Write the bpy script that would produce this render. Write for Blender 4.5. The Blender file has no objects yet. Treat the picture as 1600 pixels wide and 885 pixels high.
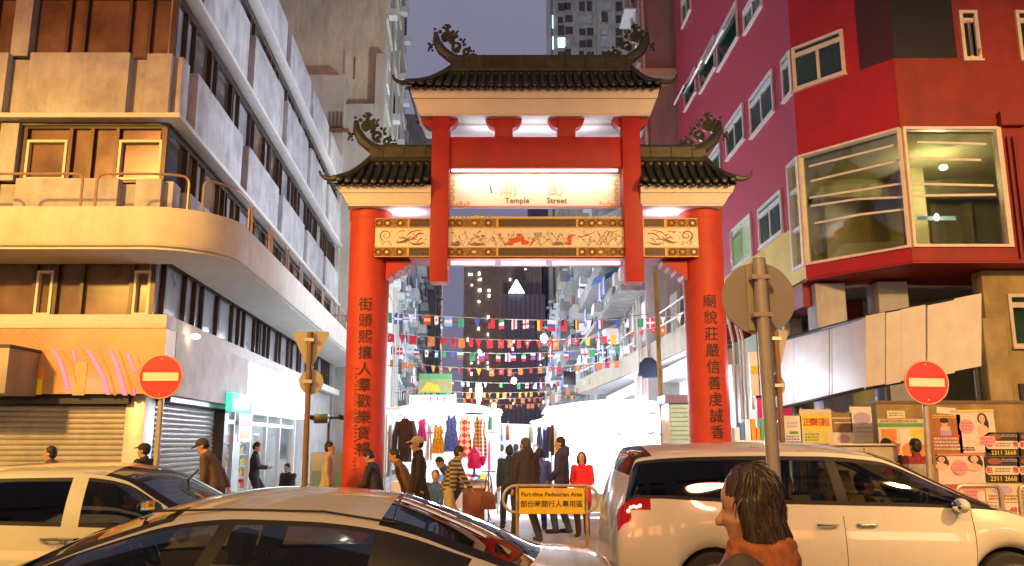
import bpy, bmesh, math, random
from mathutils import Vector, Matrix, noise
random.seed(7)
S = bpy.context.scene
COL = S.collection
R = math.radians
# ------------------------------------------------------------------ camera
F = 1300.0; PITCH = R(10.8); EYE = 1.75
cd = bpy.data.cameras.new('camera'); cam = bpy.data.objects.new('camera', cd); COL.objects.link(cam)
cam.location = (0, 0, EYE); cam.rotation_euler = (R(90) + PITCH, 0, 0)
cd.sensor_width = 36; cd.lens = 36 * F / 1600; cd.clip_start = 0.05; cd.clip_end = 3000
S.camera = cam
# ------------------------------------------------------------------ night sky
w = bpy.data.worlds.new('World'); S.world = w; w.use_nodes = True
nt = w.node_tree; nt.nodes.clear()
tc = nt.nodes.new('ShaderNodeTexCoord'); sx = nt.nodes.new('ShaderNodeSeparateXYZ')
rp = nt.nodes.new('ShaderNodeValToRGB'); bg = nt.nodes.new('ShaderNodeBackground'); wo = nt.nodes.new('ShaderNodeOutputWorld')
rp.color_ramp.elements[0].position = 0.0; rp.color_ramp.elements[0].color = (0.135, 0.130, 0.205, 1)
rp.color_ramp.elements[1].position = 0.5; rp.color_ramp.elements[1].color = (0.150, 0.148, 0.212, 1)
nzs = nt.nodes.new('ShaderNodeTexNoise'); nzs.inputs['Scale'].default_value = 3.0; nzs.inputs['Detail'].default_value = 3
mxs = nt.nodes.new('ShaderNodeMixRGB'); mxs.blend_type = 'MULTIPLY'; mxs.inputs[0].default_value = .35
nt.links.new(tc.outputs['Generated'], sx.inputs[0]); nt.links.new(tc.outputs['Generated'], nzs.inputs['Vector'])
nt.links.new(sx.outputs[2], rp.inputs[0]); nt.links.new(rp.outputs[0], mxs.inputs[1]); nt.links.new(nzs.outputs[0], mxs.inputs[2])
nt.links.new(mxs.outputs[0], bg.inputs[0]); nt.links.new(bg.outputs[0], wo.inputs[0])
bg.inputs[1].default_value = 1.4
# ------------------------------------------------------------------ lamps of the street
def lamp(kind, loc, power, col, size=.3, aim=None, spread=None, cone=None):
    l = bpy.data.lights.new('lamp_light', kind); o = bpy.data.objects.new('lamp_light', l); COL.objects.link(o)
    l.energy = power; l.color = col; o.location = loc
    if kind == 'AREA':
        l.shape = 'RECTANGLE'; l.size, l.size_y = size if isinstance(size, tuple) else (size, size)
        if spread: l.spread = R(spread)
    else: l.shadow_soft_size = size
    if kind == 'SPOT': l.spot_size = R(cone or 90); l.spot_blend = .6
    if aim: o.rotation_euler = (Vector(aim) - Vector(loc)).to_track_quat('-Z', 'Y').to_euler()
    return o
SODIUM = (1, .57, .18); ORANGE = (1, .42, .14); COOL = (.74, .83, 1.0); WARMW = (1, .85, .62)
lamp('SPOT', (-12.5, 2.0, 8.6), 10500, (1, .57, .11), .3, aim=(-9.9, 13.2, 0.6), cone=86)   # sodium street lamps along the near pavement
lamp('SPOT', (9.5, .5, 8.6), 7800, SODIUM, .3, aim=(9.5, 15, 1.6), cone=78)
lamp('SPOT', (-2, -3.0, 9.0), 3700, SODIUM, .3, aim=(-1, 8, 0), cone=86)
lamp('SPOT', (-14, -2, 12.0), 8200, (1, .33, .085), .8, aim=(-11, 15.6, 9.5), cone=60)    # orange neon over the shops across the road
lamp('SPOT', (6, -5, 11.5), 3600, (1, .38, .15), .8, aim=(5, 16, 8), cone=80)
lamp('SPOT', (4.9, 22.5, 8.5), 4200, COOL, .4, aim=(-8, 23.5, 11.5), cone=84)           # white street lamps inside the market street
lamp('POINT', (-1, 46, 8.0), 2800, COOL, .4); lamp('SPOT', (3.5, 29.5, 9), 5200, (.95, .93, .85), .4, aim=(-7, 40, 15), cone=70); lamp('POINT', (-3, 80, 9.0), 6000, COOL, .4)  # the spot in this row is added to brighten the beige block
lamp('SPOT', (-2, 150, 12), 90000, (1, .8, .62), 2, aim=(-4, 262, 60), cone=70)        # spot added to lift the far towers, in place of city glow
for y, x, p in ((24, .4, 300), (28, 1.2, 600), (33, -.8, 800), (41, .6, 900), (52, -.5, 1200), (68, 0, 1200)):
    lamp('POINT', (x, y, 3.4), p, COOL, .5)                     # bulbs strung over the market
# ------------------------------------------------------------------ colour management, sampling
S.view_settings.view_transform = 'Standard'; S.view_settings.look = 'None'
S.view_settings.exposure = 0.28; S.view_settings.gamma = 1
try: S.view_settings.use_curve_mapping = False
except Exception: pass
S.render.engine = 'CYCLES'
cy = S.cycles; cy.use_denoising = True; cy.max_bounces = 6; cy.diffuse_bounces = 3; cy.glossy_bounces = 3
cy.transmission_bounces = 4; cy.transparent_max_bounces = 10; cy.caustics_reflective = False; cy.caustics_refractive = False
cy.sample_clamp_indirect = 4; cy.use_light_tree = True
# ------------------------------------------------------------------ pixel rays of the photograph (1600 x 885), to read off real places
def ray(px, py):
    u = (px - 800) / F; v = (442.5 - py) / F
    return u, math.cos(PITCH) - v * math.sin(PITCH), math.sin(PITCH) + v * math.cos(PITCH)
def at(px, py, Y):
    r = ray(px, py); t = Y / r[1]; return Vector((r[0] * t, Y, EYE + r[2] * t))
def hit(px, py, p0, d):
    r = ray(px, py); det = r[0] * (-d[1]) + r[1] * d[0]
    t = (p0[0] * (-d[1]) + p0[1] * d[0]) / det
    return Vector((r[0] * t, r[1] * t, EYE + r[2] * t))
# ------------------------------------------------------------------ materials
MATS = {}
def M(name, col, rough=.6, metal=0, var=.12, scale=4, bump=0, coat=0, streak=0, spec=.5, emit=None, estr=0, alpha=None, spots=0):
    if name in MATS: return MATS[name]
    m = bpy.data.materials.new(name); m.use_nodes = True; MATS[name] = m
    n = m.node_tree; b = n.nodes['Principled BSDF']
    b.inputs['Roughness'].default_value = rough; b.inputs['Metallic'].default_value = metal
    b.inputs['Specular IOR Level'].default_value = spec
    if coat: b.inputs['Coat Weight'].default_value = coat; b.inputs['Coat Roughness'].default_value = .04
    t = n.nodes.new('ShaderNodeTexCoord')
    z = n.nodes.new('ShaderNodeTexNoise'); z.inputs['Scale'].default_value = scale; z.inputs['Detail'].default_value = 6
    z.inputs['Roughness'].default_value = .62
    n.links.new(t.outputs['Object'], z.inputs['Vector'])
    cr = n.nodes.new('ShaderNodeValToRGB')
    cr.color_ramp.elements[0].position = .3; cr.color_ramp.elements[1].position = .7
    cr.color_ramp.elements[0].color = tuple(c * (1 - var) for c in col) + (1,)
    cr.color_ramp.elements[1].color = tuple(min(1, c * (1 + var)) for c in col) + (1,)
    n.links.new(z.outputs[0], cr.inputs[0]); out = cr.outputs[0]
    if streak:                                                     # rain streaks and soot that run down the face
        mp = n.nodes.new('ShaderNodeMapping'); mp.inputs['Scale'].default_value = (1.1, 1.1, .26)
        z2 = n.nodes.new('ShaderNodeTexNoise'); z2.inputs['Scale'].default_value = 2.0; z2.inputs['Detail'].default_value = 7
        z2.inputs['Roughness'].default_value = .7
        n.links.new(t.outputs['Object'], mp.inputs[0]); n.links.new(mp.outputs[0], z2.inputs['Vector'])
        c2 = n.nodes.new('ShaderNodeValToRGB'); c2.color_ramp.elements[0].position = .30; c2.color_ramp.elements[1].position = .66
        k = 1 - streak; c2.color_ramp.elements[0].color = (k, k * .97, k * .92, 1)
        n.links.new(z2.outputs[0], c2.inputs[0])
        mx = n.nodes.new('ShaderNodeMixRGB'); mx.blend_type = 'MULTIPLY'; mx.inputs[0].default_value = 1
        n.links.new(out, mx.inputs[1]); n.links.new(c2.outputs[0], mx.inputs[2]); out = mx.outputs[0]
    n.links.new(out, b.inputs['Base Color'])
    if rough > .15 and metal < .9:
        mr = n.nodes.new('ShaderNodeMapRange'); mr.inputs[3].default_value = max(0, rough - .1); mr.inputs[4].default_value = min(1, rough + .1)
        n.links.new(z.outputs[0], mr.inputs[0]); n.links.new(mr.outputs[0], b.inputs['Roughness'])
    if bump:
        bz = n.nodes.new('ShaderNodeTexNoise'); bz.inputs['Scale'].default_value = scale * 6; bz.inputs['Detail'].default_value = 4
        n.links.new(t.outputs['Object'], bz.inputs['Vector'])
        bp = n.nodes.new('ShaderNodeBump'); bp.inputs['Strength'].default_value = bump; bp.inputs['Distance'].default_value = .02
        n.links.new(bz.outputs[0], bp.inputs['Height']); n.links.new(bp.outputs[0], b.inputs['Normal'])
    if emit:
        b.inputs['Emission Color'].default_value = tuple(emit) + (1,); b.inputs['Emission Strength'].default_value = estr
    return m
def glass(name, tint, rough=.02, refl=.12):
    """thin pane: tinted see-through plus a mirror-like sheen that grows at grazing angles"""
    if name in MATS: return MATS[name]
    m = bpy.data.materials.new(name); m.use_nodes = True; MATS[name] = m
    n = m.node_tree; n.nodes.clear(); o = n.nodes.new('ShaderNodeOutputMaterial')
    tr = n.nodes.new('ShaderNodeBsdfTransparent'); tr.inputs[0].default_value = tuple(tint) + (1,)
    gl = n.nodes.new('ShaderNodeBsdfGlossy'); gl.inputs['Roughness'].default_value = rough; gl.inputs[0].default_value = (.9, .9, .9, 1)
    lw = n.nodes.new('ShaderNodeLayerWeight'); lw.inputs[0].default_value = .22
    mr = n.nodes.new('ShaderNodeMapRange'); mr.inputs[3].default_value = refl; mr.inputs[4].default_value = .7
    mx = n.nodes.new('ShaderNodeMixShader')
    n.links.new(lw.outputs['Facing'], mr.inputs[0]); n.links.new(mr.outputs[0], mx.inputs[0])
    n.links.new(tr.outputs[0], mx.inputs[1]); n.links.new(gl.outputs[0], mx.inputs[2]); n.links.new(mx.outputs[0], o.inputs[0])
    return m
def glow(name, col, s):
    return M(name, col, .5, emit=col, estr=s, var=.02)
def cloth(name, col, trans=.5, var=.05):
    """thin fabric or plastic sheet that lets light through"""
    if name in MATS: return MATS[name]
    m = bpy.data.materials.new(name); m.use_nodes = True; MATS[name] = m
    n = m.node_tree; n.nodes.clear(); o = n.nodes.new('ShaderNodeOutputMaterial')
    d = n.nodes.new('ShaderNodeBsdfDiffuse'); t = n.nodes.new('ShaderNodeBsdfTranslucent'); mx = n.nodes.new('ShaderNodeMixShader')
    z = n.nodes.new('ShaderNodeTexNoise'); z.inputs['Scale'].default_value = 5; cr = n.nodes.new('ShaderNodeValToRGB')
    cr.color_ramp.elements[0].color = tuple(c * (1 - var) for c in col) + (1,); cr.color_ramp.elements[1].color = tuple(min(1, c * (1 + var)) for c in col) + (1,)
    n.links.new(z.outputs[0], cr.inputs[0]); n.links.new(cr.outputs[0], d.inputs[0]); n.links.new(cr.outputs[0], t.inputs[0])
    mx.inputs[0].default_value = trans
    n.links.new(d.outputs[0], mx.inputs[1]); n.links.new(t.outputs[0], mx.inputs[2]); n.links.new(mx.outputs[0], o.inputs[0])
    return m
# ------------------------------------------------------------------ objects
OFF = {}                                                           # world offset of every parent's origin
def tag(o, label=None, cat=None, group=None, kind=None):
    if label: o['label'] = label
    if cat: o['category'] = cat
    if group: o['group'] = group
    if kind: o['kind'] = kind
    return o
def thing(name, loc, label, cat, group=None):
    o = bpy.data.objects.new(name, None); COL.objects.link(o); o.location = loc; o.empty_display_size = .2
    OFF[o] = Vector(loc); return tag(o, label, cat, group)
class MB:
    def __init__(s): s.v = []; s.f = []; s.m = []
    def add(s, vs, fs, mi=0, T=None):
        k = len(s.v)
        s.v += [(T @ Vector(p)) if T else Vector(p) for p in vs]
        for f in fs: s.f.append([i + k for i in f]); s.m.append(mi)
        return s
    def box(s, x0, x1, y0, y1, z0, z1, mi=0, T=None):
        v = [(x, y, z) for x in (x0, x1) for y in (y0, y1) for z in (z0, z1)]
        return s.add(v, [(0, 1, 3, 2), (4, 6, 7, 5), (0, 4, 5, 1), (2, 3, 7, 6), (0, 2, 6, 4), (1, 5, 7, 3)], mi, T)
    def quad(s, a, b, c, d, mi=0, T=None): return s.add([a, b, c, d], [(0, 1, 2, 3)], mi, T)
    def prism(s, pts, vec, mi=0, T=None):
        n = len(pts); vec = Vector(vec); a = [Vector(p) for p in pts]
        return s.add(a + [p + vec for p in a], [list(range(n))[::-1], list(range(n, 2 * n))] + [(i, (i + 1) % n, n + (i + 1) % n, n + i) for i in range(n)], mi, T)
    def tube(s, pts, r, n=8, mi=0, T=None, cap=True):
        P = [Vector(p) for p in pts]; L = len(P); rr = r if isinstance(r, (list, tuple)) else [r] * L
        vs = []; up = None
        for i in range(L):
            d = (P[min(i + 1, L - 1)] - P[max(i - 1, 0)])
            d = d.normalized() if d.length > 1e-9 else Vector((0, 0, 1))
            if up is None: up = Vector((0, 0, 1)) if abs(d.z) < .9 else Vector((1, 0, 0))
            a = d.cross(up)
            if a.length < 1e-6: a = d.cross(Vector((0, 1, 0)))
            a.normalize(); b = a.cross(d).normalized(); up = b
            for k in range(n):
                t = 2 * math.pi * k / n; vs.append(P[i] + (a * math.cos(t) + b * math.sin(t)) * rr[i])
        fs = [(i * n + k, i * n + (k + 1) % n, (i + 1) * n + (k + 1) % n, (i + 1) * n + k) for i in range(L - 1) for k in range(n)]
        if cap: fs += [list(range(n))[::-1], list(range((L - 1) * n, L * n))]
        return s.add(vs, fs, mi, T)
    def lathe(s, prof, c=(0, 0, 0), n=20, mi=0, T=None, axis='z'):
        vs = []; c = Vector(c)
        for r, h in prof:
            for k in range(n):
                t = 2 * math.pi * k / n; x, y = r * math.cos(t), r * math.sin(t)
                vs.append(c + Vector({'z': (x, y, h), 'y': (x, h, y), 'x': (h, x, y)}[axis]))
        L = len(prof)
        fs = [(i * n + k, i * n + (k + 1) % n, (i + 1) * n + (k + 1) % n, (i + 1) * n + k) for i in range(L - 1) for k in range(n)]
        if prof[0][0] > 1e-6: fs.append(list(range(n))[::-1])
        if prof[-1][0] > 1e-6: fs.append(list(range((L - 1) * n, L * n)))
        return s.add(vs, fs, mi, T)
    def ball(s, c, rx, ry=None, rz=None, n=14, m=9, mi=0, T=None):
        ry = ry or rx; rz = rz or rx
        pr = [(max(1e-7, math.sin(math.pi * i / m)), -math.cos(math.pi * i / m)) for i in range(m + 1)]
        vs = [Vector((r * math.cos(2 * math.pi * k / n) * rx + c[0], r * math.sin(2 * math.pi * k / n) * ry + c[1], h * rz + c[2])) for r, h in pr for k in range(n)]
        fs = [(i * n + k, i * n + (k + 1) % n, (i + 1) * n + (k + 1) % n, (i + 1) * n + k) for i in range(m) for k in range(n)]
        return s.add(vs, fs, mi, T)
    def caps(s, A, B, ra, rb, n=12):
        """tapered limb with round ends"""
        A = Vector(A); B = Vector(B); d = B - A; L = d.length
        q = (d.to_track_quat('Z', 'Y') if L > 1e-6 else Vector((0, 0, 1)).to_track_quat('Z', 'Y')).to_matrix().to_4x4(); q.translation = A
        pr = [(max(1e-6, ra * math.cos(t)), ra * math.sin(t)) for t in (R(-90), R(-60), R(-30), 0)] + [(max(1e-6, rb * math.cos(t)), L + rb * math.sin(t)) for t in (0, R(30), R(60), R(90))]
        return s.lathe(pr, n=n, T=q)
    def build(s, name, mats, parent=None, loc=None, smooth=True, ang=35, bevel=0, fix=True):
        me = bpy.data.meshes.new(name); off = OFF.get(parent, Vector((0, 0, 0))) if parent else Vector(loc or (0, 0, 0))
        me.from_pydata([tuple(p - off) for p in s.v], [], s.f)
        for k in (mats if isinstance(mats, (list, tuple)) else [mats]): me.materials.append(k)
        me.polygons.foreach_set('material_index', s.m)
        if fix or bevel:
            b = bmesh.new(); b.from_mesh(me)
            bmesh.ops.recalc_face_normals(b, faces=b.faces)
            if bevel: bmesh.ops.bevel(b, geom=[e for e in b.edges if len(e.link_faces) == 2 and e.calc_face_angle(0) > R(40)], offset=bevel, segments=2, affect='EDGES', profile=.5, clamp_overlap=True)
            b.to_mesh(me); b.free()
        if smooth:
            me.polygons.foreach_set('use_smooth', [True] * len(me.polygons)); me.set_sharp_from_angle(angle=R(ang))
        o = bpy.data.objects.new(name, me); COL.objects.link(o)
        if parent: o.parent = parent; OFF[o] = off.copy()
        else: o.location = off; OFF[o] = off.copy()
        return o
def single(name, mb, mats, loc, label, cat, group=None, **k):
    return tag(mb.build(name, mats, loc=loc, **k), label, cat, group)
def structure(name, mb, mats, kind='structure', **k):
    return tag(mb.build(name, mats, loc=(0, 0, 0), **k), kind=kind)
def dup(o, loc=None, rotz=None, label=None, parent=None):
    c = o.copy(); COL.objects.link(c)
    if parent: c.parent = parent
    for ch in list(o.children): dup(ch, parent=c)
    if loc is not None: c.location = loc; OFF[c] = Vector(loc)
    if rotz is not None: c.rotation_euler = (0, 0, rotz)
    if label: c['label'] = label
    return c
def text_geo(txt, size, extrude=.004, bold=0):
    cu = bpy.data.curves.new('t', 'FONT'); cu.body = txt; cu.size = size; cu.align_x = 'CENTER'; cu.align_y = 'CENTER'
    cu.extrude = extrude; cu.resolution_u = 2; cu.offset = bold
    ob = bpy.data.objects.new('t', cu); COL.objects.link(ob)
    dg = bpy.context.evaluated_depsgraph_get(); me = bpy.data.meshes.new_from_object(ob.evaluated_get(dg))
    vs = [v.co.copy() for v in me.vertices]; fs = [list(p.vertices) for p in me.polygons]
    bpy.data.objects.remove(ob); bpy.data.curves.remove(cu); bpy.data.meshes.remove(me)
    return vs, fs
def dice(vs, fs, step=.02, lim=.16):
    """cut lettering into thin vertical strips so that it can bend round a column"""
    me = bpy.data.meshes.new('d'); me.from_pydata([tuple(v) for v in vs], [], fs); b = bmesh.new(); b.from_mesh(me); x = -lim
    while x <= lim: bmesh.ops.bisect_plane(b, geom=b.verts[:] + b.edges[:] + b.faces[:], plane_co=(x, 0, 0), plane_no=(1, 0, 0)); x += step
    b.verts.index_update(); o = [v.co.copy() for v in b.verts], [[v.index for v in f.verts] for f in b.faces]; b.free(); bpy.data.meshes.remove(me); return o
def frame_T(o, xdir, zdir):
    """matrix whose x runs along xdir, y along zdir (up) and z towards the viewer side"""
    x = Vector(xdir).normalized(); y = Vector(zdir).normalized(); z = x.cross(y)
    m = Matrix((x, y, z)).transposed().to_4x4(); m.translation = Vector(o); return m
# common materials
CONC = M('old_concrete', (.40, .385, .37), .85, var=.16, scale=1.6, bump=.25, streak=.45)
CONC_L = M('pale_render', (.52, .50, .46), .85, var=.12, scale=2.0, bump=.2, streak=.3)
DARKM = M('dark_metal', (.03, .028, .026), .45, .3)
GREYM = M('galvanised_metal', (.38, .38, .37), .42, .7, var=.2, scale=9)
WHITEP = M('white_paint', (.78, .77, .74), .5, var=.06, scale=3)
BLACK = M('black_plastic', (.015, .015, .016), .4)
RUBBER = M('rubber', (.02, .02, .02), .8)
BRONZE = M('brown_frame', (.06, .035, .022), .4, .3)
PALEF = M('pale_window_frame', (.62, .56, .47), .45)
WFRAME = M('white_window_frame', (.75, .72, .70), .4)
WIN_BR = M('brown_curtained_glass', (.15, .085, .05), .22, var=.45, scale=1.1, spec=.6)
WIN_PL = M('frosted_grey_glass', (.27, .285, .31), .3, var=.3, scale=1.2, streak=.2)
WIN_DK = M('dark_window_glass', (.05, .04, .032), .12, var=.5, scale=.7, spec=.7)
# ================================================================== SETTING
ASPH = M('asphalt', (.05, .048, .046), .75, var=.3, scale=5, bump=.4)
PAVE = M('paving_slabs', (.30, .28, .26), .8, var=.18, scale=2.5, bump=.3, streak=.15)
STREETM = M('market_paving', (.36, .33, .30), .7, var=.2, scale=1.7, bump=.25)
KERB = M('kerb_stone', (.34, .33, .31), .8, var=.15, scale=6, bump=.2)
g = MB(); g.quad((-400, -60, 0), (400, -60, 0), (400, 900, 0), (-400, 900, 0)); structure('ground', g, ASPH, fix=False)
g = MB(); g.quad((-4.9, 12.3, .005), (5.6, 12.3, .005), (5.6, 240, .005), (-15, 240, .005)); structure('market_street', g, STREETM, fix=False)
g = MB()
g.prism([(-40, 12.0, 0), (-5.2, 12.0, 0), (-4.9, 12.3, 0), (-5.6, 39, 0), (-40, 39, 0)], (0, 0, .13)); structure('pavement_left', g, PAVE, bevel=.015)
g = MB()
g.prism([(40, 12.0, 0), (5.9, 12.0, 0), (5.6, 12.3, 0), (5.6, 60, 0), (40, 60, 0)], (0, 0, .13)); structure('pavement_right', g, PAVE, bevel=.015)
g = MB(); g.box(-40, 40, -8, 3.9, 0, .13); structure('pavement_near', g, PAVE, bevel=.015)
g = MB()
for y in (11.55, 11.75): g.box(-38, -5.6, y, y + .09, .004, .008); g.box(6.4, 38, y, y + .09, .004, .008)
structure('road_marking', g, M('yellow_road_paint', (.62, .45, .06), .6, var=.2, scale=20))
op_ = thing('shop_block', (0, -13, 0), 'dark shop block across the road with lit signs added as warm fill, seen only in reflections', 'building')
m = MB(); m.box(-45, 45, -24, -13, .0, 40); m.build('wall', CONC, op_)
ro = random.Random(6)
for k in range(14):
    x = -42 + k * 6; c_ = ro.choice(((1, .5, .12), (1, .3, .08), (1, .75, .4), (.8, .9, 1))); m = MB(); m.box(x, x + ro.uniform(3, 5), -12.95, -12.8, 3.0, 5.0); m.build('lit_shop_sign', M('opposite_fill_sign_%d' % k, c_, .5, emit=c_, estr=6), op_)  # unseen signs, their glow raised as soft warm frontal fill
    for f in range(5): m = MB(); m.box(x + .5, x + 4.8, -12.98, -12.95, 5.5 + f * 3.5, 7.3 + f * 3.5); m.build('window', WIN_DK if ro.random() < .8 else M('warm_room', (.6, .45, .25), .5, emit=(1, .7, .35), estr=.5), op_)
# ================================================================== CONCRETE COMMERCIAL BUILDING (left)
CL = Vector((-6.775, 15.6, 0)); uu = Vector((-.067, 1, 0)).normalized(); nn = Vector((uu.y, -uu.x, 0))
TS = Matrix.Translation(CL) @ Matrix((uu, nn, (0, 0, 1))).transposed().to_4x4()         # x along the side street, y outwards
TF = Matrix.Translation(CL) @ Matrix(((-1, 0, 0), (0, -1, 0), (0, 0, 1))).to_4x4()      # x leftwards along the road front, y outwards
LS, LF = 22.8, 16.0
bld = thing('commercial_building', CL, 'four storey grey concrete corner block with ribbon windows and a rounded balcony', 'building')
SPC = M('spandrel_concrete', (.44, .435, .44), .85, var=.26, scale=1.5, bump=.45, streak=.34)
TRIM = M('pale_ledge', (.58, .55, .52), .7, var=.08)
wall = MB()
def poly_block(mb, z0, z1, ins=.35, smax=LS):
    p = [TS @ Vector((ins, -ins, z0)), TS @ Vector((smax, -ins, z0)), TS @ Vector((smax, -18, z0)), TF @ Vector((LF, -12, z0)), TF @ Vector((LF, -ins, z0))]
    p[0] = Vector((CL.x - ins, CL.y + ins, z0)); mb.prism(p, (0, 0, z1 - z0))
poly_block(wall, 3.8, 14.9)
wall.box(0.45, LF, -2.2, -.4, 0, 3.8, T=TF)
wall.box(.3, 5.3, -3, -.4, 0, 3.8, T=TS); wall.box(14.6, LS, -6, -.02, .13, 3.8, T=TS)
wall.build('wall', CONC, bld)
SPAN = [(5.3, 6.75), (7.93, 9.36), (10.75, 12.5), (13.4, 14.85)]
for z0, z1 in SPAN:
    b = MB(); zz0, zz1 = z0 + .16, z1
    b.box(-.02, LS, -.36, 0, zz0, zz1 - .06, T=TS); b.box(.02, LF, -.36, 0, zz0, zz1 - .06, T=TF)
    s = .75
    b.box(.0, .42, .0, .16, zz0, zz1, T=TS); b.box(.0, .5, 0, .16, zz0, zz1, T=TF)
    while s < LS - .5:
        e = min(s + 3.75, LS); b.box(s, e, .002, .24, zz0, zz1, T=TS); s += 4.4
    t = .82
    b.box(LS - .01, LS, -.3, -.02, zz0, zz1 - .1, T=TS)
    while t < LF - .4: b.box(t, t + 1.98, .002, .2, zz0, zz1, T=TF); t += 2.42
    b.build('spandrel', SPC, bld, bevel=.012)
    l = MB(); l.box(-.27, LS + .1, -.02, .27, z0 + .04, z0 + .14, T=TS); l.box(-.002, LF, -.02, .27, z0 + .038, z0 + .135, T=TF)
    l.build('ledge', TRIM, bld, bevel=.008)
WBAND = [(4.06, 5.3), (6.75, 7.93), (9.36, 10.75), (12.5, 13.4)]
rw = random.Random(3)
def ribbon(z0, z1, a, e, T, pale, k):
    f = MB(); x = a; front = T is TF
    pat = [.42, .95, .5, .42, .9, .34, 1.0, .5]
    i = k; f.box(a, e, -.16, -.08, z0, z0 + .06, T=T); f.box(a, e, -.16, -.08, z1 - .06, z1, T=T)
    xs = [a]
    while x < e - .2: x += pat[i % 8] * (1 if front else 1.35); i += 1; xs.append(min(x, e))
    p = MB()
    for i in range(len(xs) - 1): p.box(xs[i], xs[i + 1], -.2, -.16, z0, z1, 0 if front else 1 if z0 < 5 or rw.random() < .45 else rw.choice((0, 2)), T)
    wn = p.build('window', [WIN_BR, WIN_PL, WIN_DK], bld)
    for x in xs: f.box(x - .035, x + .035, -.157, -.06, z0 + .06, z1 - .06, T=T)
    f.build('frame', BRONZE, wn)
    if pale:
        for j in range(0, len(xs) - 1, 3):
            q = MB(); x0, x1 = xs[j] + .05, xs[j + 1] - .05; c0, c1 = z0 + .05, z0 + (z1 - z0) * .74
            for r in ((x0, x0 + .05, c0, c1), (x1 - .05, x1, c0, c1), (x0 + .05, x1 - .05, c0, c0 + .05), (x0 + .05, x1 - .05, c1 - .05, c1)):
                q.box(r[0], r[1], -.155, -.05, r[2], r[3], T=T)
            q.build('sash', PALEF, wn)
    if k % 2 == 0:
        c = MB(); x0 = a + (e - a) * rw.uniform(.2, .6); c.box(x0, x0 + rw.uniform(.3, .6), -.3, -.24, z0 + .3, z1, T=T)
        c.build('blind', M('drawn_blind', (.32, .28, .22), .8), wn)
for bi, (z0, z1) in enumerate(WBAND):
    s = .1; k = 0
    while s < LS - .6:
        ribbon(z0, z1, s, min(s + 4.4, LS - .05), TS, False, k + bi); s += 4.4; k += 1
    t = .1
    for k in range(3): ribbon(z0, z1, t, t + 4.9, TF, bi in (0, 1), k + bi); t += 4.9
    if bi:
        b = MB(); b.box(2.95, 3.3, -.17, .06, z0, z1, T=TF); b.build('pilaster', SPC, bld); b = MB(); b.box(LS - .05, LS + .12, -.3, .1, z0, z1, T=TS); b.build('pilaster', SPC, bld)
# balcony with a rounded corner, and hoop railings
def bal_path(out):
    c = Vector((-6.55, 15.65, 0)); r = out
    P = [Vector((-20, c.y - r, 0)), Vector((-12, c.y - r, 0))]
    a0 = R(-90)
    for i in range(15): a = a0 + R(86) * i / 14; P.append(c + Vector((r * math.cos(a), r * math.sin(a), 0)))
    P.append(P[-1] + uu * (LS - .2)); return P
ip, op = bal_path(1.22), bal_path(1.38); wp = bal_path(.05)
b = MB(); n = len(op)
prof = [(1.38, 5.86), (1.385, 5.24), (1.34, 5.16), (1.22, 5.14), (1.22, 5.84)]
rows = [[p + Vector((0, 0, z)) for p in bal_path(o)] for o, z in prof]
k = len(prof); b.add([v for row in rows for v in row], [(i * n + j, i * n + j + 1, ((i + 1) % k) * n + j + 1, ((i + 1) % k) * n + j) for i in range(k) for j in range(n - 1)])
b.build('balcony_parapet', M('cream_render', (.60, .55, .47), .8, var=.1, scale=2.2, bump=.15, streak=.14), bld, ang=50)
b = MB(); rows = [[p + Vector((0, 0, z)) for p in bal_path(o)] for o, z in ((1.3, 5.10), (.02, 5.10), (.02, 5.22), (1.22, 5.22))]
b.add([v for row in rows for v in row], [(i * n + j, i * n + j + 1, ((i + 1) % 4) * n + j + 1, ((i + 1) % 4) * n + j) for i in range(4) for j in range(n - 1)])
b.build('balcony_slab', TRIM, bld, ang=50)
rl = bal_path(1.30); L = [0]
for i in range(1, n): L.append(L[-1] + (rl[i] - rl[i - 1]).length)
def along(d):
    for i in range(1, n):
        if d <= L[i]: return rl[i - 1].lerp(rl[i], (d - L[i - 1]) / (L[i] - L[i - 1]))
    return rl[-1]
d = 6.9
while d < L[-1] - 1.9:
    ln = 1.62; P = []
    for i in range(19):
        t = i / 18
        if i < 5: a = R(180 - 90 * max(0, (i - 1)) / 3) if i else R(180); q = along(d + .13 + .13 * math.cos(a)); z = 6.36 + .13 * math.sin(a) if i else 5.85
        elif i > 13: j = i - 14; a = R(90 - 90 * min(3, j) / 3); q = along(d + ln - .13 + .13 * math.cos(a)); z = 6.36 + .13 * math.sin(a) if j < 4 else 5.85
        else: q = along(d + .13 + (ln - .26) * (i - 5 + .5) / 9); z = 6.49
        P.append(q + Vector((0, 0, z)))
    r = MB(); r.tube(P, .024, 6); r.build('railing', M('rusty_rail', (.36, .25, .17), .5, .4), bld); d += 1.88
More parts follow.
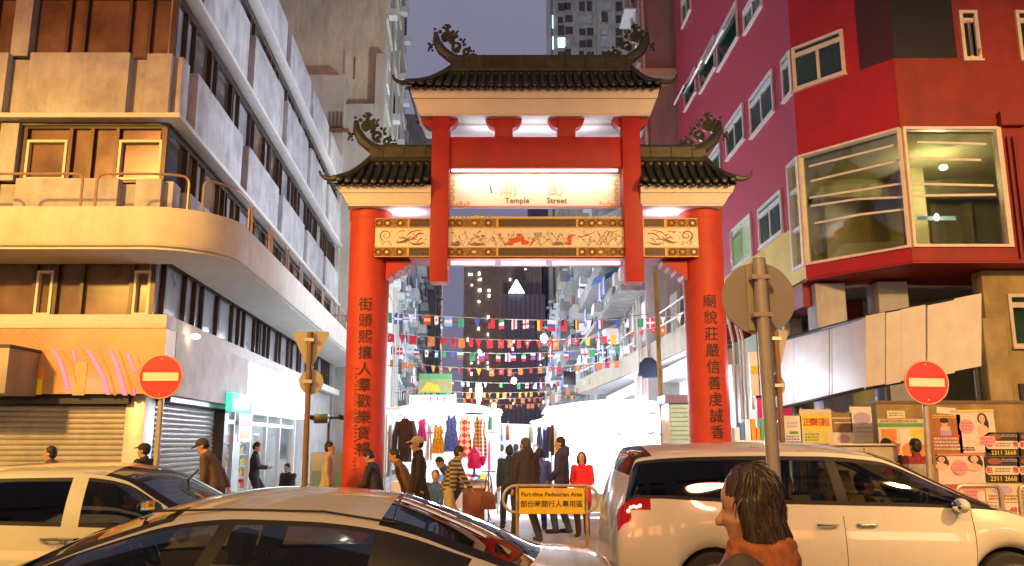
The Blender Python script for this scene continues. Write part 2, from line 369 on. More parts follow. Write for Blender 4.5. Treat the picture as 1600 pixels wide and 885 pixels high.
# ground floor: ledge, shop fascia, shutters
b = MB(); b.box(-.42, LF, .0, .42, 3.80, 4.06, T=TF); b.box(-.002, LS, 0, .4, 3.80, 4.06, T=TS); b.build('ledge', TRIM, bld, bevel=.02)
FX = -6.33
fa = MB(); fa.box(-.44, LF, .0, .45, 2.60, 3.79, T=TF)
fo = fa.build('shop_fascia', M('glossy_fascia', (.46, .28, .15), .3, var=.1, scale=1.5, coat=.3), bld)
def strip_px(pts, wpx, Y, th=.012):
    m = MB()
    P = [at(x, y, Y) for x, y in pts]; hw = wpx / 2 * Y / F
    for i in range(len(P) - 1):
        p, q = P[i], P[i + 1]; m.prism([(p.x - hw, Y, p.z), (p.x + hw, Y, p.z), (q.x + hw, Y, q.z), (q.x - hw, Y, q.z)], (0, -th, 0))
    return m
PINK = M('pink_neon_reflection', (.85, .22, .62), .3, emit=(.9, .2, .6), estr=.28); ORV = M('orange_vinyl_and_reflection', (.85, .25, .06), .35); YEV = M('yellow_vinyl', (.85, .68, .04), .35)
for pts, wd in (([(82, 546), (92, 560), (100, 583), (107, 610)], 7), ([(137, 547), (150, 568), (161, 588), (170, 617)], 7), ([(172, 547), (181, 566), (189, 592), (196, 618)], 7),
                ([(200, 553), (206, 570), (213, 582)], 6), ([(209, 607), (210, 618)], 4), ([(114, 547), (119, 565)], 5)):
    strip_px(pts, wd, 15.146).build('reflection_stripe', PINK, fo)  # pink neon reflections in the glossy fascia, painted as glowing strokes
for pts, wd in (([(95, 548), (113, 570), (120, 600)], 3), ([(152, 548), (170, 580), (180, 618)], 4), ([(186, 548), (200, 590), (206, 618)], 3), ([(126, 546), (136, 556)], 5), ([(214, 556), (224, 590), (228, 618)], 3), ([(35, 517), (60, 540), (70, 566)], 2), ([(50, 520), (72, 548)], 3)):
    strip_px(pts, wd, 15.147, .009).build('reflection_stripe', ORV, fo)  # orange neon reflections, likewise painted on
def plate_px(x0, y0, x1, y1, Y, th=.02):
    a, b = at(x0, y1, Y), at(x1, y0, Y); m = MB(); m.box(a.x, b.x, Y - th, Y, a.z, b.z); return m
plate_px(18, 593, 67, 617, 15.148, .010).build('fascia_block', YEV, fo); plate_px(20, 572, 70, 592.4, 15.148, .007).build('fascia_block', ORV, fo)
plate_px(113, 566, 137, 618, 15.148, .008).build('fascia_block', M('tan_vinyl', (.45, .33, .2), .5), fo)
ms = MB(); ms.box(.0, 5.6, .0, .445, 2.60, 3.79, T=TS); mf = ms.build('marble_fascia', M('marble_cladding', (.50, .46, .43), .7, var=.25, scale=1.8, spec=.15), bld)
def shutter(a, e, z0, z1, T, out):
    m = MB(); nsl = int((z1 - z0) / .095); h = (z1 - z0) / nsl; pr = [(out - .06, z0)]
    for i in range(nsl): pr += [(out, z0 + i * h + h * .15), (out + .03, z0 + i * h + h * .5), (out, z0 + i * h + h * .85)]
    pr.append((out - .06, z1)); m.prism([(a, y, z) for y, z in pr], (e - a, 0, 0), T=T); return m
SHM = M('shutter_steel', (.42, .40, .38), .45, .4, var=.12, scale=3, streak=.2)
hd = MB(); hd.box(.22, LF, -.1, .3, 2.43, 2.60, T=TF); hd.build('shutter_box', DARKM, bld)
shutter(.32, 5.6, .13, 2.43, TF, .06).build('roller_shutter', SHM, bld); shutter(5.75, LF, .13, 2.43, TF, .06).build('roller_shutter', SHM, bld)
for a_ in ((5.6, 5.75, -.1, .12, .13, 2.43), (-.04, .32, -.28, .16, .13, 2.60)): b = MB(); b.box(*a_, T=TF); b.build('door_post', M('pale_steel_post', (.58, .55, .52), .4, .3), bld, bevel=.01)
shutter(.4, 4.3, .13, 2.5, TS, .02).build('roller_shutter', SHM, bld)
b = MB(); b.box(.36, 4.45, -.1, .3, 2.5, 2.60, T=TS); b.box(4.3, 4.62, -.2, .28, .13, 2.5, T=TS); b.build('shop_pillar', M('dark_stone', (.05, .045, .04), .3), bld)
# convenience store in the side street: lit sign, glass front, shelves
wl = MB()
wl.box(4.62, 14.6, -3.4, -3.3, .13, 3.8, T=TS); wl.box(14.5, 14.6, -3.3, .02, .13, 3.8, T=TS); wl.box(4.62, 4.72, -3.3, -.3, .13, 3.8, T=TS); wl.box(4.72, 14.5, -3.3, -.02, 2.62, 2.7, T=TS)
wl.box(4.72, 14.5, -3.3, .0, .132, .16, T=TS)
wl.build('shop_interior', M('white_shop_wall', (.78, .80, .82), .5, var=.04), bld)
WSG = M('lit_white_acrylic', (.9, .95, .95), .3, emit=(.85, 1, .97), estr=1.15, var=.02)
GSG = M('lit_green_acrylic', (.1, .7, .5), .3, emit=(.05, .62, .42), estr=1.3, var=.02); RSG = M('lit_red_acrylic', (.8, .1, .05), .3, emit=(.9, .12, .05), estr=1.2, var=.02)
sg = MB(); sg.box(5.7, 14.3, .0, .38, 2.52, 3.74, T=TS); so = sg.build('lit_shop_sign', WSG, bld, bevel=.02)
b = MB(); b.box(5.75, 9.2, .381, .39, 2.98, 3.22, T=TS); b.box(11.2, 13.6, .381, .39, 2.80, 3.05, T=TS); b.box(5.9, 9.8, .381, .39, 2.56, 2.66, T=TS); b.build('sign_band', GSG, so)
b = MB(); b.box(5.75, 6.3, .381, .39, 3.32, 3.55, T=TS); b.box(13.7, 14.2, .381, .39, 2.62, 2.72, T=TS); b.build('sign_band', RSG, so)
b = MB(); b.box(3.6, 5.5, .46, .62, 2.44, 2.86, T=TS); gs = b.build('lit_shop_sign', GSG, bld, bevel=.02)
b = MB(); b.box(4.25, 5.1, .621, .63, 2.53, 2.77, T=TS); b.build('sign_panel', WSG, gs)
fr = MB()
for x in (4.75, 6.4, 8.2, 10.2, 12.2, 14.45): fr.box(x - .05, x + .05, -.12, -.02, .16, 2.62, T=TS)
fr.box(4.8, 14.4, -.12, -.02, 2.2, 2.3, T=TS); fr.build('shopfront_frame', M('aluminium', (.6, .6, .6), .35, .8), bld)
gp = MB(); gp.box(8.25, 10.15, -.08, -.07, .2, 2.2, T=TS); gp.box(10.25, 12.15, -.08, -.07, .2, 2.2, T=TS); gp.box(12.25, 14.4, -.08, -.07, .2, 2.2, T=TS)
gp.build('shopfront_glass', glass('shop_glass', (.9, .95, .97)), bld)
rs = random.Random(11)
PC = [M('pack_' + n, c, .4) for n, c in (('red', (.7, .06, .04)), ('orange', (.8, .3, .04)), ('yellow', (.8, .6, .08)), ('green', (.08, .4, .14)), ('blue', (.08, .2, .6)), ('white', (.8, .8, .8)), ('brown', (.3, .14, .06)))]
for sx0 in (5.0, 7.0, 9.2, 11.4, 13.0):
    m = MB(); m.box(sx0, sx0 + 1.3, -1.5, -1.1, .16, .2, 5, T=TS); m.box(sx0, sx0 + .03, -1.5, -1.1, .2, 2.0, 5, T=TS); m.box(sx0 + 1.27, sx0 + 1.3, -1.5, -1.1, .2, 2.0, 5, T=TS)
    for j in range(5):
        z = .25 + j * .36; m.box(sx0 + .03, sx0 + 1.27, -1.5, -1.08, z, z + .03, 5, T=TS); x = sx0 + .06; cI = rs.randrange(7)
        while x < sx0 + 1.15:
            wd = rs.uniform(.07, .13)
            if rs.random() < .3: cI = rs.randrange(7)
            m.box(x, x + wd - .01, -1.35, -1.1, z + .03, z + rs.uniform(.18, .29), cI, T=TS); x += wd
    m.build('shop_shelf', PC, bld)
pp = MB(); pp.box(6.55, 7.9, .02, .05, 1.75, 2.5, 0, T=TS); pp.box(6.65, 7.8, .051, .056, 2.15, 2.42, 1, T=TS); pp.box(6.7, 7.7, .051, .056, 1.82, 2.05, 2, T=TS)
pp.build('shop_banner', [M('white_print', (.85, .83, .8), .5), PC[0], PC[1]], bld)
lamp('AREA', TS @ Vector((9.5, -1.4, 2.55)), 130, (.85, .97, 1), (8, 1.2), aim=TS @ Vector((9.5, -1.0, 0)))
lamp('AREA', TS @ Vector((10, .75, 3.0)), 22, (.8, 1, .97), (8, .8), aim=TS @ Vector((10, 3, 1.5)))
b2 = at(296, 526, 16.3)
dl = MB(); dl.ball((b2.x + .12, b2.y, b2.z), .09, .09, .05); dl.build('wall_light', glow('warm_bulb', (1, .85, .5), 14), bld)
# grey projecting sign box at the frame's edge
p = at(4, 580, 14.4)
sb = thing('sign_box', (p.x, 14.4, 2.5), 'grey projecting sign box seen edge-on beside the orange fascia', 'sign')
m = MB(); m.box(p.x - 1.0, p.x + .2, 14.2, 15.14, at(0, 616, 14.4).z, at(0, 545, 14.4).z); m.build('casing', M('weathered_sheet', (.33, .30, .26), .6, .2, streak=.3), sb, bevel=.01)
m = MB(); m.box(p.x - 1.02, p.x + .22, 14.18, 15.138, at(0, 545, 14.4).z + .002, at(0, 545, 14.4).z + .05); m.build('frame', DARKM, sb)
# ================================================================== RED CORNER BUILDING (right)
A = Vector((8.02, 16.25, 0)); B = Vector((6.5, 18.02, 0)); RD = Vector((-.008, 1, 0)).normalized(); RN = Vector((-RD.y, RD.x, 0))
def fr3(o, x, y): return Matrix.Translation(o) @ Matrix((x, y, (0, 0, 1))).transposed().to_4x4()
ab = (B - A).normalized(); abn = Vector((-ab.y, ab.x, 0))
if abn.y > 0: abn = -abn
TA = fr3(A, ab, abn); TP = fr3(A, Vector((1, 0, 0)), Vector((0, -1, 0))); TR = fr3(B, RD, RN)
LC = (B - A).length; RLEN = 12.2
red = thing('corner_building', A, 'red and magenta corner building with a big glazed bay jutting over the pavement', 'building')
RED1 = M('bright_red_paint', (.42, .012, .018), .6, var=.16, scale=1.6, bump=.2, streak=.16)
RED2 = M('brick_red_paint', (.27, .024, .016), .65, var=.22, scale=1.6, bump=.2, streak=.2)
MAG = M('magenta_paint', (.44, .030, .075), .6, var=.12, scale=2.2, bump=.12, streak=.1)
def slab(mb, P, z0, z1, mi=0): mb.prism([(p[0], p[1], z0) for p in P], (0, 0, z1 - z0), mi)
FAR = B + RD * RLEN
def skin3(z0, z1):                                                  # three painted faces, 20 cm thick, butted end to end
    m = MB(); m.box(-.02, 16, -.2, 0, z0, z1, T=TP); m.build('front_wall', RED2, red)
    m = MB(); m.box(.0, LC, -.2, .004, z0, z1, T=TA); m.build('chamfer_wall', RED1, red)
    m = MB(); m.box(.0, RLEN, -.2, .004, z0, z1, T=TR); m.build('street_wall', MAG, red)
skin3(8.12, 23); 
core = MB(); slab(core, [(A.x, A.y + .25), (B.x + .25, B.y + .1), (FAR.x + .25, FAR.y), (22, FAR.y), (22, A.y + .25)], 8.3, 23)
core.build('upper_storeys', CONC, red)
z0b, z1b = 5.62, 8.04
m = MB(); m.box(2.03, 16, -.2, 0, 5.3, 8.12, T=TP); m.box(-.02, 2.03, -.2, 0, 5.3, z0b - .04, T=TP); m.build('front_wall', RED2, red)
m = MB(); m.box(0, LC, -.2, .004, 5.3, z0b - .04, T=TA); m.build('chamfer_wall', RED1, red)
zy = 6.62
YEL = M('yellow_paint', (.66, .46, .05), .55, var=.12, scale=2, bump=.1)
m = MB(); m.box(.72, RLEN, -.2, .004, zy, 8.12, T=TR); m.build('street_wall', MAG, red)
m = MB(); m.box(.72, RLEN, -.2, .006, 5.3, zy, T=TR); m.box(0, .72, -.2, .006, 5.3, z0b - .04, T=TR); m.build('yellow_band', YEL, red)
# painted dark corner field on the upper floor
zk = at(1450, 91, 16.25).z
m = MB(); m.box(-.01, at(1492, 60, 16.25).x - A.x, 0, .012, zk, 23, T=TP); m.build('painted_panel', M('black_paint', (.012, .011, .014), .5), red)
m = MB(); m.box(.0, .74, .004, .016, zk, 23, T=TA); m.build('painted_panel', M('dark_maroon_paint', (.055, .012, .012), .55), red)
# bay: frames, panes, room behind
bay = MB(); fw = .07
def frame_rect(mb, T, x0, x1, z0, z1, w, y0, y1, mi=0):
    mb.box(x0, x1, y0, y1, z1 - w, z1, mi, T); mb.box(x0, x1, y0, y1, z0, z0 + w, mi, T)
    mb.box(x0, x0 + w, y0, y1, z0 + w, z1 - w, mi, T); mb.box(x1 - w, x1, y0, y1, z0 + w, z1 - w, mi, T)
frame_rect(bay, TP, .02, 2.03, z0b - .04, z1b + .08, .055, -.12, .05); bay.box(1.93, 1.975, -.12, .05, z0b + .02, z1b + .02, 0, TP)
bay.build('bay_window_frame', M('peach_frame', (.72, .62, .52), .5), red)
bay = MB(); frame_rect(bay, TA, .02, LC - .02, z0b - .04, z1b + .08, .05, -.12, .055); bay.build('bay_window_frame', M('peach_frame', (.72, .62, .52), .5), red)
bay = MB(); frame_rect(bay, TR, .0, .70, z0b - .04, z1b + .08, .075, -.12, .06)
for zz in (6.45, 7.35): bay.box(.075, .625, -.1, .03, zz, zz + .09, T=TR)
bay.build('bay_window_frame', WFRAME, red)
BAYG = glass('bay_glass', (.70, .72, .56), .03, .07)
m = MB(); m.box(.1, 1.95, -.06, -.05, z0b + .05, z1b, T=TP); pg1 = m.build('bay_pane', BAYG, red)
m = MB(); m.box(.09, LC - .09, -.06, -.05, z0b + .05, z1b, T=TA); pg2 = m.build('bay_pane', BAYG, red)
m = MB(); m.box(.08, .62, -.06, -.05, z0b + .05, z1b, T=TR); m.build('bay_pane', BAYG, red)
PSTRIP = M('white_strip', (.72, .68, .6), .5)  # pale horizontal strips laid on the bay panes
for (pa, pb) in (((1264, 262), (1397, 229)), ((1267, 285), (1408, 252)), ((1265, 311), (1414, 288)), ((1267, 324), (1340, 313)), ((1340, 313), (1414, 310)), ((1273, 351), (1345, 337)), ((1345, 337), (1414, 329))):
    p, q = hit(*pa, A + abn * -.04, ab), hit(*pb, A + abn * -.04, ab); t = MB(); d2 = abn * .012
    t.prism([p, q, q + Vector((0, 0, .045)), p + Vector((0, 0, .045))], d2); t.build('pane_strip', PSTRIP, pg2)
for (pa, pb) in (((1433, 224), (1541, 227)), ((1421, 249), (1533, 252)), ((1422, 289), (1552, 292)), ((1424, 308), (1556, 306))):
    p, q = at(*pa, 16.29), at(*pb, 16.29); t = MB(); t.prism([p, q, q + Vector((0, 0, .045)), p + Vector((0, 0, .045))], (0, -.012, 0)); t.build('pane_strip', PSTRIP, pg1)
RW = M('room_wall', (.50, .46, .33), .8, var=.12, scale=1.2)
m = MB()
m.box(7.0, 14, 20.6, 20.75, 5.3, 8.3); m.box(13.9, 14, 16.5, 20.6, 5.3, 8.3); m.prism([(A.x + .05, A.y + .2, 8.05), (14, A.y + .2, 8.05), (14, 20.6, 8.05), (6.75, 20.6, 8.05), (6.68, 18.5, 8.05), (B.x + .25, B.y + .2, 8.05)], (0, 0, .05), 1); m.box(6.72, 6.9, 18.8, 20.6, 5.3, 8.3)
m.box(9.2, 9.6, 18.6, 19.0, 5.5, 8.05, 1); m.box(7.9, 8.2, 20.3, 20.58, 5.5, 8.0, 1); m.box(7.0, 13.8, 19.5, 19.7, 7.6, 8.05)
for k in range(4): m.box(10.6 + k * .9, 10.75 + k * .9, 20.35, 20.58, 5.5, 7.9, 1)
m.build('bay_room', [RW, M('room_ceiling', (.55, .5, .38), .8)], red)
lb = at(1474, 262, 17.4); m = MB(); m.ball(tuple(lb), .085, .085, .06); m.build('ceiling_light', glow('hot_bulb', (1, .93, .7), 28), red)
lamp('POINT', (lb.x, lb.y + .3, lb.z - .3), 95, (1, .84, .48), .1)
lt = at(1463, 340, 18.6); m = MB(); m.box(lt.x - .45, lt.x + .45, lt.y, lt.y + .08, lt.z - .06, lt.z + .03); m.build('tube_light', M('blue_tube', (.3, .4, .5), .4, emit=(.35, .5, .75), estr=.9), red)
m = MB(); m.ball((lt.x, lt.y - .02, lt.z), .05, .05, .09); m.build('tube_light', glow('white_led', (.8, .9, 1), 12), red)
# ordinary windows
GRN = M('green_dim_glass', (.02, .045, .03), .1, var=.6, scale=1.3, spec=.7)
def win(T, x0, x1, z0, z1, frm=WFRAME, awn=False, case=False, n=2, lit=None):
    f = MB(); frame_rect(f, T, x0, x1, z0, z1, .07, .0, .06); zt = z0 + (z1 - z0) * .74
    f.box(x0 + .07, x1 - .07, .0, .055, zt, zt + .11, T=T)
    xs = [x0 + .07 + (x1 - x0 - .14) * i / n for i in range(n + 1)]
    for x in xs[1:-1]: f.box(x - .03, x + .03, .0, .05, z0 + .07, zt, T=T)
    f.box(x0 - .02, x1 + .02, .0, .1, z0 - .04, z0, T=T)
    wn = f.build('window', frm, red)
    p = MB(); p.box(x0 + .07, x1 - .07, .008, .016, z0 + .07, z1 - .07, T=T); p.build('pane', lit or GRN, wn)
    if awn:                                                         # awning sash pushed out at the bottom
        q = MB(); za, zb = z0 + .25, zt; o = .42
        P = [(x0 + .05, .06, zb), (x1 - .05, .06, zb), (x1 - .05, o, za), (x0 + .05, o, za)]
        Tq = lambda p: T @ Vector(p)
        q.tube([Tq(p) for p in P + P[:1]], .04, 4); q.build('open_sash', frm, wn)
        q = MB(); q.prism([Tq(p) for p in P], T.to_3x3() @ Vector((0, .012, .01))); q.build('sash_pane', glass('sash_glass', (.30, .42, .33), .03, .2), wn)
    if case:
        q = MB(); c = (x0 + x1) / 2; o = .34
        Tq = lambda p: T @ Vector(p); P = [(x1 - .08, .06, z0 + .1), (x1 - .08, .06, zt), (c - .02, o, zt), (c - .02, o, z0 + .1)]
        q.tube([Tq(p) for p in P + P[:1]], .035, 4); q.build('open_sash', frm, wn)
        q = MB(); q.prism([Tq(p) for p in P], T.to_3x3() @ Vector((.01, .012, 0))); q.build('sash_pane', glass('sash_glass', (.30, .42, .33), .03, .2), wn)
def swin(xf, xn, yt, yb, **k):
    n_ = hit(xn, yt, B, RD); nb = hit(xn, yb, B, RD); f_ = hit(xf, (yt + yb) / 2 + 12, B, RD)
    win(TR, (n_ - B).dot(RD), (f_ - B).dot(RD), nb.z, n_.z, **k)
swin(1187, 1221.6, 296, 365); swin(1146, 1174, 333, 402, case=True, lit=M('lit_green_room', (.3, .4, .25), .3, emit=(.30, .42, .22), estr=.45))
swin(1172, 1207.7, 107, 177); swin(1135, 1162, 160, 220); swin(1104, 1126, 222, 275)
swin(1162, 1190, -30, 12); swin(1120, 1152, 0, 62, awn=True, n=1); swin(1093, 1117, 54, 108, awn=True, n=1); swin(1070, 1087, 104, 146, awn=True, n=1); swin(1066, 1079, -30, 18)
# window wrapped round the chamfer edge
c0 = hit(1317, 46, A, ab); c1 = hit(1317, 117, A, ab); cs = (c0 - A).dot(ab)
win(TA, cs, LC - .03, c1.z, c0.z, frm=M('peach_frame', (.72, .62, .52), .5), case=False)
win(TR, .03, .62, c1.z, c0.z, n=1)
# front windows
for (xa, xb) in ((1496, 1533), (1584, 1625)):
    p, q = at(xa, 18, 16.25), at(xb, 95, 16.25); win(TP, p.x - A.x, q.x - A.x, q.z, p.z, frm=M('peach_frame', (.72, .62, .52), .5), case=True)
pz = MB()
for k in range(2):
    p = at(1571 + k * 9, 215, 16.25); pz.tube([(p.x, 16.17, 5.35), (p.x, 16.17, p.z), ], .028, 6)
p = at(1577, 200, 16.25); pz.box(p.x - .25, p.x + .25, 16.08, 16.24, p.z, p.z + .3)
pz.build('wall_pipe', RED2, red)
# underside: red soffit, drop beams, grey ceiling behind, piers
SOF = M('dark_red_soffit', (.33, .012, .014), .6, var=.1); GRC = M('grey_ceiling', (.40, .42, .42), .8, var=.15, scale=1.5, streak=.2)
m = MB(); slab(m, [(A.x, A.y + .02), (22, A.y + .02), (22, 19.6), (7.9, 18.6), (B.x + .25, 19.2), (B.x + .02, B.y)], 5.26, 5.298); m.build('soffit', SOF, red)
m = MB(); slab(m, [(6.5, 19.25), (7.9, 18.62), (22, 19.62), (22, 30), (6.4, 30)], 5.2, 5.29)
for y in (20.6, 22.2, 24): m.box(6.6, 22, y, y + .35, 4.75, 5.2)
m.build('ceiling', GRC, red)
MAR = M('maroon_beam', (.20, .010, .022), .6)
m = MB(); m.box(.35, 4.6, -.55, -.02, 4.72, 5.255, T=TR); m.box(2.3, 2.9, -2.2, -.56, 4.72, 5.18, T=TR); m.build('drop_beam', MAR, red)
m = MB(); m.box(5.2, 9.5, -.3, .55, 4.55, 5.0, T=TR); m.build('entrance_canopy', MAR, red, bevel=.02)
OCH = M('ochre_plaster', (.42, .33, .15), .85, var=.25, scale=1.8, bump=.3, streak=.35)
m = MB(); x0 = at(1541, 500, 16.9).x; m.box(x0, 20, 16.9, 17.3, .13, 5.24); m.box(x0 - .25, x0 + .2, 16.6, 16.9, .13, 4.2); m.build('ground_wall', OCH, red, bevel=.02)
p, q = at(1572, 460, 16.9), at(1572, 543, 16.9); win(fr3(Vector((0, 16.9, 0)), Vector((1, 0, 0)), Vector((0, -1, 0))), p.x, p.x + 1.1, q.z, p.z, frm=PALEF)
p, q = at(1590, 600, 16.9), at(1590, 655, 16.9); win(fr3(Vector((0, 16.9, 0)), Vector((1, 0, 0)), Vector((0, -1, 0))), p.x, p.x + 1.1, q.z, p.z, frm=BRONZE)
PIER = M('whitewashed_pier', (.46, .47, .50), .8, var=.14, scale=2, bump=.2, streak=.3)
for px, Y in ((1300, 18.4), (1398, 18.2), (1232, 20.5)):
    p = at(px, 600, Y); m = MB(); m.box(p.x - .33, p.x + .33, Y - .3, Y + .3, .13, 5.2); m.build('pier', PIER, red, bevel=.02)
m = MB(); m.box(6.6, 20, 22.6, 22.8, .13, 5.2); m.box(6.45, 6.6, 19.6, 30, .13, 4.55); m.build('ground_wall', M('dim_green_wall', (.36, .40, .30), .8, var=.2, scale=1.2, streak=.3), red)
m = MB(); Yp = 19.2
for px in (1147, 1157, 1163): p = at(px, 560, Yp); m = MB(); m.tube([(p.x, Yp, .13), (p.x, Yp, 4.0), (p.x - .1, Yp, 4.6)], .03, 6); m.build('drain_pipe', M('grey_pipe', (.4, .38, .36), .5), red)
# long weathered sheet-metal sign hoarding slung under the bay
aw = thing('sheet_metal_hoarding', (7.0, 14.6, 2.4), 'long pale sheet-metal sign hoarding sloping under the red bay', 'hoarding')
SHT = M('pale_sheet_metal', (.60, .57, .55), .5, .1, var=.08, scale=3, streak=.12)
def aw_pt(px, top):
    Y = 17.2 + (14.9 - 17.2) * (px - 1225) / 130 if px <= 1355 else 14.9 - .9 * (px - 1355) / 180
    k2 = (px - 1352) / 183 if px > 1352 else 0
    y = (530 - (530 - 495) * (px - 1225) / 130 if px <= 1355 else 495 - 35 * (px - 1355) / 180) if top else (637 - (637 - 607) * (px - 1225) / 130 if px <= 1355 else 607 - 33 * (px - 1355) / 180)
    return at(px, y, Y)
xs = [1205, 1240, 1301, 1353, 1384, 1408, 1448, 1492, 1535]
for i in range(len(xs) - 1):
    a0, a1 = xs[i] + .6, xs[i + 1] - .6; off_ = Vector((0, [0, .02, -.01, .015][i % 4], [.0, .015, -.01, .02][i % 4]))
    m = MB(); m.prism([aw_pt(a0, 0) + off_, aw_pt(a1, 0) + off_, aw_pt(a1, 1) + off_, aw_pt(a0, 1) + off_], (0, .05, 0)); m.build('panel', SHT, aw)
m = MB()
for t in (0, 1): m.tube([aw_pt(1206, t) + Vector((0, .09, 0)), aw_pt(1355, t) + Vector((0, .09, 0)), aw_pt(1535, t) + Vector((0, .09, 0))], .035, 6)
for px in (1210, 1300, 1400, 1530):
    m.tube([aw_pt(px, 0) + Vector((0, .09, 0)), aw_pt(px, 1) + Vector((0, .09, 0))], .03, 6)
for px in (1245, 1390, 1530): p = aw_pt(px, 0); m.tube([p + Vector((0, .1, 0)), (p.x, p.y + .1, .13)], .045, 6)
m.build('support_frame', DARKM, aw)
# ================================================================== MARKET GATE
gate = thing('market_gate', (.47, 16, 0), 'red Chinese gateway with dark tiled roofs across the market street', 'gateway')
GR = M('gate_red_paint', (.40, .010, .008), .55, var=.18, scale=3, bump=.14, streak=.12)
GPIL = M('sodium_lit_gate_red', (.56, .052, .020), .6, var=.16, scale=2.4, bump=.16, streak=.22)  # gate red shifted to orange: sodium light put into the colour
CREAM = M('cream_cornice_paint', (.80, .76, .70), .55, var=.05, scale=3, streak=.06)
SOFW = M('white_soffit_paint', (.8, .8, .82), .6, var=.03)
TILE = M('black_green_glazed_tile', (.016, .020, .010), .30, var=.4, scale=6, bump=.15)
RIDGE = M('mossy_glazed_ridge', (.034, .038, .014), .4, var=.5, scale=5, bump=.3)
INK = M('black_ink', (.012, .010, .010), .6)
PX = ((-2.80, '街頭熙攘人羣歡樂貨暢', 463), (3.75, '廟貌莊嚴信善虔誠香', 463))
for px_, txt, _ in PX:
    m = MB(); m.lathe([(.46, 0), (.46, .25), (.40, .32), (.385, .5), (.40, 6.0), (.405, 6.02), (.418, 6.06), (.418, 6.32), (.41, 6.34), (.41, 6.45)], (px_, 16, 0), 40)
    pil = m.build('pillar', GPIL, gate, ang=30)
    for i, ch in enumerate(txt):
        if px_ < 0: yc = 477 + 25.2 * i; xc = 571 - (3.6 * i) / 10 * 1.0
        else: yc = 472 + 25.6 * i; xc = 1109 + 13 * i / 8 * 1.0
        p = at(xc, yc, 15.6); vs, fs = text_geo(ch, .275, 0, 0); vs, fs = dice(vs, fs); t = MB(); rr = .412
        def wrap(v, rr=rr, px_=px_, p=p):
            a = (p.x - px_) / rr * .95 + v.x / rr; a = max(-1.4, min(1.4, a))
            return (px_ + rr * math.sin(a), 16 - rr * math.cos(a), p.z + v.y)
        t.add([wrap(v) for v in vs], fs); t.build('inscription', INK, pil, smooth=False, fix=False)
# little column of faded writing beside the left couplet
m = MB(); rc = random.Random(5); px_ = -2.8; rr = .41
for i in range(26):
    p = at(556 - i * .1, 578 + i * 6.2, 15.65); a0 = (p.x - px_) / rr
    for k in range(3):
        a = a0 + rc.uniform(-.07, .05); b2 = a + rc.uniform(.03, .12); z = p.z + rc.uniform(-.025, .02)
        m.prism([(px_ + rr * math.sin(x), 16 - rr * math.cos(x), zz) for x, zz in ((a, z), (b2, z + .004), (b2, z + .014), (a, z + .012))], (0, -.004, 0))
m.build('faded_inscription', M('faded_ink', (.16, .03, .015), .6), gate)
# --- painted beam
BX0, BX1, BY = at(586, 370, 15.52).x, at(1091, 370, 15.52).x, 15.52
zt, z1, z2, zb = at(800, 341, BY).z, at(800, 356.5, BY).z, at(800, 386, BY).z, at(800, 402, BY).z
PAT = M('brown_pattern_band', (.24, .13, .035), .55, var=.75, scale=26)
PATD = M('dark_pattern_band', (.055, .035, .018), .5, var=.5, scale=14); GOLD = M('gold_paint', (.50, .30, .06), .45, .2, var=.2, scale=12); BRN = M('brown_paint', (.14, .05, .02), .6)
PANEL = M('cream_painted_panel', (.76, .70, .60), .6, var=.08, scale=5)
m = MB(); m.box(BX0, BX1, BY + .03, 16.35, zb + .01, zt - .01); beam = m.build('beam', GR, gate)
m = MB(); m.box(BX0, BX1, BY + .006, BY + .03, z2, z1); pn = m.build('beam_panel', PANEL, gate)
XX = lambda px: at(px, 370, BY).x
rb = random.Random(8)
for (za, zc) in ((z1, zt), (zb, z2)):
    m = MB(); m.box(BX0, BX1, BY, BY + .03, za + .003, zc - .003, 0)
    m.box(BX0, BX1, BY - .012, BY + .03, zc - .022, zc - .003, 2); m.box(BX0, BX1, BY - .012, BY + .03, za + .003, za + .02, 2)
    for a_, b_ in ((638, 673), (777, 902), (1005, 1040)):
        m.box(XX(a_), XX(b_), BY - .006, BY, za + .022, zc - .024, 1)
        m.box(XX(a_), XX(b_), BY - .010, BY - .006, (za + zc) / 2 - .012, (za + zc) / 2 + .012, 3)
        for x in (a_, b_): m.box(XX(x) - .02, XX(x) + .02, BY - .014, BY, za + .022, zc - .024, 2)
    hz = (zc - za) / 2 - .03; cz = (za + zc) / 2
    for px in (592, 605, 625, 706, 718, 741, 763, 909, 925, 938, 958, 972, 1050, 1066, 1083):
        x = XX(px)
        if px in (741, 938):                                        # diamond
            for k, s in enumerate((1, .62, .3)): m.prism([(x + dx * hz * 1.5 * s, BY - .004 - .003 * k, cz + dz * hz * s) for dx, dz in ((-1, 0), (0, -1), (1, 0), (0, 1))], (0, .003, 0), (3, 2, 4)[k])
        else:                                                       # ring with petals
            P = [(x + hz * .85 * math.cos(t), BY - .006, cz + hz * .85 * math.sin(t)) for t in [2 * math.pi * i / 14 for i in range(15)]]; m.tube(P, .013, 5, 3)
            m.ball((x, BY - .004, cz), hz * .42, .008, hz * .42, 10, 6, (2, 4)[px % 2])
            for t in range(4): a = R(45 + 90 * t); m.tube([(x + hz * 1.0 * math.cos(a) * 1.2, BY - .004, cz + hz * math.sin(a)), (x + hz * 1.9 * math.cos(a), BY - .004, cz + hz * .9 * math.sin(a))], .008, 4, 2)
    m.build('pattern_band', [PAT, PATD, GOLD, BRN, PANEL], gate)
